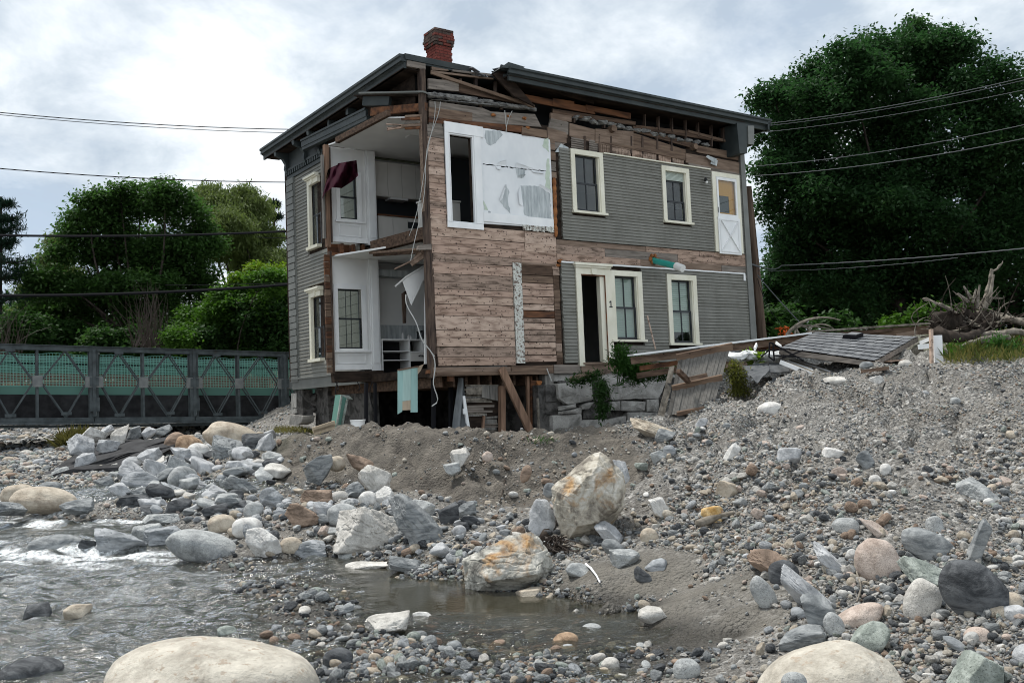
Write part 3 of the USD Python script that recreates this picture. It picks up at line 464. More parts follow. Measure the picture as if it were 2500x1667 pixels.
# the two big rust stained rocks and the rounded ones nearest the camera
def hull_rock(outline, front, u0, v0, sc, y, depth, mat_, label, seed, amp=.035):
    # facets: silhouette corners at mid depth, nearer corners in front, a bulging back
    f = lambda q: ((u0 + q[0] / sc) / S, (v0 + q[1] / sc) / S)
    c = np.mean([at(*f(q), y) for q in outline], 0); pts = [at(*f(q), y) for q in outline] + [at(*f(q[:2]), y - depth * q[2]) for q in front]
    pts += [c + (at(*f(q), y) - c) * .72 + [0, depth * .8, 0] for q in outline]
    h = trimesh.convex.convex_hull(np.array(pts)); m = h.copy()
    while len(m.faces) < 24000: m = m.subdivide()
    v = np.array(m.vertices); n = np.array(trimesh.smoothing.filter_laplacian(m.copy(), iterations=3).vertex_normals); s_ = np.linalg.norm(h.extents) * .5
    k = v / s_; d = amp * (2.6 * (meshkit.fbm(k * 2.1 + seed, 4, seed) - .5) + 1.0 * (meshkit.fbm(k * 8 + seed, 4, seed + 3) - .5) + .45 * (meshkit.fbm(k * 24, 3, seed + 4) - .5))
    cr_ = np.abs(meshkit.fbm(k * [2, 2, 5] + seed * .7, 3, seed + 7) - .5); d -= amp * .4 * np.exp(-(cr_ / .02) ** 2)
    v = v + n * d[:, None] * s_; PLACED.append((c[0], c[1], h.extents[0] * .5, h.extents[1] * .5))
    return set_rock('boulder', v - c, np.array(m.faces), c, 0, mat_, label, 'boulder')
hull_rock([(1190, 205), (1280, 262), (1370, 380), (1397, 500), (1388, 650), (1345, 735), (1240, 830), (1090, 955), (905, 960), (872, 800), (812, 660), (797, 500), (855, 440), (1000, 340), (1110, 250)], [(1165, 330, .8), (1215, 480, .95), (1290, 650, 1.0), (1010, 800, .9), (930, 560, .75), (1180, 760, .95)], 1100, 1040, 3.267, on_ground(1325, 1246)[1] + .22, .42, 'rusty_quartz', 'tall pointed quartz boulder with ochre stains standing at the foot of the cut bank', 52)
hull_rock([(105, 1160), (100, 1060), (280, 955), (500, 865), (640, 850), (725, 920), (785, 1000), (830, 1130), (800, 1230), (700, 1310), (500, 1370), (300, 1375), (160, 1350), (118, 1270)], [(330, 1060, .75), (600, 990, .6), (690, 1180, 1.0), (320, 1240, 1.05), (480, 1100, .9)], 1100, 1040, 3.267, on_ground(1170, 1366)[1] + .25, .36, 'rusty_rock', 'craggy white and black boulder with orange rust streaks at the edge of the still pool', 11, .05)
R(248, 1474, 728, 1690, 'round', 'granite_cream', 'huge smooth cream boulder at the bottom edge of the picture beside the stream', tilt=-9, asp=1.35, y=5.1, sub=5, seed=5)
R(1736, 1481, 2066, 1660, 'round', 'granite_cream', 'large smooth cream boulder with brown blotches at the bottom right', tilt=8, asp=1.5, y=4.25, sub=5, seed=6, sink=.3)
R(1795, 1543, 1852, 1590, 'round', 'granite_grey', 'small rounded grey stone leaning on the large cream boulder at bottom right', y=3.95, name='stone')
# under the street corner of the house
R(468, 966, 602, 1040, 'round', 'granite_tan', 'big beige rounded boulder lying just under the end of the bridge', tilt=-20, asp=1.5, y=21.5)
R(404, 998, 468, 1056, 'round', 'stone_rust', 'tan orange rounded boulder left of the big beige boulder below the bridge', y=20.8, tilt=-15, asp=1.15)
R(376, 992, 436, 1052, 'round', 'stone_brown', 'rusty brown boulder half hidden behind the tan orange one below the bridge', y=21.4)
R(430, 1017, 482, 1052, 'round', 'quartz', 'rounded white stone under the big beige boulder', y=20.2, asp=1.3, name='stone')
R(488, 997, 584, 1078, 'ang', 'slate_grey', 'angular dark grey rock with a steep top standing in front of the beige boulder', y=19.6, tilt=-30, asp=1.2)
R(578, 994, 634, 1052, 'ang', 'slate_pale', 'blue grey angular rock at the head of the boulder slope by the house corner', y=19.6, tilt=20)
R(426, 1048, 504, 1114, 'slab', 'slate_dark', 'dark grey slab slanting down below the angular grey rock', tilt=-35, asp=1.8, y=18.9)
R(272, 1056, 340, 1122, 'block', 'slate_pale', 'pale grey block on the left side of the boulder slope', y=18.6, tilt=-10)
R(330, 1052, 398, 1112, 'block', 'slate_pale', 'second pale grey block, right of the first on the boulder slope', y=18.7, tilt=-18)
R(370, 1043, 436, 1122, 'block', 'granite_grey', 'upright light grey block in the middle of the boulder slope', y=18.4, tilt=-12, asp=.9)
R(316, 1028, 372, 1060, 'ang', 'slate_pale', 'grey wedge shaped rock at the top left of the boulder slope', y=19.5)
R(392, 1026, 440, 1058, 'ang', 'slate_pale', 'grey rock wedged in front of the tan orange boulder', y=19.4)
R(452, 1096, 530, 1164, 'slab', 'slate_pale', 'long pale slab pointing up towards the bridge', tilt=-38, asp=1.7, y=17)
R(505, 1096, 575, 1168, 'slab', 'granite_grey', 'light grey slab beside the long pale slab', tilt=-35, asp=1.5, y=16.4)
R(512, 1090, 622, 1164, 'slab', 'slate_grey', 'smooth dark grey slab sloping down to the left on the boulder slope', tilt=-34, asp=1.8, y=15.9)
R(366, 1103, 482, 1178, 'slab', 'slate_blue', 'large pointed dark slab overhanging the rapids', tilt=-22, asp=1.9, y=15.7)
R(468, 1112, 542, 1172, 'slab', 'slate_pale', 'pale grey slab right of the pointed dark slab', tilt=-48, asp=1.4, y=15.5)
R(408, 1088, 462, 1134, 'ang', 'slate_blue', 'blue grey rock above the pointed dark slab', y=17)
R(410, 1120, 440, 1150, 'ang', 'slate_grey', 'small dark rock tucked above the pointed slab', y=16.6, name='stone')
R(540, 1055, 612, 1098, 'ang', 'slate_pale', 'white grey rock lying flat above the smooth dark slab', y=18)
R(600, 1035, 648, 1075, 'ang', 'granite_grey', 'grey brown rock at the left end of the dirt scarp', y=18.6)
R(215, 1092, 262, 1124, 'ang', 'slate_grey', 'dark rock at the waterline below the left end of the boulder slope', name='stone')
R(250, 1108, 300, 1142, 'ang', 'slate_pale', 'light grey rock at the waterline below the boulder slope', name='stone')
R(300, 1118, 352, 1150, 'ang', 'slate_grey', 'grey rock beside the rapids left of the pointed slab', name='stone')
R(270, 1135, 350, 1166, 'slab', 'slate_dark', 'flat wet black rock at the edge of the rapids', tilt=6)
# in the stream
R(30, 1116, 174, 1176, 'round', 'granite_tan', 'big tan boulder with a seam across it standing in the rapids', tilt=-6, asp=1.7, y=14.6)
R(4, 1112, 80, 1150, 'round', 'granite_tan', 'tan boulder behind the big seamed one at the left edge', y=15.4)
R(90, 1106, 140, 1126, 'round', 'slate_grey', 'grey rounded rock behind the seamed boulder in the rapids', y=15.8)
R(140, 1145, 214, 1180, 'ang', 'slate_grey', 'pointed wet grey rock right of the seamed boulder', y=13.9)
R(-30, 1150, 58, 1185, 'ang', 'slate_grey', 'grey wet rock in the white water at the left edge', y=13.8)
R(386, 1213, 542, 1293, 'round', 'granite_grey', 'long pale rounded boulder at the mouth of the still pool', tilt=-12, asp=1.55, seed=15)
R(478, 1181, 542, 1224, 'round', 'granite_tan', 'yellowish rounded boulder behind the long pale one', name='stone')
R(534, 1188, 602, 1232, 'round', 'quartz', 'whitish rounded boulder right of the yellowish one', name='stone')
R(558, 1202, 608, 1255, 'block', 'slate_blue', 'blue dark block leaning beside the white angular rock', tilt=-40, asp=1.4)
R(565, 1210, 648, 1284, 'ang', 'quartz', 'white angular rock with a dark crack at the edge of the pool', tilt=-65, asp=1.2, seed=21)
R(640, 1233, 696, 1273, 'round', 'granite_tan', 'cream rounded stone touching the white angular rock', name='stone')
R(664, 1243, 748, 1284, 'ang', 'slate_blue', 'flat blue grey rock at the edge of the pool', asp=1.5)
R(222, 1210, 345, 1270, 'slab', 'slate_blue', 'flat blue grey rock lying in the stream above the little fall', tilt=-8, asp=1.8)
R(305, 1202, 378, 1240, 'ang', 'granite_grey', 'brownish grey rock behind the flat blue grey one in the stream')
R(332, 1206, 440, 1258, 'ang', 'slate_blue', 'angular blue rock between the stream and the long pale boulder', asp=1.5)
R(70, 1228, 185, 1266, 'round', 'slate_grey', 'wet grey rounded rock washed over by the little fall', asp=1.5)
R(180, 1236, 226, 1264, 'ang', 'slate_dark', 'black wet rock at the little fall', name='stone')
R(330, 1178, 412, 1208, 'ang', 'granite_grey', 'low grey rock in the upper stream', name='stone')
R(218, 1246, 262, 1262, 'ang', 'slate_pale', 'small white wet rock in the white water', name='stone')
R(54, 1386, 116, 1424, 'ang', 'slate_dark', 'black pointed stone alone in the stream at left', name='stone')
R(148, 1386, 210, 1424, 'ang', 'granite_tan', 'cream wet stone beside the black pointed one in the stream', name='stone')
R(2, 1512, 140, 1568, 'round', 'slate_dark', 'low black boulder in the bottom left corner of the stream', asp=1.6)
R(500, 1436, 546, 1480, 'ang', 'stone_green', 'pale pointed stone standing in the stream above the huge cream boulder', tilt=-70, name='stone')
R(-20, 1322, 34, 1350, 'ang', 'slate_dark', 'black rock at the left edge of the stream', name='stone')
# foot of the bank, left to middle
R(766, 1160, 916, 1266, 'block', 'granite_pale', 'big pale block with a tan upper face beside the pool', tilt=-16, asp=1.35, seed=33)
R(893, 1131, 1022, 1254, 'slab', 'slate_grey', 'smooth grey slab leaning on the big pale block', tilt=-52, asp=1.6, seed=8)
R(938, 1146, 1000, 1192, 'ang', 'granite_grey', 'grey white rock behind the leaning slab')
R(1006, 1152, 1054, 1206, 'ang', 'slate_dark', 'dark rock right of the leaning slab')
R(1042, 1150, 1094, 1188, 'block', 'slate_grey', 'grey brick shaped rock at the foot of the scarp')
R(1040, 1190, 1080, 1222, 'ang', 'slate_dark', 'small dark block in the cobbles right of the leaning slab', name='stone')
R(655, 1153, 734, 1213, 'ang', 'stone_brown', 'brown and grey angular rock at the foot of the scarp', tilt=-25)
R(720, 1150, 770, 1200, 'ang', 'slate_pale', 'pale grey wedge beside the brown and grey rock')
R(752, 1156, 824, 1206, 'round', 'granite_grey', 'olive grey rounded boulder above the big pale block', asp=1.25)
R(690, 1124, 764, 1160, 'ang', 'stone_brown', 'pinkish brown flat rock in the talus', asp=1.6)
R(596, 1118, 650, 1172, 'ang', 'slate_blue', 'blue veined rock in the talus below the scarp')
R(560, 1152, 606, 1190, 'round', 'granite_grey', 'grey rounded boulder below the smooth dark slab')
R(697, 1044, 764, 1106, 'slab', 'slate_grey', 'grey veined slab stuck upright in the dirt scarp', tilt=40, asp=1.3, y=15.3)
R(750, 1047, 793, 1079, 'round', 'granite_tan', 'beige rounded stone lodged in the dirt scarp', y=15.6, name='stone')
R(796, 1040, 858, 1086, 'ang', 'stone_brown', 'dark brown angular rock lodged in the dirt scarp', y=15.4, tilt=-30)
R(823, 1066, 900, 1136, 'ang', 'granite_pale', 'pale boulder half buried in the dirt scarp', y=14.7, tilt=-20)
R(792, 1106, 838, 1144, 'ang', 'slate_grey', 'grey wedge just left of the half buried pale boulder', y=14.3, name='stone')
R(860, 1116, 908, 1160, 'ang', 'quartz', 'white stone below the half buried pale boulder', name='stone')
R(824, 1128, 864, 1160, 'round', 'quartz', 'small white rounded stone left of the white stone below the scarp', name='stone')
R(886, 1140, 934, 1168, 'ang', 'slate_pale', 'whitish flat stone in front of the leaning slab', name='stone')
R(1034, 1028, 1080, 1068, 'ang', 'granite_pale', 'pale angular stone sticking out of the scarp under the plank wall', y=15.2, name='stone')
R(1018, 1062, 1058, 1090, 'ang', 'granite_grey', 'grey brown stone below the pale one in the scarp', y=14.9, name='stone')
R(1106, 1036, 1132, 1058, 'round', 'granite_pink', 'pinkish stone in the upper scarp under the timber brace', y=15.2, name='stone')
R(1194, 1068, 1222, 1104, 'round', 'stone_brown', 'reddish brown stone lodged in the scarp left of the quartz boulder', y=14.2, tilt=70, name='stone')
R(1247, 1108, 1278, 1140, 'round', 'slate_grey', 'dark rounded stone just left of the top of the quartz boulder', y=12.8, name='stone')
R(1213, 1146, 1276, 1230, 'block', 'slate_pale', 'blue white block beside the left foot of the quartz boulder', tilt=-70)
R(1398, 1056, 1446, 1120, 'ang', 'slate_pale', 'white rock peeping out behind the quartz boulder on its right', y=11.8)
R(1365, 1196, 1432, 1254, 'slab', 'slate_pale', 'streaked grey slab leaning against the right foot of the quartz boulder', tilt=-40)
R(1184, 1350, 1246, 1376, 'slab', 'granite_tan', 'flat cream stone at the water edge in front of the rusty boulder', asp=2, name='stone')
R(793, 1288, 890, 1312, 'slab', 'granite_pale', 'flat whitish slab lying in the upper pool', asp=2.2)
R(893, 1272, 974, 1316, 'slab', 'slate_grey', 'grey slab tilted out of the upper pool', tilt=-16, asp=1.7)
R(776, 1262, 826, 1284, 'ang', 'granite_grey', 'small pointed grey stone in the upper pool', name='stone')
# the gravel heap on the right
R(1448, 958, 1548, 1010, 'ang', 'granite_tan', 'pale tan flat rock at the left end of the ridge below the plank door', tilt=-22, asp=1.8, name='stone')
R(1400, 1260, 1470, 1304, 'ang', 'granite_grey', 'grey block on wet sand right of the rusty boulder')
R(1300, 1292, 1362, 1326, 'ang', 'granite_grey', 'knobbly grey white rock on the wet sand', name='stone')
R(1456, 1300, 1500, 1338, 'ang', 'slate_dark', 'dark knobbly stone on the wet sand', tilt=-40, name='stone')
R(1480, 1282, 1534, 1312, 'ang', 'slate_blue', 'blue grey stone at the edge of the wet sand', name='stone')
R(1382, 1238, 1436, 1276, 'round', 'slate_grey', 'smooth dark grey oval stone beside the leaning grey slab', tilt=-15, name='stone')
R(1470, 1212, 1512, 1248, 'round', 'granite_tan', 'beige round stone on the heap right of the quartz boulder', name='stone')
R(1490, 1140, 1548, 1192, 'ang', 'quartz', 'bright white angular stone high on the heap', tilt=-40, name='stone')
R(1607, 1160, 1664, 1200, 'ang', 'stone_ochre', 'bright orange stone above a driftwood branch on the heap', name='stone')
R(1642, 1102, 1694, 1148, 'ang', 'granite_tan', 'pale tan stone on the steep part of the heap', name='stone')
R(1660, 1018, 1702, 1058, 'ang', 'quartz', 'white stone standing on the steep part of the heap', tilt=50, name='stone')
R(1500, 984, 1554, 1016, 'ang', 'slate_grey', 'dark grey stone at the top of the heap near the retaining wall', name='stone')
R(1494, 1034, 1532, 1062, 'ang', 'granite_grey', 'grey white stone below the dark grey one near the top of the heap', name='stone')
R(1522, 1022, 1552, 1048, 'round', 'slate_blue', 'rounded blue grey stone near the top of the heap', name='stone')
R(1740, 922, 1806, 956, 'round', 'quartz', 'flat white stone just below the ridge of the heap', asp=1.7, name='stone')
R(1596, 960, 1626, 982, 'ang', 'slate_pale', 'pale blue stone just below the fallen door', name='stone')
R(1886, 864, 1952, 888, 'round', 'granite_pale', 'big flat whitish stone on the ridge of the heap', asp=1.8, name='stone')
R(1996, 862, 2030, 882, 'ang', 'quartz', 'white pointed stone on the ridge of the heap', name='stone')
R(2064, 826, 2096, 844, 'round', 'granite_pale', 'pale round stone on the ridge left of the white post', name='stone')
R(1974, 830, 2006, 846, 'round', 'slate_grey', 'dark round stone on the ridge in front of the fallen roof', name='stone')
R(1786, 1028, 1840, 1064, 'ang', 'slate_pale', 'grey angular stone in the middle of the heap', name='stone')
R(1888, 1026, 1938, 1050, 'ang', 'quartz', 'white flat stone in the middle of the heap', name='stone')
R(1966, 1034, 2010, 1078, 'slab', 'slate_grey', 'grey slab half buried in the middle of the heap', name='stone')
R(2020, 1064, 2046, 1092, 'round', 'quartz', 'egg shaped white stone in the middle of the heap', name='stone')
R(1640, 1180, 1644, 1184, 'round', 'quartz', 'tiny white stone by the driftwood branch', name='stone')
R(2200, 1096, 2302, 1152, 'ang', 'granite_grey', 'broad grey boulder half buried at the right side of the heap', asp=1.7)
R(1912, 1188, 1972, 1226, 'round', 'granite_grey', 'olive grey cobble above the pink boulder', name='stone')
R(1976, 1186, 2046, 1238, 'slab', 'granite_pink', 'pinkish grey wedge stone above the pink boulder', tilt=-40, asp=1.7, name='stone')
R(2126, 1184, 2166, 1226, 'round', 'granite_grey', 'grey rounded stone above the wrinkled grey boulder', name='stone')
# the boulder group at lower right
R(1718, 1260, 1834, 1328, 'slab', 'stone_brown', 'brown streaked rock at the left of the boulder group', tilt=-20, asp=1.8)
R(1766, 1286, 1834, 1344, 'round', 'slate_dark', 'dark green grey boulder under the brown streaked rock', asp=1.15)
R(1724, 1322, 1784, 1398, 'round', 'granite_grey', 'pale elongated boulder standing on end beside wet sand', tilt=-72, asp=1.5)
R(1798, 1296, 1924, 1404, 'slab', 'slate_pale', 'big blue white slab in the middle of the boulder group', tilt=-40, asp=1.9, seed=44)
R(1872, 1246, 1960, 1320, 'slab', 'slate_pale', 'blue white slab leaning above the bigger one', tilt=-52, asp=1.8)
R(1966, 1236, 2064, 1334, 'round', 'granite_pink', 'round pinkish speckled boulder on the slope', asp=1.05, seed=12)
R(2076, 1212, 2190, 1290, 'round', 'slate_grey', 'wrinkled grey boulder with a rounded top', tilt=-20, asp=1.3, seed=14)
R(2064, 1276, 2190, 1352, 'ang', 'stone_green', 'craggy grey tan boulder below the wrinkled grey one', tilt=-14, asp=1.5)
R(2076, 1328, 2160, 1426, 'round', 'granite_pale', 'smooth whitish egg shaped boulder left of the black one', tilt=60, asp=1.15, seed=17)
R(2164, 1286, 2316, 1422, 'round', 'slate_dark', 'largest black boulder at the right edge of the group', tilt=-30, asp=1.2, seed=18)
R(2216, 1190, 2278, 1296, 'slab', 'slate_grey', 'dark grey fin shaped stone standing upright on the slope', tilt=68, asp=1.9)
R(1842, 1366, 1930, 1450, 'ang', 'slate_grey', 'olive grey boulder at the foot of the big blue white slab', asp=1.1)
R(1920, 1382, 2026, 1444, 'round', 'granite_pink', 'flat pink boulder right of the olive grey one', tilt=14, asp=1.6)
R(1892, 1406, 1940, 1466, 'round', 'granite_grey', 'grey upright pebble between the olive grey and pink boulders', tilt=-75, asp=1.3, name='stone')
R(1942, 1424, 2042, 1506, 'ang', 'stone_green', 'greenish grey angular boulder in front of the flat pink one', tilt=20, seed=23)
R(1786, 1438, 1896, 1494, 'slab', 'slate_grey', 'flat grey rock behind the cream boulder at bottom right', tilt=8, asp=1.8)
R(2176, 1500, 2300, 1600, 'ang', 'stone_green', 'green grey boulder at the bottom edge on the right', tilt=30, asp=1.3)
R(2330, 1478, 2420, 1536, 'round', 'slate_pale', 'blue white boulder cut by the right edge of the picture', name='stone')
R(2290, 1360, 2346, 1404, 'round', 'granite_tan', 'golden tan stone leaning on the black boulder', name='stone')
R(2262, 1388, 2316, 1420, 'round', 'granite_tan', 'beige round stone in front of the black boulder', name='stone')
R(2298, 1388, 2376, 1428, 'slab', 'slate_pale', 'flat pale grey stone by the right edge below the black boulder', name='stone')
R(2216, 1440, 2272, 1480, 'round', 'granite_pink', 'pinkish round stone below the black boulder', name='stone')
R(2170, 1462, 2230, 1500, 'round', 'slate_blue', 'long blue grey stone slanting by the bottom right', tilt=-28, asp=1.8, name='stone')
# gravel bar in front
R(838, 1413, 942, 1458, 'ang', 'granite_pale', 'whitish wedge shaped rock on the gravel bar', asp=1.6)
R(948, 1403, 994, 1430, 'ang', 'quartz', 'small white rock standing in the pool by the gravel bar', name='stone')
R(1466, 1393, 1542, 1436, 'ang', 'granite_pale', 'white rock on the sand at the right end of the pool', name='stone')
R(742, 1488, 810, 1534, 'round', 'slate_dark', 'black rounded stone in shallow water right of the huge cream boulder', name='stone')
R(1268, 1452, 1328, 1488, 'round', 'stone_rust', 'orange brown rounded stone on the gravel bar', name='stone')
R(1546, 1512, 1608, 1558, 'round', 'granite_grey', 'speckled grey round stone left of the cream boulder at bottom right', name='stone')
R(1336, 1432, 1382, 1454, 'round', 'granite_grey', 'small grey stone in the pool shallows', name='stone')

# cobbles one can pick out, scattered where the photograph has them
TONES = {'granite_pale': 'whitish', 'granite_tan': 'tan', 'granite_grey': 'grey', 'slate_blue': 'blue grey', 'slate_grey': 'dark grey', 'slate_dark': 'black', 'slate_pale': 'pale blue', 'stone_brown': 'brown', 'stone_green': 'olive', 'quartz': 'white', 'granite_pink': 'pinkish'}
ZONES = [([(250, 1062), (420, 1028), (620, 1000), (650, 1080), (600, 1150), (540, 1190), (420, 1205), (300, 1165)], 150, 'ang', 'boulder slope below the house corner', 'rocks of the boulder slope', (28, 78), ['slate_blue', 'slate_grey', 'slate_pale', 'slate_pale', 'granite_grey', 'slate_dark', 'granite_grey', 'granite_pale']),
         ([(470, 1175), (640, 1120), (1000, 1170), (1200, 1200), (1210, 1240), (1060, 1310), (930, 1270), (760, 1230), (560, 1200)], 72, 'ang', 'talus at the foot of the dirt scarp', 'cobbles in the talus below the scarp', (14, 34), ['slate_blue', 'slate_grey', 'slate_pale', 'granite_grey', 'granite_tan', 'slate_dark', 'granite_pale', 'stone_brown']),
         ([(400, 1195), (560, 1165), (700, 1130), (900, 1150), (1200, 1200), (1205, 1240), (1000, 1290), (760, 1265), (600, 1240), (430, 1215)], 64, 'ang', 'jumble of rocks above the pool', 'rocks of the jumble above the pool', (26, 64), ['slate_blue', 'slate_grey', 'slate_pale', 'granite_grey', 'slate_dark', 'granite_pale', 'slate_grey', 'granite_tan']),
         ([(1400, 1240), (1560, 980), (1860, 890), (2352, 850), (2352, 1330), (2050, 1230), (1900, 1240), (1700, 1290), (1560, 1310)], 58, 'round', 'gravel heap on the right', 'cobbles on the gravel heap', (12, 30), ['granite_pale', 'granite_grey', 'slate_grey', 'granite_tan', 'slate_pale', 'quartz', 'granite_pink', 'slate_dark']),
         ([(1560, 1300), (1760, 1290), (2340, 1300), (2352, 1560), (2070, 1560), (1960, 1480), (1780, 1470), (1700, 1380)], 52, 'round', 'cobble shore at lower right', 'cobbles of the shore at lower right', (18, 46), ['granite_pale', 'granite_grey', 'slate_grey', 'granite_tan', 'slate_blue', 'quartz', 'granite_pink', 'slate_dark']),
         ([(690, 1380), (860, 1425), (1060, 1465), (1400, 1470), (1660, 1470), (1730, 1560), (760, 1560), (660, 1440)], 64, 'round', 'half drowned gravel bar in front', 'wet cobbles of the gravel bar', (16, 44), ['slate_dark', 'slate_grey', 'slate_blue', 'granite_grey', 'slate_dark', 'granite_pale', 'stone_brown', 'slate_grey', 'granite_tan'])]
from shapely.geometry import Point
def scatter_px(poly, n, r):
    P = Polygon(poly); x0, y0, x1, y1 = P.bounds; out = []
    while len(out) < n:
        u, v = r.uniform(x0, x1), r.uniform(y0, y1)
        if P.contains(Point(u, v)): out.append((u, v))
    return out
cr = np.random.default_rng(99)
for poly, n, kind, where, grp, (a, b), mats in ZONES:
    tol = .3 if b < 60 else .02          # the big broken rocks lie packed against each other
    for u, v in scatter_px(poly, n, cr):
        g = on_ground(u, v); px_ = a * (b / a) ** (cr.random() ** 1.7); w = px_ * S / FPX * g[1]
        if any(((g[0] - q[0]) / (q[2] + w * tol)) ** 2 + ((g[1] - q[1]) / (q[3] + w * tol)) ** 2 < 1 for q in PLACED): continue
        mt = mats[cr.integers(len(mats))]; kd = kind if cr.random() < .75 else ('round' if kind == 'ang' else 'ang')
        vv, ff = rock_mesh(kd, int(cr.integers(1e6)), 3, cr.uniform(-25, 25), cr.uniform(1.1, 1.8)); h = w * cr.uniform(.45, .75)
        PLACED.append((g[0], g[1], w * .45, w * .35))
        best, size_ = sorted(NAMED, key=lambda q: (q[0] - u) ** 2 + 2 * (q[1] - v) ** 2), 'small ' if px_ < a * 1.35 else 'large ' if px_ > b * .7 else ''
        for q in best[:14]:
            side_ = ('left of' if u < q[0] else 'right of') if abs(u - q[0]) > abs(v - q[1]) else ('above' if v < q[1] else 'below'); lab = f'{size_}{TONES[mt]} {"rounded" if kd == "round" else "angular"} cobble {side_} the {q[2]}'
            if lab not in USED: break
        USED.add(lab); set_rock('cobble' if b < 60 else 'angular_rock', vv * [w, w * cr.uniform(.6, .95), h], ff, g + [0, 0, h * .32], cr.uniform(0, 6.3), mt, lab, 'cobble' if b < 60 else 'rock', grp)

# loose gravel: nobody could count it
def instancer(name, protos, pos, idx, scl, quat, label, kind='stuff', parent=None):
    pi = UsdGeom.PointInstancer.Define(stage, numbered('/World' if parent is None else parent.GetPath().pathString, name)); paths = []
    for i, (mesh_, mt) in enumerate(protos):
        q = usdkit.mesh(stage, f'{pi.GetPath()}/grain_{i:03d}', mesh_, L(mt), True); paths.append(q.GetPath())
    pi.CreatePrototypesRel().SetTargets(paths)
    pi.CreateProtoIndicesAttr(Vt.IntArray.FromNumpy(np.asarray(idx, np.int32))); pi.CreatePositionsAttr(Vt.Vec3fArray.FromNumpy(np.asarray(pos, np.float32)))
    pi.CreateScalesAttr(Vt.Vec3fArray.FromNumpy(np.asarray(scl, np.float32)))
    pi.CreateOrientationsAttr(Vt.QuathArray([Gf.Quath(float(a), float(b), float(c), float(d)) for a, b, c, d in quat]))
    return tag(pi.GetPrim(), label, None, None, kind)
def pebbles(name, n, boxes, lo, hi, power, label, mats, seed, sub, dzr=(-.07, 9.), dens=1.0):
    r = np.random.default_rng(seed); u = r.uniform(*boxes[:2], n * 3); v = r.uniform(*boxes[2:], n * 3); pos, size = [], []
    rays = (W @ np.stack([(u * S - 1250) / FPX, (v * S - 833.5) / FPX, np.ones_like(u)])).T
    yy = np.r_[np.linspace(3.8, 12, 160), np.linspace(12.1, 42, 220)]
    hit = np.full(len(u), np.nan)
    for c in range(0, len(u), 8000):
        rr = rays[c:c + 8000]; p = EYE + rr[:, None] * (yy[None, :, None] / rr[:, None, 1:2])
        g = ground_z(p[..., 0].ravel(), p[..., 1].ravel()).reshape(p.shape[:2]); below = p[..., 2] < g
        first = below.argmax(1); hit[c:c + 8000] = np.where(below.any(1), yy[first], np.nan)
    ok = ~np.isnan(hit); P_ = EYE + rays[ok] * (hit[ok] / rays[ok][:, 1])[:, None]
    P_[:, :2] += r.normal(size=(len(P_), 2)) * .04
    x, y = P_[:, 0], P_[:, 1]; z = ground_z(x, y); dz = z - water_z(x, y)
    def samp(a):
        i = np.clip(np.searchsorted(xs, x) - 1, 0, len(xs) - 1); k = np.clip(np.searchsorted(ys, y) - 1, 0, len(ys) - 1); return a[k, i]
    keepp = 1 - .965 * np.clip(samp(sandy), 0, 1) - .90 * np.clip(samp(dirt), 0, 1) - .97 * np.clip(samp(turf) * 1.3, 0, 1)
    keepp = np.where((dz < dzr[0]) | (dz > dzr[1]), 0, keepp)
    patch = .22 + 1.25 * smooth(.38, .62, meshkit.fbm(np.stack([x * 1.4, y * 1.1, 0 * x], -1), 3, 33)); k = (r.random(len(x)) < keepp * patch)
    x, y, z = x[k][:n], y[k][:n], z[k][:n]; n = len(x)
    s = lo * (hi / lo) ** (r.random(n) ** power) * S / FPX * y
    sc = np.stack([s, s * r.uniform(.6, .95, n), s * r.uniform(.38, .78, n)], 1)
    a = r.uniform(0, np.pi, n); t = r.normal(size=(n, 2)) * .18
    q = np.stack([np.cos(a), t[:, 0], t[:, 1], np.sin(a)], 1); q /= np.linalg.norm(q, axis=1, keepdims=True)
    protos = []
    for i, mt in enumerate(mats):
        vv, ff = rock_mesh('round' if i % 2 else 'ang', 500 + seed + i, sub, 0, 1.2); protos.append(((vv, ff), mt))
    instancer(name, protos, np.stack([x, y, z + sc[:, 2] * .38], 1), r.integers(len(protos), size=n), sc, q, label)
MIX = ['granite_grey', 'slate_grey', 'granite_pale', 'slate_blue', 'granite_tan', 'slate_dark', 'stone_green', 'quartz', 'granite_grey', 'granite_tan', 'granite_pale', 'stone_brown', 'granite_pink', 'slate_dark', 'slate_grey', 'granite_cream', 'granite_pale']
WET = ['slate_dark', 'slate_grey', 'slate_blue', 'slate_dark', 'granite_grey', 'slate_grey', 'granite_pale', 'stone_brown', 'slate_dark', 'granite_tan', 'slate_grey', 'stone_green']
pebbles('loose_cobbles', 450, (-60, 2420, 1080, 1590), 17, 36, 1.8, 'smaller cobbles lying among the gravel', MIX, 6, 3, (.05, 9))
pebbles('loose_cobbles', 760, (1380, 2420, 1230, 1590), 13, 34, 1.8, 'cobbles crowding the shore at lower right', MIX, 16, 3, (.05, 9))
pebbles('loose_cobbles', 420, (480, 1280, 1150, 1320), 12, 30, 1.7, 'broken stones crowding the talus', ['slate_grey', 'slate_blue', 'granite_grey', 'slate_dark', 'slate_pale', 'granite_tan'], 17, 3, (.03, 9))
pebbles('wet_cobbles', 420, (560, 1900, 1370, 1590), 16, 38, 1.6, 'wet cobbles in the shallows of the bar', WET, 7, 3, (-.055, .06))
pebbles('wet_pebbles', 5200, (480, 2000, 1290, 1590), 6, 18, 1.4, 'wet dark pebbles of the half drowned bar', WET, 8, 2, (-.05, .07))
pebbles('pebbles', 8500, (-60, 2420, 1000, 1590), 6, 18, 1.7, 'loose rounded pebbles strewn over the bank and shore', MIX, 3, 2, (.0, 9))
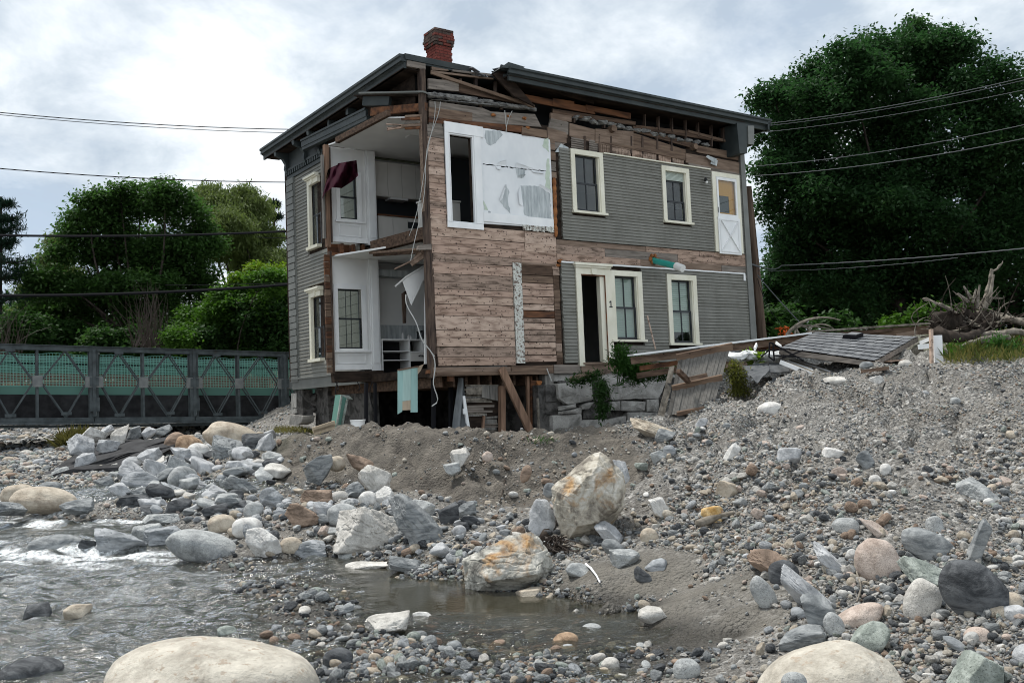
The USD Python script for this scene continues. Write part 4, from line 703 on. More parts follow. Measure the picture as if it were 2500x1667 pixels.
pebbles('gravel', 52000, (-60, 2420, 840, 1590), 2.2, 7.5, 1.3, 'fine gravel covering the heap and the bar', MIX, 4, 1, (-.03, 9))
pebbles('river_gravel', 6000, (-60, 460, 975, 1130), 3, 16, 1.5, 'gravel of the dry river bed under the bridge', MIX, 5, 1)
# ------------------------------------------------------------------ the ruined house; local axes: x along the river front, y inwards, z up, origin at the torn corner
house = thing('ruined_house', 'two storey grey clapboard house torn open at its corner, standing over the washed out bank', 'house', CORNER, YAW)
hr = np.random.default_rng(31)
def zpx(pts, t=0): return float(np.mean([onT(u, v, t)[2] for u, v in pts]))
def spx(pts, t=0): return float(np.mean([onT(u, v, t)[0] for u, v in pts]))
# openings of the river front: (s0, s1, z0, z1)
OP = dict(kit=(.61, 1.21, 3.14, 5.05), w1=(4.10, 4.86, 3.67, 5.02), w2=(7.06, 7.80, 3.66, 4.94), d2=(8.91, 9.70, 3.02, 4.98), d1=(4.12, 4.74, .05, 2.10), w3=(5.17, 5.92, .60, 2.14), w4=(7.07, 7.84, .52, 2.12))
core = sbox(.1, -.02, 10.1, 5.62)
for a in OP.values(): core = core.difference(sbox(a[0], a[2], a[1], a[3]))
front = put('front_wall', poly_t(core, .035, .14), 'attic_dark', house)
side_poly = sbox(3.42, .0, 8.0, 6.3).difference(sbox(5.75, 3.5, 6.12, 5.15)).difference(sbox(5.75, .52, 6.2, 2.15))
side = put('side_wall', poly_s(side_poly, .03, .14), 'attic_dark', house)
put('rear_wall', cat([rb(0.15, 10.1, 7.9, 8.0, -.2, 6.3), rb(10.0, 10.12, .15, 7.9, -.2, 6.5)]), 'siding_worn', house)
put('floor', cat([rb(.15, 10.0, .16, 7.9, -.22, -.03), rb(.15, 10.0, .16, 7.9, 2.84, 3.02)]), 'attic_dark', house)
put('ceiling', cat([poly_z(Polygon([(-.74, 3.28), (-.64, 2.8), (-.48, .74), (-.12, .50), (.16, .28), (3.35, .2), (3.35, 3.7), (.02, 3.7), (.02, 3.28)]), 5.45, 5.48), rb(3.5, 9.95, .16, 7.8, 5.35, 5.42)]), 'interior_white', house)
put('ceiling', poly_z(Polygon([(-.7, 3.28), (-.7, 3.05), (.25, .75), (3.35, .6), (3.35, 3.6), (.02, 3.6)]), 2.76, 2.8), 'interior_white', house)
put('ceiling_light', rb(.55, .8, 1.6, 1.85, 5.43, 5.449), 'appliance', house)
put('room_wall', cat([rb(3.38, 3.46, .2, 7.85, -.03, 5.5), rb(.02, 9.9, 4.4, 4.46, -.03, 5.4)]), 'interior_white', house)

# ---- planks of the sheathing on the river front
def board(parent, s0, s1, z0, z1, mat_, t0=0.0, th=.03, name='plank', j=.004): return put(name, rb(s0, s1, t0 + hr.uniform(-.004, .004), t0 + th, z0, z1, j), mat_, parent)
def pine(): return f'pine_{hr.integers(5)}'
rows = [-30, 60, 120, 178, 238, 318, 375, 425, 470, 530, 612, 715, 770, 832, 905, 968]
zs = [onT(*k5(250, y))[2] for y in rows]
for i in range(len(zs) - 1):
    z1, z0 = zs[i] - .006, zs[i + 1] + .006
    if i < 4:
        sp = onT(*k5(725 if i < 2 else 700, rows[i]))[0]
        board(front, .10, sp, z0, z1, pine()); board(front, sp + .012, 3.46, z0 - .01, z1 + .004, pine())
    else: board(front, .10 + .012 * max(0, i - 6) * .6, 2.17, z0, z1, pine())
for a, b, mt in ((255, 325, 'old_wood_0'), (327, 379, 'old_wood_1'), (382, 424, None), (427, 474, None), (477, 528, None), (532, 574, None), (577, 624, 'rust_wood'), (628, 659, None), (662, 709, None), (712, 744, None), (747, 794, None), (797, 839, None), (842, 888, None), (891, 938, None)):
    board(front, 2.43, 3.32, zpx([k5(830, b)]), zpx([k5(830, a)]) - .008, mt or pine(), th=.03)
put('old_trim', rb(2.185, 2.415, -.02, .03, .03, 2.31), 'peeling', front); put('old_trim', rb(2.19, 3.4, -.018, .03, 2.29, 2.335), 'old_wood_2', front)
z = .0
while z < 2.3:
    h = hr.uniform(.12, .3); board(front, 3.335, 3.52 - hr.uniform(0, .03), z, min(z + h, 2.38) - .008, ['old_wood_1', 'old_wood_0', 'pine_3'][hr.integers(3)], t0=.004); z += h
k = [585, 640, 680, 740, 795, 860, 905, 965, 1025, 1075, 1130, 1170, 1215, 1260, 1300, 1350, 1388]
for a, b in zip(k[:-1], k[1:]): board(front, .09, .50 + hr.uniform(-.015, .01), zpx([k2(215, b)]), zpx([k2(215, a)]) - .007, pine() if a > 660 else 'old_wood_3')
for a, b in ((600, 640), (650, 720), (725, 770), (780, 850), (860, 930), (940, 985)): board(front, 3.40, 3.56, zpx([k2(1095, b)]), zpx([k2(1095, a)]), 'old_wood_%d' % hr.integers(1, 4), t0=.004)
# band between the storeys
zz = [2.93, 2.80, 2.60, 2.42]
for i in range(3):
    cuts = [3.47, [6.3, 4.95, 6.1][i], [8.2, 7.4, 9.0][i], 9.97]
    for a, b in zip(cuts[:-1], cuts[1:]): board(front, a, b - .014, zz[i + 1] + .008 - (.012 if i < 2 else 0), zz[i] - .008, ['old_wood_3', 'pine_3', 'pine_1', 'old_wood_2'][hr.integers(4)], t0=-.004)
# header boards above the upper storey, ragged and stained
def q2(a, t=0.0, th=.05, name='header_board', mt='old_wood_2', K=k2): put(name, ft([K(*p) for p in a], t, th, .006), mt, front)
q2([(150, 590), (250, 590), (250, 528), (150, 522)], mt='old_wood_3')
q2([(150, 560), (870, 640), (870, 592), (150, 524)], mt='rust_wood', t=-.01)
q2([(860, 660), (1050, 680), (1050, 622), (860, 594)], mt='old_wood_1', t=-.03)
q2([(400, 548), (1010, 598), (960, 500), (400, 468)], mt='old_wood_3', t=.005)
q2([(150, 516), (480, 556), (480, 488), (150, 446)], mt='old_wood_1', t=-.01)
q2([(155, 450), (720, 520), (560, 452), (155, 396)], mt='old_wood_3', t=.01)
q2([(1055, 700), (1200, 720), (1200, 640), (1055, 600)], mt='old_wood_2'); q2([(1060, 610), (1215, 655), (1215, 560), (1080, 530)], mt='old_wood_3'); q2([(1080, 530), (1240, 560), (1240, 515), (1080, 490)], mt='old_wood_2')
q2([(1055, 745), (1120, 765), (1205, 715), (1060, 695)], mt='old_wood_3', t=.01)
for a, mt in (([(145, 330), (370, 385), (370, 275), (145, 215)], 'old_wood_2'), ([(370, 390), (700, 455), (700, 290), (370, 265)], 'old_wood_2'), ([(370, 375), (700, 445), (1150, 540), (1150, 475)], 'old_wood_1'), ([(700, 445), (1155, 545), (1155, 450), (700, 300)], 'old_wood_1'),
              ([(1160, 560), (1620, 660), (1620, 560), (1160, 480)], 'old_wood_2'), ([(1250, 470), (1615, 540), (1615, 475), (1250, 410)], 'old_wood_1'), ([(700, 290), (1250, 445), (1250, 400), (700, 240)], 'old_wood_0'), ([(0, 290), (125, 345), (125, 200), (0, 140)], 'old_wood_2'), ([(1180, 600), (1620, 690), (1620, 655), (1180, 560)], 'old_wood_3')):
    q2(a, mt=mt, K=k3, t=float(hr.uniform(-.02, .02)), name='header_board')
for x0, x1, y0, y1, mt in ((160, 275, 340, 448, 'old_wood_3'), (315, 395, 360, 470, 'drywall_grey'), (400, 500, 380, 480, 'old_wood_2'), (515, 680, 400, 495, 'pine_3'), (690, 780, 435, 515, 'pine_1'), (785, 900, 455, 540, 'pine_3'), (920, 1030, 465, 560, 'pine_1'), (1040, 1140, 490, 575, 'pine_3')):
    n = 6
    for i in range(n):                          # lath and split sheathing showing between the studs
        a, b = y0 + (y1 - y0) * i / n, y0 + (y1 - y0) * (i + .8) / n; sl = .17 * (x1 - x0)
        if x0 < 400: q2([(x0, b), (x1, b + sl), (x1, a + sl), (x0, a)], t=.012, th=.012, name='lath', mt='old_wood_3', K=k3)
        else:
            xa, xb = x0 + (x1 - x0) * i / n, x0 + (x1 - x0) * (i + .9) / n
            q2([(xa, y1 + .17 * (xa - x0)), (xb, y1 + .17 * (xb - x0) - hr.uniform(0, 8)), (xb, y0 + .17 * (xb - x0)), (xa, y0 + .17 * (xa - x0))], t=.012, th=.012, name='lath', mt=mt, K=k3)
for x in (280, 400, 505, 684, 782, 908, 1034): q2([(x - 8, 480), (x + 8, 482), (x + 6, 330), (x - 8, 330)], t=.0, th=.08, name='stud', mt='timber_dark_vertical', K=k3)

# ---- clapboards
def clap(parent, s0, s1, z0, e, mt='siding'):
    p = np.array([[s0, -.030, z0], [s1, -.030, z0], [s1, .034, z0], [s0, .034, z0], [s0, -.006, z0 + e + .012], [s1, -.006, z0 + e + .012], [s1, .034, z0 + e + .012], [s0, .034, z0 + e + .012]])
    p[:4, 1] += hr.uniform(-.003, .003); put('clapboard', hexa(p), mt if hr.random() < .72 else 'siding_worn', parent)
def clap_zone(parent, s0, s1, z0, z1, e, holes, edge=0.0, mt='siding'):
    n = int(round((z1 - z0) / e)); e = (z1 - z0) / n
    for i in range(n):
        a = z0 + i * e; free = [(s0 + hr.uniform(-edge, edge), s1)]
        for h in holes:
            if h[2] < a + e * .7 and h[3] > a + e * .3:
                free = [x for f in free for x in ((f[0], min(f[1], h[0])), (max(f[0], h[1]), f[1])) if x[1] - x[0] > .02]
        for f in free: clap(parent, f[0], f[1], a, e - .0, mt)
grow = lambda o, d, u, b: (o[0] - d, o[1] + d, o[2] - b, o[3] + u)
up = [grow(OP['w1'], .13, .12, .13), grow(OP['w2'], .13, .12, .13), grow(OP['d2'], .15, .13, .14)]
clap_zone(front, 3.66, 9.93, 2.94, 5.14, .074, up, .012)
lo = [grow(OP['d1'], .16, .3, .2), grow(OP['w3'], .16, .2, .16), grow(OP['w4'], .16, .16, .12), (4.6, 5.2, 1.8, 2.5), (4.6, 5.2, .4, 2.3)]
clap_zone(front, 3.56, 9.95, .03, 2.36, .080, lo, .01)
put('siding_scrap', ft([k3(20, 470), k3(135, 470), k3(135, 430), k3(70, 395)], -.012, .03), 'drywall_grey', front)
put('drip_strip', rb(3.56, 9.86, -.05, .02, 2.375, 2.41), 'white_paint', front); put('drip_strip', rb(9.80, 9.86, -.055, .0, 2.20, 2.37), 'white_paint', front)
put('drip_strip', rb(5.02, 8.74, -.05, .02, 5.135, 5.165), 'cream', front)
# corner boards and posts
cb = [onT(*k3(1640, 490), -.05), onT(*k6(1722, 765), -.05)]
put('corner_board', hexa([[9.96, -.05, -.1], [10.20, -.05, -.1], [10.20, .1, -.1], [9.96, .1, -.1], [9.93, -.05, 5.75], [10.10, -.05, 5.75], [10.10, .1, 5.75], [9.93, .1, 5.75]]), 'trim_grey', house)
put('corner_post', rb(-.035, .085, -.01, .13, -.25, 6.42, .006), 'timber_dark_vertical', house)
put('corner_post', rb(-.05, -.036, .0, .12, 3.3, 5.4, .004), 'old_wood_2', house, label='splintered inner corner post')
for i, (z0, z1, w) in enumerate(((.25, 1.2, .05), (1.25, 1.9, .045), (1.95, 2.6, .04))): put('blocking', rb(.086, .1 + w * .5, -.005, .05, z0, z1, .006), 'timber_dark_vertical', house)

# ---- white inner wall laid open on the river front
w = put('exposed_room_wall', poly_t(Polygon([(.52, 3.02), (1.4, 3.04), (1.42, 3.14), (3.4, 3.18), (3.40, 5.28), (.52, 5.33)]).difference(sbox(*[OP['kit'][i] for i in (0, 2, 1, 3)])), -.012, .034), 'drywall', front)
for q in ([.50, .60, 3.12, 5.3], [1.25, 1.43, 3.12, 5.08]): put('casing', rb(q[0], q[1], -.04, -.0125, q[2], q[3]), 'white_paint', w)
put('casing', rb(.50, 1.5, -.042, -.0125, 5.085, 5.32), 'white_paint', w); put('casing', rb(.49, 1.42, -.05, -.0125, 2.99, 3.11), 'white_paint', w); put('casing', rb(.6, .615, -.055, -.03, 3.12, 5.06), 'white_paint', w)
put('baseboard', rb(1.44, 3.395, -.03, -.0125, 3.19, 3.39), 'white_paint', w)
put('reveal', cat([rb(.597, .609, -.03, .14, 3.12, 5.08), rb(1.212, 1.248, -.03, .08, 3.12, 5.08), rb(.61, 1.21, -.03, .12, 5.052, 5.075)]), 'white_paint', w)
def torn(px, mt, lift=.0035, name='torn_patch'):
    pts = np.array([onT(*k2(*p), -.012)[[0, 2]] for p in px]); ring = []
    for a, b in zip(pts, np.roll(pts, -1, 0)):
        n = max(2, int(np.linalg.norm(b - a) / .05)); ring += [a + (b - a) * i / n + (hr.normal(size=2) * .009 if i else 0) for i in range(n)]
    put(name, poly_t(Polygon(ring).buffer(0), -.012 - lift, -.0122), mt, w)
torn([(580, 625), (690, 622), (712, 655), (660, 720), (620, 740), (590, 720), (575, 680)], 'drywall_grey')
torn([(738, 1035), (762, 1090), (752, 1160), (770, 1260), (720, 1210), (690, 1165), (715, 1140)], 'drywall_grey')
torn([(850, 1045), (990, 1050), (1075, 1110), (1085, 1320), (950, 1310), (880, 1270), (870, 1200), (830, 1100)], 'drywall_grey')
torn([(812, 908), (885, 925), (870, 985), (825, 985)], 'drywall_grey')
torn([(1030, 690), (1062, 680), (1068, 790), (1015, 740)], 'drywall_green'); torn([(1050, 850), (1068, 840), (1078, 1100), (1042, 1060), (1038, 990)], 'drywall_green')
torn([(560, 878), (1062, 934), (1062, 941), (560, 884)], 'dark_inside', .002, 'crack'); torn([(566, 1160), (600, 1235), (572, 1232)], 'drywall_green', .005); torn([(600, 1240), (622, 1246), (620, 1288), (602, 1284)], 'drywall_grey', .004, 'socket_box')
def curl(px, out, name='paper_flap', mt='drywall'):                     # a flap of paper peeling away from the wall
    a, b, c, d = [onT(*k2(*p), -.016) for p in px]; v = []
    for i in range(7):
        t = i / 6; o = np.array([0, -.45 * out * t ** 1.6, 0]); v += [a + (d - a) * t + o, b + (c - b) * t + o * (1 + .3 * hr.random())]
    v = np.array(v); f = [[2 * i, 2 * i + 1, 2 * i + 3] for i in range(6)] + [[2 * i, 2 * i + 3, 2 * i + 2] for i in range(6)]
    v2 = v + [0, .003, 0]; f = np.array(f); put(name, (np.vstack([v, v2]), np.vstack([f, f[:, ::-1] + len(v)])), mt, w)
curl([(660, 890), (740, 900), (735, 850), (690, 862)], .06); curl([(810, 905), (1000, 930), (880, 895), (815, 868)], .05); curl([(655, 892), (700, 897), (690, 925), (668, 920)], .05); curl([(925, 925), (1030, 940), (1020, 955), (945, 945)], .04)
curl([(850, 1045), (870, 1200), (835, 1190), (826, 1100)], .06); curl([(985, 1045), (1075, 1105), (1080, 1085), (995, 1035)], .05); curl([(738, 1035), (690, 1165), (684, 1150), (728, 1040)], .05); curl([(825, 985), (870, 985), (885, 960), (840, 965)], .06, mt='drywall_grey')
put('splintered_edge', cat([rb(2.5 + .09 * i, 2.57 + .09 * i, -.05, .0, 3.11 - hr.uniform(0, .05), 3.19, .012) for i in range(10)]), 'peeling', w)
for a, b, r_ in ((990, 1050, .05), (1040, 1100, .055), (1090, 1150, .04), (1140, 1210, .05), (1200, 1280, .045), (1280, 1350, .04), (1350, 1430, .05)):
    p = onT(*k2(1108 + (a - 990) * .03, (a + b) / 2), -.03); v, f = rock_mesh('round', 900 + a, 3); put('foam_bead', (v * [.10, .09, (b - a) / 3.1356 * 22 / FPX * 1.25] + p, f), 'foam_orange', front)
for q, sc in ((k5(978, 225), .16), (k5(968, 255), .12), (k2(905, 605), .14), (k2(640, 505), .12), (k2(760, 515), .1), (k2(880, 530), .12)):
    v, f = rock_mesh('ang', int(q[0]), 3); put('foam_bead', (v * [sc, .08, sc * .6] + onT(*q, -.01), f), 'foam_orange', front)

# ---- windows, doors
def window(parent, o, t=0.0, cas=.12, head=.12, sill=True, blinds=False, mid=.5, muntin=True, crown=False, mt='cream', name='window', louvre=0):
    s0, s1, z0, z1 = o; T = -.05
    x = put(name, cat([rb(s0 - cas, s0, T, .03, z0 - .02, z1 + head), rb(s1, s1 + cas, T, .03, z0 - .02, z1 + head), rb(s0, s1, T - .003, .03, z1, z1 + head)] + ([rb(s0 - cas - .03, s1 + cas + .03, T - .05, .03, z1 + head, z1 + head + .05), rb(s0 - cas - .015, s1 + cas + .015, T - .03, .03, z1 + head - .03, z1 + head - .0)] if crown else [])), mt, parent)
    if sill: put('sill', rb(s0 - cas - .02, s1 + cas + .05, T - .045, .02, z0 - .075, z0 - .02), mt, x)
    put('reveal', cat([rb(s0, s0 + .02, -.03, .13, z0, z1), rb(s1 - .035, s1, -.03, .13, z0, z1)]), mt, x)
    zt = z1 - louvre; zm = z0 + (zt - z0) * mid; b = .045
    for a0, a1, yy in ((z0, zm + .02, .03), (zm - .02, zt, .055)):
        ss = put('sash', cat([rb(s0 + .02, s0 + .02 + b, yy, yy + .03, a0, a1), rb(s1 - .035 - b, s1 - .035, yy, yy + .03, a0, a1), rb(s0 + .02 + b, s1 - .035 - b, yy, yy + .03, a0, a0 + b), rb(s0 + .02 + b, s1 - .035 - b, yy, yy + .03, a1 - b, a1)] + ([rb((s0 + s1) / 2 - .02, (s0 + s1) / 2 + .008, yy + .003, yy + .027, a0 + b, a1 - b)] if muntin else [])), 'sash_black', x)
    m_ = (s0 + s1) / 2
    for a0, a1, yy in ((z0 + b, zm + .02 - b, .045), (zm - .02 + b, zt - b, .07)):
        for c0, c1 in (((s0 + .02 + b, m_ - .02), (m_ + .008, s1 - .035 - b)) if muntin else ((s0 + .02 + b, s1 - .035 - b),)): put('pane', rb(c0, c1, yy, yy + .003, a0, a1), 'pane', x)
    if louvre: 
        for i in range(7): put('slat', rb(s0 + .02, s1 - .04, .02, .05, z1 - louvre + i * louvre / 7, z1 - louvre + (i + .7) * louvre / 7), 'blind', x)
    if blinds:
        n = int((z1 - z0 - blinds) / .052); put('blind', cat([rb(s0 + .05, s1 - .05, .115, .135, z0 + blinds + .052 * i, z0 + blinds + .052 * i + .043, .0015) for i in range(n)]), 'blind', x)
    return x
window(front, OP['w1'], mid=.5); window(front, OP['w2'], blinds=.0, mid=.48, louvre=.22)
window(front, OP['w3'], blinds=.02, head=.13, cas=.15); window(front, OP['w4'], blinds=.28, head=.14, cas=.14)
put('bracing_bar', rb(7.1, 7.75, .112, .114, 4.0, 4.2), 'dark_inside', front)
# upper door with a storm door whose lower half is a crossed panel
s0, s1, z0, z1 = OP['d2']
d = put('upper_door', cat([rb(s0 - .14, s0, -.055, .03, z0 - .08, z1 + .12), rb(s1, s1 + .14, -.055, .03, z0 - .08, z1 + .12), rb(s0, s1, -.058, .03, z1, z1 + .12), rb(s0, s1, -.05, .03, z0 - .13, z0 - .02)]), 'cream', front)
put('storm_door', cat([rb(s0 + .005, s0 + .065, -.07, -.02, z0, z1 - .01), rb(s1 - .065, s1 - .005, -.07, -.02, z0, z1 - .01), rb(s0 + .065, s1 - .065, -.07, -.02, z1 - .09, z1 - .01), rb(s0 + .065, s1 - .065, -.07, -.02, z0 + .86, z0 + .95), rb(s0 - .03, s1 + .03, -.085, -.06, z0 - .13, z0 + .86)]), 'white_paint', d)
a, b, c, e = s0 + .06, s1 - .06, z0 - .04, z0 + .78
for p, q in (((a, c), (b, e)), ((a, e), (b, c))): put('cross_bar', beam((p[0], -.092, p[1]), (q[0], -.092, q[1]), .012, .05, (0, -1, 0)), 'white_paint', d)
put('panel_frame', cat([rb(a - .03, b + .03, -.096, -.086, e, e + .035), rb(a - .03, b + .03, -.096, -.086, c - .035, c), rb(a - .03, a, -.096, -.086, c, e), rb(b, b + .03, -.096, -.086, c, e)]), 'white_paint', d)
put('pane', rb(s0 + .065, s1 - .065, -.045, -.041, z0 + .95, z1 - .09), 'pane', d)
put('inner_door', cat([rb(s0, s0 + .10, .0, .03, z0, z1), rb(s1 - .27, s1 - .12, .0, .03, z0, z1), rb(s0 + .1, s1 - .27, .0, .03, z1 - .5, z1), rb(s0 + .1, s1 - .27, .0, .03, z0, z0 + 1.0), rb(s1 - .12, s1, .02, .03, z0, z1)]), 'ochre_door', d)
put('inner_pane', rb(s0 + .1, s1 - .27, .012, .017, z0 + 1.0, z1 - .5), 'sash_black', d); put('hinge', rb(s0 - .0, s0 + .02, -.078, -.071, z0 + .97, z0 + 1.12), 'sash_black', d)
# street door standing open, cornice with a keystone over it, house number
s0, s1, z0, z1 = OP['d1']
d = put('front_door_frame', cat([rb(s0 - .15, s0, -.055, .03, z0 - .1, z1 + .03), rb(s1 + .12, s1 + .305, -.055, .03, z0 + .08, z1 + .03), rb(s0 - .15, s1 + .29, -.058, .03, z1 + .03, z1 + .19)]), 'cream', front)
put('header_cornice', cat([rb(s0 - .21, s1 + .33, -.12, .03, z1 + .24, z1 + .30), rb(s0 - .18, s1 + .30, -.09, .03, z1 + .19, z1 + .24)]), 'cream', d); put('keystone', hexa([[s0 + .33, -.085, z1 + .03], [s0 + .45, -.085, z1 + .03], [s0 + .45, -.05, z1 + .03], [s0 + .33, -.05, z1 + .03], [s0 + .30, -.085, z1 + .17], [s0 + .48, -.085, z1 + .17], [s0 + .48, -.05, z1 + .17], [s0 + .30, -.05, z1 + .17]]), 'cream', d)
put('jamb', cat([rb(s1 - .03, s1 + .12, -.03, .10, z0 - .03, z1), rb(s0, s0 + .02, -.04, .1, z0 - .03, z1)]), 'cream', d); put('door_stop', cat([rb(s1 + .095, s1 + .12, -.062, -.05, z0, z1 + .03), rb(s0, s1 + .1, -.062, -.05, z1 - .0, z1 + .03)]), 'rust_wood', d); put('threshold', rb(s0 - .05, s1 + .12, -.08, .1, z0 - .06, z0 - .02), 'old_wood_2', d)
tm = meshkit.text_mesh('1', .15, .006, True); tv = np.array(tm.vertices)[:, [0, 2, 1]]; tv[:, 1] *= -1; tm_f = np.array(tm.faces)
put('house_number', (tv + [s1 + .19, -.0555, 1.36], tm_f), 'sash_black', d)
put('room_clutter', cat([rb(s1 - .2, s1 - .08, .6, .75, .05, .75), rb(s0 + .05, s1 - .22, .55, .6, .05, .32)]), 'cabinet', house)
put('hand_wheel', tube([(s1 - .27 + .09 * math.cos(a), .5 + .01 * a, .36 + .26 * math.sin(a)) for a in np.linspace(0, 6.3, 20)], .018), 'sash_black', house)
put('window', cat([rb(-.0, .01, 5, 5.01, 1, 1.01)]), 'cream', None) if False else None
# wall lamp, drain pipe, sill timbers, base
lp = onT(*k3(1325, 720), -.1)
l = put('wall_lamp', cat([tube([lp + [.06, .1, .03], lp + [.04, .02, .05], lp + [0, -.02, .04]], .018), tube([lp + [0, -.01, .08], lp + [0, -.03, .0]], [.03, .05], 10)]), 'lamp_black', front); v, f = rock_mesh('round', 3, 3); put('bulb', (v * .075 + lp + [.005, -.045, -.045], f), 'lamp_glass', l)
pa, pb, pc = onT(*k6(832, 113), -.0), onT(*k6(1035, 172), -.85), onT(*k6(1082, 190), -1.02)
dp = put('drain_pipe', tube([pa + [0, .1, 0], pb], .078, 18), 'pvc_green', front, smooth=40)
dd = (pc - pb) / np.linalg.norm(pc - pb); put('pipe_coupling', tube([pb - dd * .05, pc, pc + dd * .002, pc + dd * .002], [.092, .092, .092, .07], 18, False), 'pvc_white', dp, smooth=40); put('pipe_mouth', tube([pc - dd * .03, pc - dd * .02], .075, 16), 'dark_inside', dp)
for i in range(6): v, f = rock_mesh('ang', 70 + i, 3); a = i * 1.05; put('foam_bead', (v * .11 + pa + [.1 * math.cos(a), -.02, .1 * math.sin(a)], f), 'foam_orange', front)
for a, b, z0, z1, mt in ((.0, 2.0, -.22, -.04, 'old_wood_2'), (2.02, 3.2, -.2, -.03, 'old_wood_1'), (3.22, 4.0, -.22, -.01, 'old_wood_3'), (4.02, 6.5, -.2, -.0, 'old_wood_2'), (6.52, 10.05, -.2, .0, 'old_wood_2')): put('sill_beam', rb(a, b, -.03, .15, z0, z1, .012), mt, house)
put('sill_beam', ft([k5(105, 1030), k5(900, 1030), k5(900, 1005), k5(105, 1010)], -.06, .08, .01), 'old_wood_1', house)
# ---- attic strip below the roof, torn open
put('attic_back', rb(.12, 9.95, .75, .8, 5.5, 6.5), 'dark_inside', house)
put('attic_floor', rb(.12, 9.95, .14, .75, 5.62, 5.66), 'attic_dark', house)
def at_board(a, mt, t=.0, th=.05, K=k2, name='attic_board'): put(name, ft([K(*p) for p in a], t, th, .006), mt, house)
at_board([(145, 305), (375, 325), (378, 250), (145, 222)], 'old_wood_3', -.03)
at_board([(165, 178), (640, 235), (640, 222), (165, 165)], 'old_wood_2', -.01); at_board([(330, 172), (620, 205), (620, 188), (330, 156)], 'old_wood_3', -.03); at_board([(170, 160), (300, 168), (300, 135), (170, 130)], 'old_wood_2', 0)
at_board([(165, 190), (960, 455), (960, 430), (165, 168)], 'old_wood_1', -.06, .04, name='rafter'); at_board([(375, 330), (850, 420), (560, 310), (375, 250)], 'old_wood_0', .02); at_board([(250, 250), (960, 440), (940, 415), (250, 225)], 'old_wood_2', .1)
for x, y0, y1 in ((510, 225, 290), (660, 245, 345), (800, 335, 395), (390, 225, 250), (290, 190, 215), (545, 300, 340), (705, 430, 460), (360, 385, 415), (545, 410, 440)): at_board([(x - 11, y1), (x + 11, y1 + 3), (x + 9, y0), (x - 9, y0)], 'timber_dark_vertical', .05, .06, name='stud')
for a in ([(170, 385), (560, 420), (900, 455), (900, 440)], [(160, 350), (520, 400), (520, 372), (230, 335)]): at_board(a, 'insulation', -.03, .15, name='insulation_tuft')
for i in range(26):
    x = 170 + i * 31; p = onT(*k2(x, 352 + (x - 170) * .135 + hr.uniform(-8, 8)), .02); v, f = rock_mesh('ang', 300 + i, 3); v, f = wob((v, f), .12, 4, i); put('insulation_tuft', (v * [.26, .16, .1] + p, f), 'insulation', house)
for i in range(16):
    x = 200 + i * 75; p = onT(*k3(x, 170 + (x - 200) * .205 + hr.uniform(-10, 10)), .05); v, f = rock_mesh('ang', 340 + i, 3); v, f = wob((v, f), .12, 4, i); put('insulation_tuft', (v * [.3, .2, .12] + p, f), 'insulation', house)
at_board([(850, 340), (1400, 445), (1420, 500), (900, 400)], 'rust_wood', .03); at_board([(790, 240), (1411, 420), (1411, 330), (850, 225)], 'attic_dark', -.02)
at_board([(0, 60), (185, 100), (185, 30), (0, 0)], 'rust_wood', .02, K=k3); at_board([(290, 100), (680, 185), (680, 130), (290, 55)], 'rust_wood', .02, K=k3)
at_board([(0, 140), (720, 235), (720, 205), (0, 95)], 'old_wood_0', 0, K=k3); at_board([(720, 235), (1240, 290), (1600, 400), (720, 262)], 'old_wood_0', .02, K=k3); at_board([(1180, 300), (1600, 408), (1600, 385), (1180, 275)], 'old_wood_1', .0, K=k3)
for x, y0, y1 in ((805, 140, 245), (925, 160, 275), (1040, 175, 290), (1160, 190, 350), (1268, 210, 330), (1385, 235, 420), (1487, 255, 375), (1593, 275, 395), (190, 140, 210), (450, 190, 260)): at_board([(x - 6, y1), (x + 6, y1 + 2), (x + 5, y0), (x - 6, y0)], 'timber_dark_vertical', .0, .09, K=k3, name='stud')
for q, r_ in ((k3(535, 262), .09), (k3(1245, 418), .08)): p = onT(*q, -.12); put('joist_end', tube([p, p + [0, .3, 0]], r_, 9), 'old_wood_1', house)
put('flashing_scrap', ft([k3(1370, 570), k3(1425, 590), k3(1435, 540), k3(1380, 545)], -.06, .004), 'drywall_grey', house); put('flashing_scrap', ft([k3(1330, 510), k3(1400, 560), k3(1430, 530), k3(1345, 495)], -.08, .004), 'drywall_grey', house)
# ---- roof
roofp = Polygon([(-.5, .0), (1.25, .0), (1.45, .12), (1.6, .05), (1.78, .1), (1.9, -.1), (2.05, -.25), (1.95, -.5), (10.75, -.5), (10.75, 8.45), (-.5, 8.45)])
roof = put('roof', poly_z(roofp, 6.50, 6.56), 'eave_green', house)
put('soffit', cat([rb(-.42, .0, .05, 8.3, 6.36, 6.38), rb(2.0, 9.75, -.42, .7, 6.46, 6.48)]), 'attic_dark', roof)
def fascia(a, b, out, zt=6.66, name='fascia'):    # crown moulding of the eave, stepped profile
    a, b = np.array([*a, 0.]), np.array([*b, 0.]); o = np.array([*out, 0.])
    pr = [(0, zt), (0, zt - .05), (.035, zt - .07), (.05, zt - .15), (.11, zt - .19), (.11, zt - .30), (.16, zt - .30), (.16, zt)]
    v = np.array([e + o * -p[0] + [0, 0, p[1]] for e in (a, b) for p in pr]); n = len(pr); f = []
    for i in range(n): k_ = (i + 1) % n; f += [[i, k_, n + k_], [i, n + k_, n + i]]
    fc = trimesh.creation.triangulate_polygon(Polygon(pr), engine='earcut')[1]; f = np.vstack([f, fc[:, ::-1], fc + n])
    m = trimesh.Trimesh(v, f, process=False)
    if m.volume < 0: m.invert()
    put(name, m, 'eave_green', roof)
fascia((-.52, .02), (-.52, 8.47), (-1, 0)); fascia((2.0, -.52), (10.77, -.52), (0, -1)); fascia((10.77, -.5), (10.77, 8.4), (1, 0))
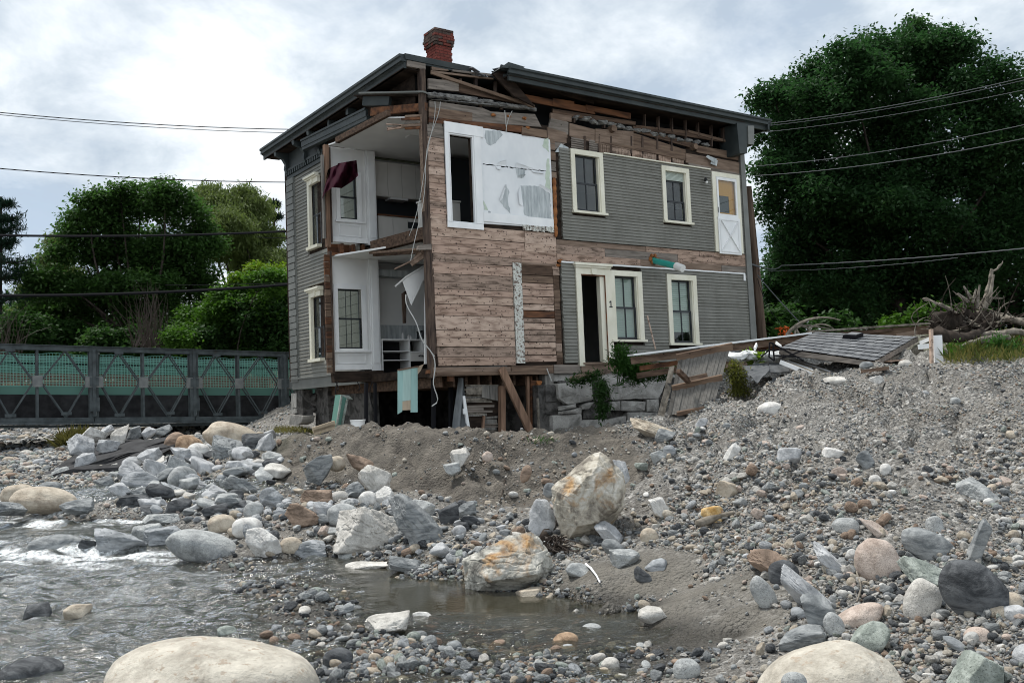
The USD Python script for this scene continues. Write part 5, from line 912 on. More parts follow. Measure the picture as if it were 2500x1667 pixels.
put('roof_edge', rb(-.40, 1.27, -.02, .14, 6.54, 6.665, .008), 'eave_green', roof, label='short piece of roof edge with a jagged end'); put('roof_edge', rb(-.36, .1, -.01, .12, 6.40, 6.53, .006), 'old_wood_3', roof)
for i, (a, z_, l_) in enumerate(((1.2, 6.62, .28), (1.32, 6.55, .3), (1.45, 6.5, .22), (1.75, 6.55, .25), (1.9, 6.7, .2), (1.98, 6.78, .16))): put('torn_shingle', beam((a, -.1 + .05 * i % 3, z_ - .02), (a + l_ * .8, -.05, z_ + hr.uniform(-.08, .06)), .12, .015, j=.01), 'shingle_0', roof)
put('torn_shingle', hexa([[1.82, -.4, 6.62], [2.3, -.5, 6.62], [2.3, .2, 6.6], [1.82, .1, 6.6], [2.02, -.4, 6.78], [2.4, -.5, 6.70], [2.4, .2, 6.7], [2.1, .1, 6.75]]), 'eave_green', roof)
at_board([(640, 190), (800, 360), (960, 440), (720, 150)], 'attic_dark', -.2, .05, name='hanging_soffit'); at_board([(690, 150), (1411, 330), (1411, 290), (700, 118)], 'eave_green', -.35, .03, name='hanging_soffit')
ge = put('eave_return', poly_t(Polygon([onT(*k3(*p), -.45)[[0, 2]] for p in ((1600, 215), (1690, 225), (1745, 240), (1748, 410), (1690, 395), (1690, 480), (1625, 480))]), -.45, .2), 'eave_green', roof); put('eave_return', poly_t(Polygon([onT(*k3(*p), -.47)[[0, 2]] for p in ((1695, 240), (1748, 240), (1748, 405), (1700, 400))]), -.478, -.452), 'trim_grey', roof)
# chimney of bricks laid one by one
cx0, cx1, cy0, cy1 = .98, 1.42, 1.0, 1.46; ch = put('chimney', rb(cx0 + .012, cx1 - .012, cy0 + .012, cy1 - .012, 6.5, 7.80), 'mortar', house)
zc, i = 6.95, 0
while zc < 7.82:
    top = zc > 7.44; g = .03 if top else 0; g += .02 if zc > 7.5 and zc < 7.74 else 0; off = .11 * (i % 2)
    for ax in range(2):
        a0, a1 = ((cx0, cx1) if ax == 0 else (cy0, cy1)); a = a0 - g - off
        while a < a1 + g - .01:
            p, q = max(a, a0 - g), min(a + .205, a1 + g)
            if q - p > .03:
                mt = ['brick_red', 'brick_red', 'brick_brown'][hr.integers(3)] if not top else ['brick_sooty', 'brick_sooty', 'brick_brown'][hr.integers(3)]; o = hr.uniform(-.004, .004)
                put('brick', rb(p, q, cy0 - g + o, cy0 + .1, zc, zc + .056, .002) if ax == 0 else rb(cx0 - g + o, cx0 + .1, p + (.0 if p > a0 else .102), q, zc, zc + .056, .002) if q - max(p, a0 + .1) > .02 else rb(cx0 - g, cx0 - g + .03, a1 - .03, a1, zc, zc + .056), mt, ch)
            a += .215
    zc += .066; i += 1
put('chimney_cap', rb(cx0 - .03, cx1 + .03, cy0 - .03, cy1 + .03, 7.83, 7.86, .006), 'mortar', ch)

# ---- street side
mt = 'siding'
n = 60; e = (5.62 - .07) / n
for i in range(n):
    z0 = .07 + i * e; parts = [(5.0 if i % 7 else 4.9, 7.16)]
    for h in ((5.3, 6.34, 3.36, 5.36), (5.3, 6.42, .42, 2.42)):
        if h[2] < z0 + e * .6 and h[3] > z0 + e * .4: parts = [(h[1], 7.16)]
    for a, b in parts:
        p = np.array([[-.030, a, z0], [.03, a, z0], [.03, b, z0], [-.030, b, z0], [-.006, a, z0 + e + .01], [.03, a, z0 + e + .01], [.03, b, z0 + e + .01], [-.006, b, z0 + e + .01]]); p[[0, 3], 0] += hr.uniform(-.003, .003); put('clapboard', hexa(p), mt, side)
for i in range(24): z0 = .07 + i * .232; put('clapboard', rb(-.03, .03, 3.32, 4.98, z0, z0 + .224), mt, side)
for i in range(31):
    z0 = -.05 + i * .183; q = put('quoin', rb(-.075, .1, 7.17 + (.05 if i % 2 else 0), 7.66, z0 + .012, z0 + .171, .003), 'trim_grey', side)
put('corner_backing', rb(-.035, .1, 7.15, 7.64, -.06, 5.65), 'trim_grey', side)
put('baseboard', cat([rb(-.05, .05, 3.28, 7.62, -.24, .03), rb(-.09, .05, 3.28, 7.64, .03, .07)]), 'trim_grey', side)
def side_window(z0, z1, t0, t1, crown):
    x = put('side_window', cat([rb(-.06, .03, t1, t1 + .12, z0, z1 + .14), rb(-.062, .03, t0 - .2, t1, z1, z1 + .14)]), 'cream', side)
    put('crown', cat([rb(-.14, .03, t0 - .22, t1 + .2, z1 + .18, z1 + .24), rb(-.1, .03, t0 - .22, t1 + .17, z1 + .14, z1 + .18)]), 'cream', x); put('keystone', rb(-.085, -.06, t0 + .1, t0 + .2, z1 + .02, z1 + .14), 'cream', x)
    put('sill', rb(-.11, .03, t0 - .2, t1 + .17, z0 - .08, z0 - .0), 'cream', x)
    zm = (z0 + z1) / 2
    for a0, a1, yy in ((z0, zm + .02, .03), (zm - .02, z1, .055)): put('sash', cat([rb(yy, yy + .03, t0 - .2, t0 - .155, a0, a1), rb(yy, yy + .03, t1 - .05, t1 - .005, a0, a1), rb(yy, yy + .03, t0 - .155, t1 - .05, a0, a0 + .045), rb(yy, yy + .03, t0 - .155, t1 - .05, a1 - .045, a1), rb(yy + .002, yy + .028, t0 + .04, t0 + .065, a0 + .045, a1 - .045)]), 'sash_black', x); put('pane', rb(yy + .012, yy + .015, t0 - .15, t1 - .05, a0 + .04, a1 - .04), 'pane', x)
side_window(3.5, 5.15, 5.75, 6.12, True); side_window(.52, 2.15, 5.75, 6.2, True)
# entablature of the street front: frieze, dentils, brackets, crown broken off where the bay stood
ent = put('entablature', cat([rb(-.03, .05, 5.05, 7.62, 5.88, 6.36), rb(-.09, .05, 5.05, 7.68, 5.84, 5.90), rb(-.05, .05, 5.05, 7.64, 5.62, 5.72), rb(-.02, .05, 5.05, 7.62, 5.72, 5.84)]), 'eave_green', side)
for i in range(17): put('dentil', rb(-.085, -.02, 5.12 + .152 * i, 5.20 + .152 * i, 5.73, 5.835), 'eave_green', ent)
for t in (7.5, 6.2, 5.2):
    pr = Polygon([(0, 5.78), (-.10, 5.80), (-.14, 5.92), (-.12, 6.05), (-.2, 6.18), (-.40, 6.26), (-.42, 6.36), (0, 6.36)]); m = trimesh.creation.extrude_polygon(pr, .13, engine='earcut'); v = np.array(m.vertices)[:, [0, 2, 1]]; v[:, 1] += t; put('bracket', (v, np.array(m.faces)[:, ::-1]), 'eave_green', ent)
for t in (4.1, 3.0, 1.9): put('bracket', rb(-.33, -.1, t, t + .13, 6.2, 6.36, .01), 'eave_green', ent)
A, B = onS(*k1(300, 795), -.35), onS(*k1(712, 590), -.35)
put('broken_cornice', cat([beam(A, B, .05, .05), beam(A + [.03, 0, -.09], B + [.03, 0, -.09], .06, .16), beam(A + [.09, 0, -.2], B + [.09, 0, -.2], .14, .10)]), 'eave_green', ent)
A, B = np.array([-.62, .9, 6.0]), np.array([.06, -.03, 5.94])
A = onS(*k1(695, 500), -.62); B = onT(*k1(1108, 492), -.02)
put('bay_roof_board', beam(A, B, .3, .035), 'trim_grey', ent); put('bay_roof_board', beam(A + [.04, .04, -.14], A + .42 * (B - A) + [.04, .04, -.14], .1, .2), 'eave_green', ent)
put('bay_roof_board', beam(onS(*k1(750, 612), -.55), onT(*k1(1100, 578), 0), .08, .17, j=.01), 'rust_wood', ent); put('bay_roof_board', beam(A + [.1, .3, .02], B + [.1, .3, .0], .5, .03), 'attic_dark', ent)
A, B = onS(*k1(530, 800), -.70), onS(*k1(860, 625), -.55); put('bay_plate', beam(A + [0, 0, .03], B + [0, 0, .03], .1, .14, j=.01), 'old_wood_0', ent)
for i in range(5): A, B = onT(*k1(965 - 25 * (i % 2), 640 + i * 19), .25), onT(*k1(1090, 632 + i * 20), .03); put('split_lath', beam(A, B, .05, .055, j=.012), ['old_wood_2', 'rust_wood', 'old_wood_3'][i % 3], ent)
A, B = onT(*k1(848, 722), .5), onT(*k1(1085, 690), .1); put('split_lath', beam(A, B, .05, .04, j=.01), 'pine_1', ent); A, B = onT(*k1(845, 690), .45), onT(*k1(960, 695), .3); put('split_lath', beam(A, B, .04, .03, j=.01), 'pine_3', ent)
put('attic_gable', rb(-.02, .0, .3, 4.9, 5.5, 6.4), 'attic_dark', ent)

# ---- the torn bay: its far wall seen from inside, with a window on each floor
PT = 3.3
def bay_panel(z0, z1, wz0, wz1, u0, u1, zr, name):
    s0, s1 = -.76, .22
    x = put(name, poly_t(sbox(s0, z0, s1, z1).difference(sbox(u0, wz0, u1, wz1)), PT, PT + .1), 'interior_white', house)
    put('casing', cat([rb(u0 - .10, u0 - .0, PT - .025, PT - .001, wz0 - .05, wz1 + .1), rb(u1, u1 + .12, PT - .025, PT - .001, wz0 - .05, wz1 + .1), rb(u0, u1, PT - .028, PT - .001, wz1, wz1 + .13), rb(u0 - .14, u1 + .2, PT - .05, PT - .001, wz0 - .09, wz0 - .05)]), 'white_paint', x)
    for a, b in ((u0 - .05, u1 + .08),): put('wainscot_panel', cat([rb(a, b, PT - .014, PT - .001, z0 + .12, z0 + .15), rb(a, b, PT - .014, PT - .001, wz0 - .16, wz0 - .13), rb(a, a + .03, PT - .014, PT - .001, z0 + .15, wz0 - .16), rb(b - .03, b, PT - .014, PT - .001, z0 + .15, wz0 - .16)]), 'white_paint', x)
    zm = (wz0 + wz1) / 2
    for a0, a1, yy in ((wz0, zm + .02, PT + .02), (zm - .02, wz1, PT + .045)): put('sash', cat([rb(u0, u0 + .025, yy, yy + .025, a0, a1), rb(u1 - .06, u1, yy, yy + .025, a0, a1), rb(u0, u1, yy, yy + .025, a0, a0 + .03), rb(u0, u1, yy, yy + .025, a1 - .04, a1)]), 'sash_black', x); put('pane', rb(u0 + .02, u1 - .05, yy + .01, yy + .013, a0 + .03, a1 - .03), 'pane', x)
    put('pilaster', cat([rb(.225, .47, PT - .06, PT + .1, z0 - .06, z1), rb(.27, .43, PT - .075, PT - .06, z0 + .12, z1 - .15)]), 'white_paint', x)
    put('baseboard', rb(s0, .22, PT - .05, PT - .001, z0 - .03, z0 + .09), 'white_paint', x)
    put('bulge', ft([(0, 0)] * 4, 0, .01), 'interior_white', x) if False else None
    return x
p1 = bay_panel(3.17, 5.44, 3.72, 4.78, -.47, -.02, 0, 'bay_wall_upper'); p2 = bay_panel(.12, 2.76, .60, 2.02, -.60, .02, 0, 'bay_wall_lower')
for x in (.0, .045): put('shade_grid', cat([rb(-.35 + x * 3, -.335 + x * 3, PT + .12, PT + .13, .62, 2.0)]), 'sash_black', p2)
put('torn_stud', rb(-.86, -.76, 3.22, 3.32, 3.0, 5.45, .006), 'timber_vertical', house); put('torn_stud', rb(-.93, -.88, 3.24, 3.32, 3.2, 5.2, .006), 'grey_vertical', house); put('torn_stud', rb(-.75, -.72, 3.2, 3.28, 3.1, 5.4, .006), 'timber_dark_vertical', house)
for i in range(17): put('sheathing_end', rb(-.93, -.80 + hr.uniform(-.01, .01), 3.24, 3.30, .02 + i * .165, .17 + i * .165, .006), ['old_wood_0', 'old_wood_1', 'rust_wood'][hr.integers(3)], house)
put('torn_stud', rb(-.80, -.75, 3.22, 3.31, .0, 2.9, .006), 'timber_dark_vertical', house)
put('bay_floor_beam', rb(-.78, .5, 3.2, 3.4, -.20, .06, .01), 'attic_dark', house); put('bay_floor_beam', rb(-.76, .3, 3.18, 3.3, 2.80, 2.86, .008), 'rust_wood', house)
for s in (-.5, -.2, .05): put('floor_joist', rb(s, s + .05, 3.2, 3.6, 2.86, 3.10, .005), 'rust_wood', house)
put('bay_floor_back', rb(-.74, .3, 3.45, 3.5, 2.84, 3.12), 'rust_wood', house)
# kitchen upstairs, store room downstairs
KT = 3.55
put('kitchen_wall', rb(.3, 3.4, KT + .35, KT + .42, 3.02, 5.45), 'interior_white', house)
cab = put('kitchen_cabinets', rb(.56, 3.3, KT + .005, KT + .35, 4.42, 5.3), 'cabinet', house)
for a in np.arange(.56, 3.2, .40): put('cabinet_door', rb(a + .004, a + .396, KT - .012, KT + .004, 4.43, 5.29), 'cabinet', cab)
low = put('kitchen_counter', rb(.56, 3.3, KT - .2, KT + .3, 3.06, 3.88), 'cabinet', house)
for a in np.arange(.56, 3.2, .40): put('drawer_front', rb(a + .004, a + .396, KT - .215, KT - .201, 3.12, 3.84), 'cabinet', low)
put('worktop', rb(.54, 3.3, KT - .24, KT + .32, 3.885, 3.92), 'rust_wood', low); put('backsplash', rb(.5, 3.3, KT + .3, KT + .34, 3.92, 4.42), 'sash_black', low); put('hood', rb(1.0, 1.5, KT - .05, KT + .25, 4.36, 4.415), 'appliance', low); put('oven', rb(1.38, 1.8, KT - .225, KT - .216, 3.62, 3.78), 'sash_black', low)
put('dark_kitchen_block', rb(1.95, 3.3, 2.6, 3.3, 3.04, 5.35), 'sash_black', house); isl = put('kitchen_island', rb(.75, 1.6, 1.2, 1.7, 3.04, 3.86), 'cabinet', house); put('worktop', rb(.72, 1.62, 1.18, 1.72, 3.865, 3.9), 'cabinet', isl)  # black block added to darken the too bright kitchen, standing for dark appliances
for s in (.95, 1.2): put('can', tube([(s, 1.4, 3.905), (s, 1.4, 4.05)], .035, 10), 'appliance', isl)
st = put('store_shelves', cat([rb(.5, 1.78, KT - .3, KT + .2, .80, .83), rb(.5, 1.25, KT - .28, KT + .2, .52, .545), rb(.5, 1.25, KT - .28, KT + .2, .30, .325), rb(1.25, 1.28, KT - .3, KT + .2, .05, .80), rb(1.62, 1.65, KT - .3, KT + .2, .52, .80), rb(.5, .53, KT - .3, KT + .2, .05, .80), rb(1.25, 2.2, KT - .3, KT + .2, .5, .525), rb(1.65, 2.2, KT - .3, KT - .28, .52, .8)]), 'interior_white', house)
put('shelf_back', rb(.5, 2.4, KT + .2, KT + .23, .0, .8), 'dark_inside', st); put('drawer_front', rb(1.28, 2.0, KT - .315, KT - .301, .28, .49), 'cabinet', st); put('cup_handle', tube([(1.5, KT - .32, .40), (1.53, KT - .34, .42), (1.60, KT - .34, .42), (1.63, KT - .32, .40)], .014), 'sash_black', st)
put('store_wall', rb(.3, 3.4, KT + .24, KT + .3, .0, 2.78), 'interior_white', house); put('store_dado', rb(.5, 3.3, KT + .22, KT + .239, .83, 1.22), 'drywall_grey', house); put('store_header', rb(.47, 3.3, KT - .1, KT + .2, 2.4, 2.56), 'drywall_grey', house)
for s, h in ((1.22, .17), (1.38, .12), (1.44, .1)): put('bottle', tube([(s, KT - .05, .83), (s, KT - .05, .83 + h * .7), (s, KT - .05, .83 + h)], [.035, .035, .015], 9), 'appliance', st)
put('chair_back', tube([(1.62, KT - .1, .84), (1.62, KT - .1, 1.02), (1.75, KT - .1, 1.05), (1.8, KT - .1, .84)], .04), 'sash_black', st)
put('wall_split', ft([k4(1040, 690), k4(1060, 690), k4(1062, 450), k4(1030, 470)], 2.6, .04), 'timber_dark_vertical', house)
# torn floor edge between the storeys, hanging ceiling board and laths
for a, b, w_, h_, m_ in ((k4(815, 130), k4(1240, 20), .16, .26, 'old_wood_0'), (k4(800, 172), k4(1140, 150), .1, .05, 'old_wood_1'), (k4(830, 190), k4(1200, 165), .1, .06, 'old_wood_0')):
    put('broken_joist', beam(onS(*a, -.15) if False else onT(*a, 2.3), onT(*b, .1), w_, h_, j=.012), m_, house)
for i in range(6): put('broken_joist', beam(onT(*k4(1130 - 6 * i, 200 + 12 * i), .35), onT(*k4(1245, 95 + 14 * i), .05), .05, .06, j=.012), ['old_wood_0', 'old_wood_1', 'old_wood_2'][i % 3], house)
put('broken_joist', beam(onT(*k4(975, 292), 1.0), onT(*k4(1180, 195), .3), .05, .03, j=.006), 'old_wood_2', house); put('broken_joist', ft([k4(1150, 150), k4(1245, 150), k4(1245, 105), k4(1150, 115)], -.06, .08, .006), 'old_wood_3', house)
put('hanging_drywall', ft([k4(1100, 555), k4(1210, 330), k4(1215, 260), k4(1032, 370)], .55, .02, .004), 'interior_white', house); put('hanging_pipe', tube([onT(*k4(980, 420), .5), onT(*k4(1060, 350), .48), onT(*k4(1200, 265), .45)], .02), 'cable_white', house)
put('hanging_drywall', ft([k4(1195, 990), k4(1222, 990), k4(1215, 560), k4(1200, 330)], .2, .02, .004), 'interior_white', house)
# cables hanging down the torn corner
def cable(pts, r_=.0065, m_='cable_white', parent=house, nm='hanging_cable'): put(nm, tube(bez(pts, 26), r_, 5), m_, parent)
cable([onT(*k1(1190, 545), -.06), onT(*k1(1150, 700), -.1), onT(*k1(1110, 820), -.12), onT(*k1(1090, 1100), -.15), onT(*k1(1045, 1350), -.2), onT(*k1(1000, 1560), -.2)]); cable([onT(*k1(1155, 545), -.06), onT(*k1(1150, 660), -.1), onT(*k1(1120, 800), -.12), onT(*k1(1070, 1100), -.1), onT(*k1(990, 1400), -.1)], .006)
cable([onT(*k4(1058, 480), .2), onT(*k4(1075, 580), .1), onT(*k4(1140, 700), 0), onT(*k4(1175, 810), -.1), onT(*k4(1255, 920), -.2), onT(*k4(1272, 1030), -.2), onT(*k4(1262, 1150), -.2), onT(*k4(1292, 1250), -.2), onT(*k4(1250, 1300), -.2)], .012)
cable([onT(*k5(5, 790), -.1), onT(*k5(90, 900), -.1)], .01); cable([onT(*k2(728, 470), -.05), onT(*k2(740, 600), -.06)], .008); cable([onT(*k2(785, 475), -.06), onT(*k2(745, 580), -.05), onT(*k2(738, 640), -.05)], .008)

cable([onT(*k5(820, 1105), -.1), onT(*k5(900, 1170), -.12), onT(*k5(925, 1280), -.12)], .01, 'driftwood'); cable([onT(*k5(885, 985), -.1), onT(*k5(920, 1075), -.12)], .014)
for i, (a, b) in enumerate(((540, 1180), (560, 1290), (700, 1180), (815, 1330))): cable([onT(*k4(a, 1120), 2.8), onT(*k4(a + 20 * (-1) ** i, 1170), 2.7), onT(*k4(a + 10, b), 2.6)], .011, 'cable_black')
# ---- what holds the house up
def post(a, b, w_, m_, t=.3, name='prop_post', h_=None): put(name, beam(onT(*a, t), onT(*b, t), w_, h_ or w_, (0, -1, 0), .006), m_, house)
post(k5(82, 1050), k5(82, 1500), .075, 'cable_black', .5, 'steel_prop'); post(k5(205, 1085), k5(205, 1500), .075, 'cable_black', .6, 'steel_prop'); post(k4(765, 1130), k4(765, 1500), .07, 'cable_black', 1.5, 'steel_prop'); post(k4(830, 1130), k4(835, 1500), .06, 'cable_black', 1.9, 'steel_prop')
post(k5(560, 985), k5(806, 1512), .17, 'timber_vertical', -.15, 'diagonal_brace', .07); post(k5(565, 1110), k5(568, 1510), .12, 'timber_vertical', .05); post(k5(748, 1040), k5(760, 1520), .07, 'timber_vertical', .1); post(k5(772, 1040), k5(775, 1520), .05, 'rust_wood', .12)
post(k5(882, 1010), k5(888, 1525), .24, 'grey_vertical', .1); put('prop_beam', ft([k5(775, 1110), k5(850, 1110), k5(850, 1070), k5(775, 1070)], .08, .1), 'rust_wood', house)
post(k5(822, 1195), k5(835, 1512), .045, 'driftwood', -.2, 'dead_stick'); post(k5(440, 1320), k5(425, 1490), .05, 'timber_vertical', .1); put('foam_bead', (rock_mesh('ang', 5, 3)[0] * .12 + onT(*k5(828, 1090), -.05), rock_mesh('ang', 5, 3)[1]), 'foam_orange', house)
for q in ([(200, 1075), (225, 1075), (225, 1035), (195, 1035)], [(40, 1022), (120, 1022), (120, 995), (40, 995)]): put('prop_beam', ft([k5(*p) for p in q], .0, .1, .004), 'rust_wood', house)
lp_ = put('lath_screen', ft([k5(310, 1490), k5(545, 1490), k5(545, 1095), k5(300, 1100)], .22, .02), 'attic_dark', house)
y = 1100
while y < 1480:
    dy = hr.uniform(10, 17); a = 305 + hr.uniform(-12, 20); b = 545 - (hr.uniform(0, 120) if 1180 < y < 1320 else hr.uniform(0, 14)); tl = hr.uniform(-10, 8) if y < 1330 else hr.uniform(-3, 3)
    if y > 1320: a = 440
    if y > 1215 and y < 1235: y += 22; continue
    put('slat', ft([k5(a, y + dy), k5(b, y + dy + tl), k5(b, y + tl), k5(a, y)], .19 + hr.uniform(-.02, .01), .012, .003), ['old_wood_3', 'grey_vertical', 'driftwood'][hr.integers(3)], lp_); y += dy + 2
put('slat', ft([k5(425, 1190), k5(540, 1215), k5(540, 1110), k5(425, 1105)], .14, .015), 'grey_vertical', lp_); put('slat', ft([k5(318, 1170), k5(425, 1170), k5(430, 1110), k5(310, 1130)], .12, .015), 'driftwood', lp_)
post(k5(296, 1180), k5(340, 1490), .07, 'white_paint', .1, 'leaning_lath', .03); put('leaning_lath', ft([k5(296, 1308), k5(318, 1308), k5(316, 1270), k5(294, 1270)], .02, .03), 'white_paint', house)
gxs, gys = np.meshgrid(np.linspace(0, 1, 9), np.linspace(0, 1, 16)); tv = []
for a, b in zip(gxs.ravel(), gys.ravel()):
    l_ = np.array(k5(262 - 45 * b, 1048 + 440 * b)); r_ = np.array(k5(300 + 10 * b, 1060 + 430 * b)); p = onT(*(l_ + (r_ - l_) * a), .15); tv.append(p + [0, .07 * math.sin(a * 9 + 2 * b), 0])
ii, jj = np.meshgrid(np.arange(15), np.arange(8), indexing='ij'); q = np.stack([ii * 9 + jj, ii * 9 + jj + 1, (ii + 1) * 9 + jj + 1, (ii + 1) * 9 + jj], -1).reshape(-1, 4); put('tarpaulin', (np.array(tv), np.vstack([q[:, :3], q[:, [0, 2, 3]]])), 'tarp', house, smooth=True)
# basement walls, shade of the recess put into their stone colour
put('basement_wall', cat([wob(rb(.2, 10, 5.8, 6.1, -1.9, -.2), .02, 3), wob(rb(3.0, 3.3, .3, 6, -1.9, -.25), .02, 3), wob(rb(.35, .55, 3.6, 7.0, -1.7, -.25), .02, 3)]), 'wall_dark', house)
for i in range(9): put('floor_joist', rb(.3 + .32 * i, .36 + .32 * i, .2, 5.8, -.45, -.225), 'old_wood_0', house)
pier = put('foundation_pier', rb(-.0, .3, 7.05, 7.6, -1.0, -.25), 'wall_dark', house)
for q, s_ in (([(205, 1355), (245, 1350), (245, 1318), (207, 1322)], -.05), ([(198, 1435), (250, 1440), (290, 1420), (300, 1372), (205, 1365)], -.12), ([(215, 1310), (250, 1312), (250, 1205), (215, 1205)], -.02)):
    P_ = Polygon([onS(*k4(*p), s_)[[1, 2]] for p in q]); v, f = poly_s(P_, s_, s_ + .35); put('stone', wob((v, f), .008, 6), 'wall_granite', pier)
for i in range(14): p = onS(*k4(260 + hr.uniform(0, 330), 1230 + hr.uniform(0, 170)), .38); v, f = rock_mesh('block', 800 + i, 3); put('stone', (v * [.3, hr.uniform(.35, .7), hr.uniform(.15, .28)] + p, f), 'wall_dark', pier)
# ------------------------------------------------------------------ the steel panel bridge; local x along the bridge, y across, z up
BL, BR = at(0, 975, 26.4), at(665, 968, 30.8)
BD = BR - BL; BYAW = math.atan2(BD[1], BD[0]); BLEN = np.linalg.norm(BD[:2]); BSL = BD[2] / BLEN
bridge = thing('panel_bridge', 'grey steel panel truss bridge with green netting, ending behind the street corner of the house', 'bridge', BL, BYAW)
bx, by = np.array([math.cos(BYAW), math.sin(BYAW), 0]), np.array([-math.sin(BYAW), math.cos(BYAW), 0])
def onB(u, v, t=0.0):
    r = ray(u, v); p = EYE + ((BL - EYE) @ by + t) / (r @ by) * r - BL; return np.array([p @ bx, p[2]])
a0, a1, a2 = onB(216, 880)[0], onB(446, 880)[0], onB(654, 880)[0]
BW = (a2 - a0) / 2; edges = [a0 - 2 * BW, a0 - BW, a0, a1, a2, a2 + BW]
def bz(a): return BSL * a
HB = 2.16
def mb(a, za, b, zb, w_, h_, t): return beam((a, t, bz(a) + za), (b, t, bz(b) + zb), w_, h_, (0, 0, 1) if abs(b - a) > .01 else (1, 0, 0))
def truss(t, near):
    for e0, e1 in zip(edges[:-1], edges[1:]):
        put('top_chord', cat([mb(e0 + .01, HB, e1 - .01, HB, .09, .12, t), mb(e0 + .01, HB + .075, e1 - .01, HB + .075, .16, .02, t)]), 'steel_grey', bridge); put('bottom_chord', mb(e0 + .01, .12, e1 - .01, .12, .09, .12, t), 'steel_grey', bridge)
        w_ = e1 - e0; m_ = HB * .56
        for x in (e0 + .07, e1 - .07): put('panel_post', mb(x, .18, x, HB - .06, .07, .10, t), 'steel_grey', bridge)
        put('panel_post', mb(e0 + w_ * .48, .18, e0 + w_ * .48, HB - .06, .05, .06, t), 'steel_grey', bridge)
        for (fa, za), (fb, zb) in (((.24, HB - .06), (.06, m_)), ((.24, HB - .06), (.45, m_)), ((.74, HB - .06), (.51, m_)), ((.74, HB - .06), (.94, m_)), ((.06, m_), (.24, .18)), ((.45, m_), (.24, .18)), ((.51, m_), (.74, .18)), ((.94, m_), (.74, .18))):
            put('diagonal', mb(e0 + w_ * fa, za, e0 + w_ * fb, zb, .034, .034, t), 'steel_grey', bridge)
        if near:
            for fx, ww in ((.48, .26), (.05, .2), (.95, .2)): put('gusset_plate', rb(e0 + w_ * fx - ww / 2, e0 + w_ * fx + ww / 2, t - .055, t - .036, bz(e0 + w_ * fx) + m_ - .16, bz(e0 + w_ * fx) + m_ + .16), 'steel_gusset', bridge)
            for fx in (.24, .74): put('gusset_plate', rb(e0 + w_ * fx - .14, e0 + w_ * fx + .14, t - .055, t - .036, bz(e0) + .18, bz(e0) + .27), 'steel_grey', bridge); put('gusset_plate', rb(e0 + w_ * fx - .12, e0 + w_ * fx + .12, t - .055, t - .036, bz(e0) + HB - .15, bz(e0) + HB - .06), 'steel_grey', bridge)
for t in (0, .26): truss(t, t == 0)
truss(4.6, False)
for e in edges[1:]:
    put('sway_brace', cat([beam((e, -.06, bz(e) + .2), (e, -.06, bz(e) + HB), .05, .09, (1, 0, 0)), rb(e - .12, e + .12, -.075, -.055, bz(e) + HB * .56 - .12, bz(e) + HB * .56 + .14), rb(e - .14, e + .14, -.075, -.055, bz(e) + .35, bz(e) + .75)]), 'steel_grey', bridge)
    put('raker', beam((e + .2, .36, bz(e) + HB - .1), (e + .2, .9, bz(e) + .6), .05, .05), 'steel_grey', bridge)
    put('end_panel', rb(e + .03, e + .05, -.07, -.06, bz(e) + .24, bz(e) + .62), 'sign_white', bridge) if e in edges[2:4] else None
e0, e1 = edges[0], edges[-1]
put('bottom_girder', cat([mb(e0, .02, e1, .02, .16, .07, 0), mb(e0, -.06, e1, -.06, .22, .08, .16), mb(e0, -.06, e1, -.06, .2, .08, 4.7)]), 'steel_grey', bridge)
for i in range(13): a = e0 + .4 + i * (e1 - e0 - .8) / 12; put('transom', rb(a - .06, a + .06, .3, 4.5, bz(a) + .02, bz(a) + .17), 'cable_black', bridge)
put('deck_dark_fill', hexa([[e0, .5, bz(e0) + .18], [e1, .5, bz(e1) + .18], [e1, 4.4, bz(e1) + .18], [e0, 4.4, bz(e0) + .18], [e0, .5, bz(e0) + .85], [e1, .5, bz(e1) + .85], [e1, 4.4, bz(e1) + .85], [e0, 4.4, bz(e0) + .85]]), 'road_shade_black', bridge)  # box deepened and blackened to stand for the dark void under the roadway
zb0, zt0 = 1.10, 2.06
put('toe_board', mb(e0, .97, e1, .97, .03, .25, .62), 'toe_board', bridge); put('toe_board', mb(e0, .9, e1, .9, .03, .2, 4.3), 'toe_board', bridge)
put('guard_rail', mb(e0, 1.75, e1, 1.75, .03, .05, .66), 'cable_black', bridge)
def net(t, z0, z1, m_, step, w_, sag, name):
    ms = []; a = e0
    while a < e1:
        ms.append(hexa([[a, t, bz(a) + z0], [a + w_, t, bz(a) + z0], [a + w_, t + .004, bz(a) + z0], [a, t + .004, bz(a) + z0], [a, t, bz(a) + z1 - sag * math.sin(a * 2.1) ** 2], [a + w_, t, bz(a) + z1 - sag * math.sin(a * 2.1) ** 2], [a + w_, t + .004, bz(a) + z1 - sag * math.sin(a * 2.1) ** 2], [a, t + .004, bz(a) + z1 - sag * math.sin(a * 2.1) ** 2]])); a += step
    n = int((z1 - z0) / step * 1.15)
    for i in range(n + 1):
        q = i / n; aa = np.linspace(e0, e1, 60); zz = bz(aa) + z0 + (z1 - z0 - sag * np.sin(aa * 2.1) ** 2) * q
        ms += [hexa([[p, t - .004, u_ - w_ / 2], [p2, t - .004, u2 - w_ / 2], [p2, t, u2 - w_ / 2], [p, t, u_ - w_ / 2], [p, t - .004, u_ + w_ / 2], [p2, t - .004, u2 + w_ / 2], [p2, t, u2 + w_ / 2], [p, t, u_ + w_ / 2]]) for p, p2, u_, u2 in zip(aa[:-1], aa[1:], zz[:-1], zz[1:])]
    put(name, cat(ms), m_, bridge)
net(.6, zb0, zt0, 'net_teal', .085, .013, .05, 'safety_net')
net(4.25, 1.0, 1.62, 'net_orange', .07, .03, .0, 'safety_net'); net(4.27, 1.62, 2.2, 'toe_board', .07, .03, .0, 'safety_net')
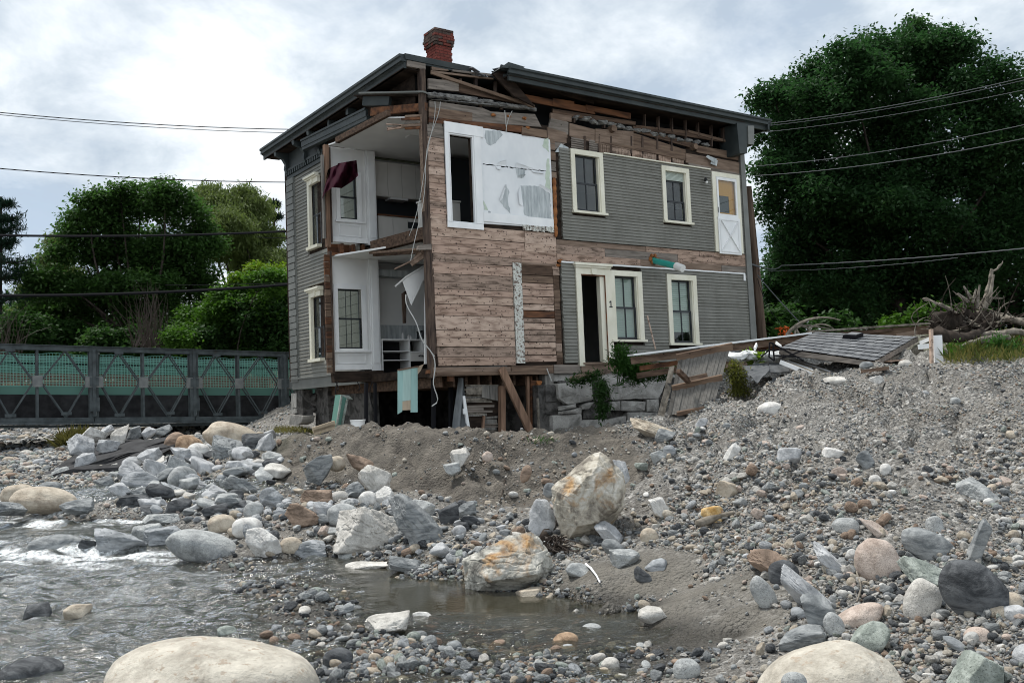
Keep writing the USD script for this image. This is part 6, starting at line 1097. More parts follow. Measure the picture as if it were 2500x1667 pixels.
# rubble of the old abutment below the bridge
def pslab(name, px, ys_, th, m_, parent=None, **kw): return put(name, quad_slab([at(u, v, y) for (u, v), y in zip(px, ys_)], (0, 0, -th)), m_, parent, **kw)
ab = thing('broken_road_slab', 'broken slab of road blackened for its shaded hollow, slanting to the water under the bridge', 'road slab')
m = quad_slab([at(70, 1108, 20.2), at(255, 1058, 20.5), at(400, 1005, 22), at(230, 1008, 24)], (0, 0, -.22)); put('slab', wob(trimesh.Trimesh(*m).subdivide().subdivide().subdivide(), .09, 2.2, 3), 'road_shade_black', ab)
m = quad_slab([at(120, 1090, 20.0), at(300, 1065, 20.0), at(395, 1015, 21.6), at(260, 1050, 22)], (0, 0, -.6)); put('slab', wob(trimesh.Trimesh(*m).subdivide().subdivide().subdivide(), .12, 2.5, 6), 'road_shade_black', ab)
m = quad_slab([at(80, 1116, 19.7), at(300, 1092, 19.9), at(405, 1022, 21.3), at(250, 1046, 20.6)], (0, .5, .05)); put('slab_shade', wob(trimesh.Trimesh(*m).subdivide().subdivide().subdivide(), .14, 2.5, 9), 'road_shade_black', ab)  # black panel added for the shaded hollow under the slab front
for i, (u0, v0, u1, v1, k_, m_, lb, y) in enumerate(((155, 995, 215, 1048, 'block', 'slate_pale', 'pale block on top of the broken road slab at its left', 21.6), (190, 980, 245, 1015, 'block', 'quartz', 'white grey block at the top of the rubble under the bridge', 23), (222, 1008, 275, 1042, 'block', 'slate_pale', 'grey block lying on the broken road slab', 21.8), (255, 975, 296, 1028, 'block', 'granite_pale', 'tall pale concrete block on the road slab under the bridge', 22.6),
                                               (172, 1040, 222, 1080, 'block', 'slate_pale', 'pale wedge on the lower part of the road slab', 20.6), (120, 1072, 160, 1100, 'ang', 'granite_grey', 'small grey rock at the lower tip of the road slab', 20), (290, 978, 325, 1012, 'ang', 'slate_grey', 'dark rock behind the tall pale concrete block', 23), (325, 980, 360, 1008, 'ang', 'slate_pale', 'white grey rock at the right end of the rubble under the bridge', 23), (355, 975, 395, 1000, 'ang', 'slate_grey', 'grey rock at the upper right of the rubble under the bridge', 23.4), (228, 975, 262, 1000, 'ang', 'slate_pale', 'light rock at the back of the rubble under the bridge', 24))):
    rock(u0, v0, u1, v1, k_, m_, lb, tilt=-20 + 7 * i, y=y, asp=1.3, sub=4)
WH_ = ['by the far pool at the left edge', 'in the dry bed left of the slab', 'behind the bouldery pool', 'just left of the broken road slab', 'at the water edge by the left frame', 'between far pool and road slab', 'under the bridge shadow by the yellow grass', 'far upstream at the left edge', 'far upstream under the bridge', 'far upstream beside the yellow grass']
for i, (u, v, y) in enumerate(((20, 1055, 24), (60, 1040, 25), (35, 1025, 29), (90, 1060, 23), (15, 1085, 21), (70, 1075, 22), (110, 1035, 26), (10, 1005, 33), (55, 1005, 33), (95, 1010, 32))): rock(u - 14, v - 7, u + 14, v + 7, 'round', ['granite_tan', 'granite_pale', 'granite_grey', 'slate_pale'][i % 4], f'{["tan", "whitish", "grey", "pale blue"][i % 4]} cobble {WH_[i]}', y=y, asp=1.5, sub=3, name='river_stone')
# ------------------------------------------------------------------ trees and plants
def leaf_cloud(c, size, r, aspect=.55, flat=.5, droop=.25):
    n = len(c); d = r.normal(size=(n, 3)); d[:, 2] = d[:, 2] * flat - droop; d /= np.linalg.norm(d, axis=1, keepdims=True)
    u = np.cross(d, r.normal(size=(n, 3)) * [.5, .5, .3] + [0, 0, 1.2]); u /= np.linalg.norm(u, axis=1, keepdims=True) + 1e-9; nrm = np.cross(u, d)
    s = (size * r.uniform(.6, 1.35, n))[:, None]
    v = np.stack([c, c + d * s * .5 + u * s * aspect * .5 + nrm * s * .06, c + d * s, c + d * s * .5 - u * s * aspect * .5 + nrm * s * .06], 1).reshape(-1, 3)
    a = np.arange(n)[:, None] * 4; return (v, np.vstack([a + [[0, 1, 2]], a + [[0, 2, 3]]]))
def crown_points(blobs, nclump, per, spread, r, shell=.5, gap=.42, seed=0):
    if len(blobs) > 3 and spread > .15:       # boughs: every big mass breaks up into smaller lumps
        nb = []
        for c, R_ in blobs:
            nb.append((c, R_ * .82))
            for _ in range(8):
                d = r.normal(size=3); d[2] = abs(d[2]) * .9 - .25; d /= np.linalg.norm(d); nb.append((c + d * R_ * r.uniform(.66, 1.0), R_ * r.uniform(.22, .40) * [1, 1, .8]))
        blobs = nb
    w_ = np.array([b[1].prod() ** (.66) if np.ndim(b[1]) else b[1] ** 2 for b in blobs], float); out = []
    k_ = r.choice(len(blobs), nclump, p=w_ / w_.sum()); d = r.normal(size=(nclump, 3)); d /= np.linalg.norm(d, axis=1, keepdims=True)
    c = np.array([blobs[i][0] for i in k_]); rad = np.array([np.broadcast_to(blobs[i][1], 3) for i in k_]); p = c + d * rad * (r.random((nclump, 1)) ** shell)
    ok = meshkit.fbm(p * .8 + seed, 2, seed) > gap - .18; p = p[ok]
    q = (p[:, None] + r.normal(size=(len(p), per, 3)) * spread * [1, 1, .62]).reshape(-1, 3); return q, p
def tree(name, label, cat_, blobs_px, base_px, base_y, mat_, seed, nclump, per, leaf, spread, trunk_r=.2, jit=1.6, zs=1.0, gap=.42, shell=.5, droop=.25, aspect=.55, limbs=True, group=None, bark='bark', squash=1.0):
    r = np.random.default_rng(seed); b0 = at(*base_px, base_y); b0[2] = ground_z(b0[0], b0[1])[0] - .1
    t = thing(name, label, cat_, b0, group=group); blobs = []
    for u, v, rp in blobs_px:
        y = base_y + r.uniform(-jit, jit); c = at(u, v, y); R_ = rp * S / FPX * y; blobs.append((c - b0, np.array([R_, R_ * .95, R_ * squash])))
    q, cl = crown_points(blobs, nclump, per, spread, r, shell, gap, seed)
    put('crown', leaf_cloud(q, leaf, r, aspect, .5, droop), mat_, t)
    if limbs:
        top = np.mean([b[0] for b in blobs], 0); fork = np.array([top[0] * .35, top[1] * .35, top[2] * .42]); put('trunk', tube(bez([(0, 0, -.3), fork * [.3, .3, .5], fork], 8), np.linspace(trunk_r, trunk_r * .7, 8), 9), bark, t, smooth=True)
        for c, R_ in blobs:
            mid = fork + (c - fork) * .55 + r.normal(size=3) * .3; mid[2] -= .2; put('limb', tube(bez([fork * r.uniform(.7, 1), mid, c + [0, 0, R_[2] * .5]], 8), np.linspace(trunk_r * .32, .015, 8), 5), bark, t, smooth=True)
    return t
tree('maple_tree', 'tall broad dark green maple filling the right of the picture behind the fallen roof', 'tree', [(1800, 310, 70), (1830, 200, 55), (1900, 250, 90), (2000, 120, 55), (2180, 110, 60), (1840, 380, 90), (1850, 540, 100), (2000, 450, 120), (2070, 150, 105), (1950, 200, 100), (2165, 170, 105), (1850, 270, 95), (2255, 240, 110), (2010, 330, 150), (2150, 360, 160), (1800, 400, 75), (2290, 420, 130), (1900, 480, 125), (2080, 530, 150), (2240, 580, 140), (1815, 590, 70), (1960, 650, 110), (2140, 690, 130), (1800, 250, 55), (2110, 95, 50), (1890, 150, 45), (1770, 480, 45), (1765, 220, 40), (2330, 300, 80)], (2080, 790), 35, 'leaf_maple', 1, 14500, 15, .17, .22, .3, gap=.36, shell=.45, droop=.45)
tree('forest_tree', 'dark tree behind the right side of the big maple', 'tree', [(2330, 330, 90), (2380, 480, 140), (2300, 600, 140), (2400, 200, 60), (2360, 700, 130), (2200, 720, 110)], (2330, 790), 43, 'leaf_maple', 2, 3600, 13, .22, .3, .3, gap=.3)
tree('forest_tree', 'dark tree behind the left side of the big maple, low beside the house', 'tree', [(1850, 640, 90), (1950, 700, 100), (1800, 720, 70), (2050, 700, 110), (2000, 580, 80), (1790, 660, 40)], (1900, 790), 42, 'leaf_maple', 3, 3400, 13, .22, .3, .25, gap=.3)
tree('undergrowth_bush', 'dark green bush at the foot of the maple beside the house corner', 'bush', [(1790, 740, 40), (1850, 755, 40), (1920, 760, 36)], (1840, 790), 29, 'leaf_hedge', 4, 420, 14, .2, .2, limbs=False, jit=.8)
tree('undergrowth_bush', 'bush with bright green leaves under the right half of the maple', 'bush', [(2130, 740, 42), (2060, 760, 36), (2230, 735, 40)], (2140, 790), 30, 'leaf_bright', 5, 380, 13, .2, .2, limbs=False, jit=.8)
tree('ash_tree', 'broad dark green ash tree left of the house, behind the bridge', 'tree', [(325, 465, 52), (250, 500, 70), (400, 480, 66), (180, 580, 66), (290, 580, 95), (410, 580, 90), (225, 680, 80), (340, 690, 95), (455, 560, 48), (120, 660, 55), (215, 470, 34), (90, 700, 50), (70, 640, 36), (425, 650, 80), (160, 740, 60), (290, 760, 70), (375, 445, 30), (275, 440, 26)], (340, 800), 44, 'leaf_ash', 6, 7000, 14, .19, .26, .3, gap=.32, shell=.45, droop=.3)
tree('willow_tree', 'pale yellow green willow between the ash tree and the house', 'tree', [(520, 480, 46), (575, 480, 42), (600, 540, 44), (540, 540, 60), (610, 600, 36), (490, 460, 34), (500, 560, 50), (575, 610, 48)], (560, 800), 52, 'leaf_willow', 7, 4200, 16, .24, .28, .3, gap=.42, droop=1.3, aspect=.3, squash=1.1)
tree('willow_tree', 'pale willow peeping out left of the dark ash tree', 'tree', [(125, 600, 30), (95, 680, 40), (140, 560, 20), (70, 720, 40), (150, 640, 34)], (110, 800), 50, 'leaf_willow', 8, 1500, 16, .24, .28, .2, gap=.4, droop=1.2, aspect=.3)
tree('maple_sapling', 'bright green young maple beside the house wall, above the bridge', 'tree', [(560, 680, 48), (620, 650, 40), (500, 720, 52), (440, 760, 50), (600, 730, 60), (650, 690, 34), (540, 770, 56), (640, 770, 46), (410, 785, 34)], (540, 830), 39, 'leaf_bright', 9, 2800, 15, .16, .18, .12, gap=.44, shell=.4)
tree('maple_sapling', 'yellow green tree top in front of the willow', 'tree', [(600, 640, 34), (560, 655, 26), (640, 630, 26), (655, 655, 22)], (610, 830), 41, 'leaf_yellow', 10, 800, 14, .16, .18, .1, gap=.4)
tree('hedge_tree', 'dark leafy thicket right beside the house wall behind the bridge', 'tree', [(600, 740, 56), (640, 720, 46), (540, 780, 50), (480, 790, 40), (650, 790, 50)], (600, 830), 40.5, 'leaf_hedge', 11, 2400, 15, .18, .2, .1, gap=.3)
tree('hedge_tree', 'dark thicket under the ash tree at left', 'tree', [(60, 760, 50), (150, 780, 46), (240, 790, 46), (330, 795, 44), (10, 790, 40), (420, 820, 40), (100, 820, 40), (200, 830, 40), (300, 835, 40), (500, 830, 40), (600, 830, 40)], (150, 830), 41, 'leaf_hedge', 12, 2600, 14, .2, .24, .1, gap=.3, limbs=False)
tree('background_wood', 'distant dark wood closing the valley behind the bridge', 'wood', [(u, 770 + 20 * math.sin(u), 60) for u in range(-60, 720, 60)] + [(u, 850, 40) for u in range(-60, 720, 60)], (300, 830), 60, 'leaf_hedge', 13, 2400, 10, .5, .5, limbs=False, gap=.2)
def pine(name, label, tiers, base_px, y, seed, trunk=(0, 0)):
    r = np.random.default_rng(seed); b0 = at(*base_px, y); b0[2] = ground_z(b0[0], b0[1])[0]; t = thing(name, label, 'tree', b0); tops = at(*trunk, y) - b0
    put('trunk', tube([(0, 0, -.3), tops], [.25, .05], 8), 'bark', t)
    for (u, v, L_) in tiers:
        for side_ in range(7):
            c = at(u, v, y) - b0; a = side_ * 2 * math.pi / 7 + r.uniform(-.3, .3); ln = L_ * S / FPX * y * r.uniform(.6, 1.05); e = c + [math.cos(a) * ln, math.sin(a) * ln, r.uniform(-.1, .25) * ln]
            tr = np.array([tops[0] * c[2] / tops[2], tops[1] * c[2] / tops[2], c[2]]); e = e - c + tr; pts = bez([tr, (tr + e) / 2 - [0, 0, .05 * ln], e], 6); lb = put('branch', tube(pts, np.linspace(.06, .015, 6), 4), 'bark', t)
            q = pts[r.integers(2, 6, 150)] + r.normal(size=(150, 3)) * [.22, .22, .13] * (ln / 1.6); put('needles', leaf_cloud(q, .26, r, .16, 1, -.3), 'needle', lb)
pine('pine_tree', 'dark pine with drooping tiers at the left edge of the picture', [(5, 470, 26), (8, 505, 45), (5, 530, 62), (0, 560, 50), (0, 600, 85), (-5, 640, 80), (-5, 690, 70), (-10, 735, 60)], (-10, 830), 42, 21, (2, 452))
pine('pine_tree', 'dark conifer peeping out between the willow and the house', [(630, 470, 16), (632, 500, 24), (636, 540, 32), (640, 585, 40), (640, 630, 40)], (640, 830), 58, 22, (628, 455))
# brown dead brush
def brush(name, label, cat_, u0, u1, v0, v1, y, n, seed, lean=.25, m_='dead_twig'):
    r = np.random.default_rng(seed); ms = []; c0 = at((u0 + u1) / 2, v1, y)
    for i in range(n):
        a = at(r.uniform(u0, u1), v1 + r.uniform(-8, 12), y + r.uniform(-1, 1)) - c0; h = (v1 - v0) * S / FPX * y * r.uniform(.45, 1.05); e = a * [.8, 1, 1] + [r.normal() * lean, r.normal() * lean, h]; ms.append(tube(bez([a, (a + e) / 2 + r.normal(size=3) * .12, e], 5), np.linspace(.02, .005, 5), 3, False))
    t = thing(name, label, cat_, c0); put('twigs', cat(ms), m_, t)
brush('dead_shrub', 'brown leafless shrub standing in front of the ash tree', 'shrub', 306, 372, 655, 800, 38, 80, 31, .5); brush('dead_shrub', 'brown leafless shrub at the left edge above the bridge', 'shrub', -20, 52, 690, 810, 38, 45, 32, .5)
# small plants near the house
def plant(name, label, blobs, y, m_, seed, n, per, leaf, spread, aspect=.3, droop=-.5, cat_='plant', stems=True, snap=True):
    r = np.random.default_rng(seed); b0 = at(blobs[0][0], max(b[1] + b[2] for b in blobs), y)
    t = thing(name, label, cat_, b0); bl = [(at(u, v, y + r.uniform(-.15, .15)) - b0, np.array([rp * S / FPX * y] * 3)) for u, v, rp in blobs]
    q, _ = crown_points(bl, n, per, spread, r, .5, .1, seed); put('leaves', leaf_cloud(q, leaf, r, aspect, .6, droop), m_, t)
    if stems: put('stems', cat([tube([(r.normal() * .08, r.normal() * .06, 0), c[0] * r.uniform(.6, 1)], .008, 4) for c in bl for _ in range(3)]), m_, t)
YW = 20.4
plant('weed_bush', 'bright green feathery weeds growing before the open street door', [(1420, 830, 22), (1440, 845, 28), (1475, 852, 24), (1428, 805, 14), (1460, 860, 26)], 20.9, 'leaf_weed', 41, 230, 14, .11, .09)
plant('hanging_weed', 'dark green weed trailing down the granite retaining wall', [(1380, 882, 10), (1382, 905, 13), (1386, 935, 11), (1380, 955, 7)], 20.05, 'leaf_hedge', 42, 85, 12, .10, .07, droop=.5)
plant('weed_bush', 'low weeds on top of the retaining wall left of the feathery ones', [(1340, 872, 10), (1365, 868, 12), (1320, 876, 7)], 20.9, 'leaf_hedge', 43, 70, 10, .1, .08); plant('weed_bush', 'low weeds on top of the retaining wall right of the feathery ones', [(1520, 858, 12), (1545, 852, 12), (1500, 865, 10)], 20.9, 'leaf_weed', 44, 70, 10, .1, .08)
plant('yellowing_shrub', 'small yellowing shrub right of the fallen plank door', [(1688, 845, 12), (1695, 868, 18), (1700, 895, 16), (1680, 855, 10)], 19.0, 'leaf_shrub', 45, 150, 10, .08, .07, cat_='shrub')
plant('broad_leaf_weed', 'light green weed with broad leaves above the asphalt scraps', [(1722, 822, 9), (1738, 826, 8)], 19.6, 'leaf_yellow', 46, 14, 6, .2, .05, aspect=.4)
plant('day_lily', 'orange day lilies flowering under the house corner', [(1795, 760, 10), (1800, 770, 12)], 24, 'leaf_weed', 47, 30, 8, .25, .1, aspect=.12); 
lt = None
for k_ in range(6):
    c = at(1788 + 9 * (k_ % 3) + 2 * k_, 753 + 11 * (k_ // 3), 23.7); r = np.random.default_rng(k_); put('lily_flower', tuple(leaf_cloud(np.repeat(c[None] - at(1795, 782, 24), 9, 0), .13, r, .4)), 'lily_orange', stage.GetPrimAtPath('/World/day_lily'))
def grass(name, label, px_poly, n, m_, h, seed, y0=None):
    r = np.random.default_rng(seed); pts = np.array([on_ground(u, v) if y0 is None else at(u, v, y0) for u, v in scatter_px(px_poly, n, r)]); pts[:, 2] = ground_z(pts[:, 0], pts[:, 1]); q = pts + r.normal(size=pts.shape) * [.06, .1, .0]
    put(name, leaf_cloud(q, h, r, .08, .5, -1.6), m_, label=label, kind='stuff')
grass('grass', 'green and yellow grass on the terrace at the right', [(2180, 840), (2360, 835), (2360, 770), (2250, 780), (2170, 820)], 650, 'grass_blade', .26, 51); grass('dry_grass', 'yellow withered grass among the drift wood at the right', [(2180, 842), (2360, 836), (2360, 775), (2250, 785), (2170, 825)], 600, 'dry_grass', .22, 56)
plant('sprouting_weed', 'bright weeds on the terrace right of the white post', [(2205, 806, 13), (2180, 815, 9), (2230, 815, 10)], 18.9, 'leaf_bright', 57, 70, 10, .1, .09); plant('sprouting_weed', 'dark weeds between the grey logs at the right edge', [(2290, 790, 14), (2330, 800, 12), (2310, 812, 9)], 18.8, 'leaf_weed', 58, 80, 10, .1, .09); grass('dry_grass', 'yellow grass tuft under the bridge', [(145, 1012), (205, 1005), (205, 978), (150, 980)], 700, 'dry_grass', .55, 52, 27)
grass('bank_grass', 'sparse yellow green growth at the top of the bank by the house corner', [(610, 1000), (690, 995), (740, 1000), (690, 985), (640, 985)], 800, 'dry_grass', .13, 53); grass('sprouts', 'small green sprouts at the edge of the scarp', [(1215, 1022), (1265, 1024), (1262, 1014), (1230, 1012)], 60, 'leaf_weed', .12, 54)
plant('sprouting_weed', 'low bright weeds on the terrace left of the root tangle', [(2190, 800, 12), (2215, 795, 14), (2240, 802, 12)], 19.6, 'leaf_bright', 55, 60, 10, .1, .08)
# one tree on the near bank, outside the frame: the window panes mirror it
tree('maple_tree', 'dark maple on the near bank mirrored in the upper window', 'tree', [(0, 0, 1)], (3600, 900), 10, 'leaf_maple', 61, 10, 4, .3, .3) if False else None
# ------------------------------------------------------------------ retaining wall, wreckage and drift wood on the terrace
wallq = []
rw = thing('retaining_wall', 'retaining wall of large granite blocks between the basement and the fallen door', 'stone wall', CORNER, YAW)
WT = -.35
def block(px, m_='wall_granite', t=WT, th=.55):
    P_ = np.array([onT(*k6(*p), t)[[0, 2]] for p in px]); pts = []
    for i in range(len(P_)): a, b = P_[i], P_[(i + 1) % len(P_)]; pts += [a + (b - a) * .04, a + (b - a) * .5 + hr.normal(size=2) * .008, a + (b - a) * .96]
    f_ = np.array([[p[0], t + hr.uniform(-.01, .01), p[1]] for p in pts]); b_ = np.array([[p[0], t + th, p[1]] for p in pts]); n = len(pts); c = f_.mean(0) + [0, -.03, 0]
    v = np.vstack([f_, b_, [c]]); f = []
    for i in range(n): k_ = (i + 1) % n; f += [[2 * n, i, k_], [i, n + i, n + k_], [i, n + k_, k_]]
    m = trimesh.Trimesh(v, f, process=False).subdivide().subdivide(); v2, f2 = wob((np.array(m.vertices), np.array(m.faces)), .014, 5, int(abs(P_[0, 0]) * 100)); put('stone', (v2, f2), m_, rw)
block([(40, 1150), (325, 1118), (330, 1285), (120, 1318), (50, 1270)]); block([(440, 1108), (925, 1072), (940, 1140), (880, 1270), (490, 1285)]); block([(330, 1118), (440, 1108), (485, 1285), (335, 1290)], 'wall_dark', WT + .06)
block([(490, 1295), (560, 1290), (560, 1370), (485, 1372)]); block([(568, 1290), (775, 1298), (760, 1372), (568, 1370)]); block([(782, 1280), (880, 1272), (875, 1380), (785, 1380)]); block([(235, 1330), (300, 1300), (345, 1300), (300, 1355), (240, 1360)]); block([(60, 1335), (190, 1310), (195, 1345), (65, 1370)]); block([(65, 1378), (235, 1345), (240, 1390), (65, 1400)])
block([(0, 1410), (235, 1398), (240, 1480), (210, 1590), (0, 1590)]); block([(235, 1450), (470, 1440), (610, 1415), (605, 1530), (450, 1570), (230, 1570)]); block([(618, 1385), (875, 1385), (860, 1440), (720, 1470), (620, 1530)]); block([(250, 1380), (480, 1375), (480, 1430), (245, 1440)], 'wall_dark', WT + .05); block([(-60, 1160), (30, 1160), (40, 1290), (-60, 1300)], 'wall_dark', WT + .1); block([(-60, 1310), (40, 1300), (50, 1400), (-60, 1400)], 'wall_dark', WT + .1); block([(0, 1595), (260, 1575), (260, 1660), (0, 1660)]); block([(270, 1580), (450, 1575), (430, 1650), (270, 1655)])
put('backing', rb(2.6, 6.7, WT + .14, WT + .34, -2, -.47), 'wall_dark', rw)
m_ = trimesh.Trimesh(*rb(3.2, 7.3, WT + .12, .12, -1.2, -.40)).subdivide().subdivide().subdivide().subdivide(); v, f = wob((np.array(m_.vertices), np.array(m_.faces)), .07, 4, 8)
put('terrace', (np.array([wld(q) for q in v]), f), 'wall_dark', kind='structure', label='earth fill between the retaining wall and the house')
put('foundation_wall', wob(trimesh.Trimesh(*rb(3.25, 10.1, .04, .4, -1.5, -.2)).subdivide().subdivide().subdivide(), .03, 3), 'wall_granite', house)
st = put('flat_stone', wob(trimesh.Trimesh(*quad_slab([at(1308, 866, 20.9), at(1365, 850, 20.9), at(1400, 845, 21.6), at(1330, 858, 21.6)], (0, 0, -.12))).subdivide().subdivide(), .02, 4), 'stone_brown', label='tan flat stone under the doorstep of the open street door', cat='stone')
def prop(name, m_, mt, label, cat_, smooth_=False): return put(name, m_, mt, label=label, cat=cat_, smooth=smooth_)
# the long fallen cornice beam
A, B = at(1448, 818, 19.9), at(1855, 766, 21.0); C_, D_ = at(1860, 764, 21.2), at(2148, 742, 21.8)
lb = thing('fallen_cornice', 'long fallen cornice with a white top board lying across the terrace', 'beam', A); Z = lambda *p: [np.asarray(q) - A for q in p]
put('top_board', beam(*Z(A + [0, 0, .02], B), .34, .035), 'white_paint', lb); put('side_board', beam(*Z(A + [0, -.05, -.10], B + [0, -.05, -.10]), .03, .15), 'old_wood_1', lb); put('side_board', beam(*Z(A + [.2, .1, -.26], B + [0, .1, -.2]), .06, .1), 'rust_wood', lb)
put('top_board', beam(*Z(C_ + [0, 0, .02], D_), .3, .04), 'driftwood', lb); put('side_board', beam(*Z(C_ + [0, -.05, -.14], D_ + [0, -.05, -.14]), .03, .2), 'old_wood_1', lb); put('end_board', beam(*Z(at(2140, 742, 21.6), at(2195, 772, 21.2)), .05, .16), 'white_paint', lb)
put('side_board', beam(*Z(A + [.1, -.1, -.42], at(1850, 800, 20.4)), .05, .12), 'old_wood_0', lb)
# plank door
Y0 = 18.45; dq = [np.array(k6(*p)) for p in ((955, 1412), (1338, 1338), (1478, 850), (1050, 930))]
def dp_(a, b, dy=0.0): uv = (dq[0] * (1 - a) + dq[1] * a) * (1 - b) + (dq[3] * (1 - a) + dq[2] * a) * b; return at(uv[0], uv[1], Y0 + .75 * b + dy)
o = dp_(.5, 0); pd = thing('fallen_plank_door', 'grey weathered plank door leaning askew against the end of the retaining wall', 'door', o)
n = 13
for i in range(n): a, b = i / n, (i + .93) / n; yo = np.array([0, hr.uniform(-.012, .012), 0]); put('plank', quad_slab([dp_(a, .0 + hr.uniform(0, .012)) - o + yo, dp_(b, 0) - o + yo, dp_(b, 1 - hr.uniform(0, .02)) - o + yo, dp_(a, 1) - o + yo], (0, .03, .01)), ['grey_plank', 'grey_plank_dark', 'grey_plank', 'grey_plank'][hr.integers(4)], pd)
put('dark_backing', quad_slab([dp_(.01, .02, .06) - o, dp_(.99, .02, .06) - o, dp_(.99, .97, .06) - o, dp_(.01, .97, .06) - o], (0, .01, 0)), 'dark_inside', pd)  # dark sheet added behind the planks so their gaps read as shade
for a0, b0, a1, b1, w_ in ((-.02, .47, 1.0, .50, .12), (-.05, 1.0, 1.03, 1.02, .16), (.2, .0, .98, .0, .08)): put('batten', beam(dp_(a0, b0, -.04) - o, dp_(a1, b1, -.04) - o, .05, w_, (0, -.4, 1)), 'old_wood_1', pd)
put('batten', beam(at(*k6(1042, 1042), Y0) - o, at(*k6(1132, 1132), Y0 + .2) - o, .09, .09), 'old_wood_0', pd); put('batten', beam(at(*k6(1135, 1108), Y0 + .1) - o, at(*k6(1280, 1075), Y0 + .2) - o, .06, .08), 'old_wood_1', pd)
q = [at(*k6(*p), y) for p, y in (((868, 1432), 18.6), ((922, 1432), 18.6), ((985, 1180), 19.0), ((945, 1140), 19.0))]; lw = thing('leaning_white_board', 'broken whitish board leaning beside the fallen plank door', 'board', q[0]); put('board', quad_slab(np.array(q) - q[0], (0, .05, 0)), 'driftwood', lw); q2_ = [at(*k6(*p), y) for p, y in (((940, 1142), 19), ((986, 1142), 19), ((1012, 998), 19.2), ((972, 1005), 19.2))]; put('board_tip', quad_slab(np.array(q2_) - q[0], (0, .05, 0)), 'driftwood', lw)
# slab of fallen roof with slates laid one by one
fr = [at(*k7(480, 792), 18.9), at(*k7(1205, 892), 18.5), at(*k7(1535, 702), 20.3), at(*k7(760, 668), 20.9)]; o = fr[0]; F = [p - o for p in fr]
roofs = thing('fallen_roof', 'fallen shed roof with dark slates and a small vent, lying on wreckage', 'roof', o)
def bil(a, b): return (F[0] * (1 - a) + F[1] * a) * (1 - b) + (F[3] * (1 - a) + F[2] * a) * b
nr_ = np.cross(F[1] - F[0], F[3] - F[0]); nr_ /= np.linalg.norm(nr_); nr_ *= np.sign(nr_[2])
put('roof_board', quad_slab([bil(0, 0) - nr_ * .06, bil(1, 0) - nr_ * .06, bil(1, 1) - nr_ * .06, bil(0, 1) - nr_ * .06], -nr_ * .04), 'attic_dark', roofs)
for p, q in ((bil(0, 0), bil(1, 0)), (bil(1, 0), bil(1, 1))): put('edge_board', beam(p - nr_ * .04 , q - nr_ * .04, .05, .1), 'old_wood_3', roofs)
put('edge_board', beam(bil(1, 0) - nr_ * .13 + [.05, .1, 0], bil(1, 1) - nr_ * .25 + [.2, .1, 0], .04, .16), 'driftwood', roofs)
nrow = 8
for i in range(nrow):
    b0, b1 = i / nrow, (i + 1.15) / nrow; n = 12; off = .5 / n * (i % 2)
    for j in range(n + (i % 2)):
        a_, c_ = max(0, j / n - off + .003), min(1, (j + 1) / n - off - .003)
        if c_ - a_ < .01: continue
        lift = hr.uniform(.03, .038); put('slate', quad_slab([bil(a_, b0) + nr_ * lift, bil(c_, b0) + nr_ * (lift + hr.uniform(0, .006)), bil(c_, min(1, b1)) + nr_ * .016, bil(a_, min(1, b1)) + nr_ * .016], nr_ * .007), f'shingle_{hr.integers(2)}', roofs)
vq = [bil(.37, .70), bil(.50, .70), bil(.52, .86), bil(.39, .86)]; vt = put('roof_vent', quad_slab([p + nr_ * .02 for p in vq], nr_ * .09), 'cable_black', roofs); put('vent_top', quad_slab([bil(.39, .73) + nr_ * .115, bil(.49, .73) + nr_ * .115, bil(.505, .84) + nr_ * .115, bil(.405, .84) + nr_ * .115], nr_ * .01), 'shingle_1', vt)
q = [at(*k7(485, 888), 18.7), at(*k7(815, 1022), 18.2), at(*k7(925, 962), 18.9), at(*k7(600, 862), 19.4)]; wp = thing('pale_panel', 'pale wall panel sliding out from under the fallen roof', 'panel', q[0]); Q = [p - q[0] for p in q]
for i in range(8): a, b = i / 8, (i + .94) / 8; put('board', quad_slab([Q[0] + (Q[3] - Q[0]) * a, Q[1] + (Q[2] - Q[1]) * a, Q[1] + (Q[2] - Q[1]) * b, Q[0] + (Q[3] - Q[0]) * b], (0, 0, -.03)), 'driftwood' if i % 3 else 'white_paint', wp)
put('edge_board', beam(Q[0], Q[1], .03, .08), 'white_paint', wp)
# asphalt scraps
o = at(*k7(200, 960), 18.9); ap = thing('asphalt_scraps', 'torn dark grey sheets of roofing draped over the gravel beside the plank door', 'roofing')
for pts, y in ((((190, 908), (395, 900), (405, 955), (250, 1000)), (19.3, 19.3, 18.8, 18.7)), (((250, 990), (400, 930), (410, 962), (320, 1042)), (18.7, 18.9, 18.6, 18.4)), (((395, 892), (545, 895), (552, 958), (408, 972)), (19.4, 19.4, 18.9, 18.7)), (((430, 1010), (560, 1030), (560, 1050), (420, 1040)), (18.6,) * 4), (((100, 800), (300, 830), (300, 850), (110, 830)), (19.8,) * 4), (((95, 790), (230, 850), (220, 865), (90, 815)), (19.6,) * 4)):
    put('sheet', wob(trimesh.Trimesh(*quad_slab([at(*k7(*p), yy) for p, yy in zip(pts, y)], (0, .02, -.02))).subdivide().subdivide().subdivide(), .05, 4, int(pts[0][0])), 'asphalt_sheet', ap)
o = at(*k7(320, 850), 19.6); m_ = trimesh.creation.icosphere(subdivisions=4); v = np.array(m_.vertices) * [.75, .3, .11]; v, f = wob((v, np.array(m_.faces)), .13, 7, 4); prop('white_foam_heap', (v + o, f), 'drywall_pale', 'lumpy white foam heap under the fallen cornice', 'debris', True)
fr_ = thing('bent_metal_frame', 'black bent metal frame lying in the wreckage', 'frame', at(*k7(420, 850), 18.8)); o = at(*k7(420, 850), 18.8)
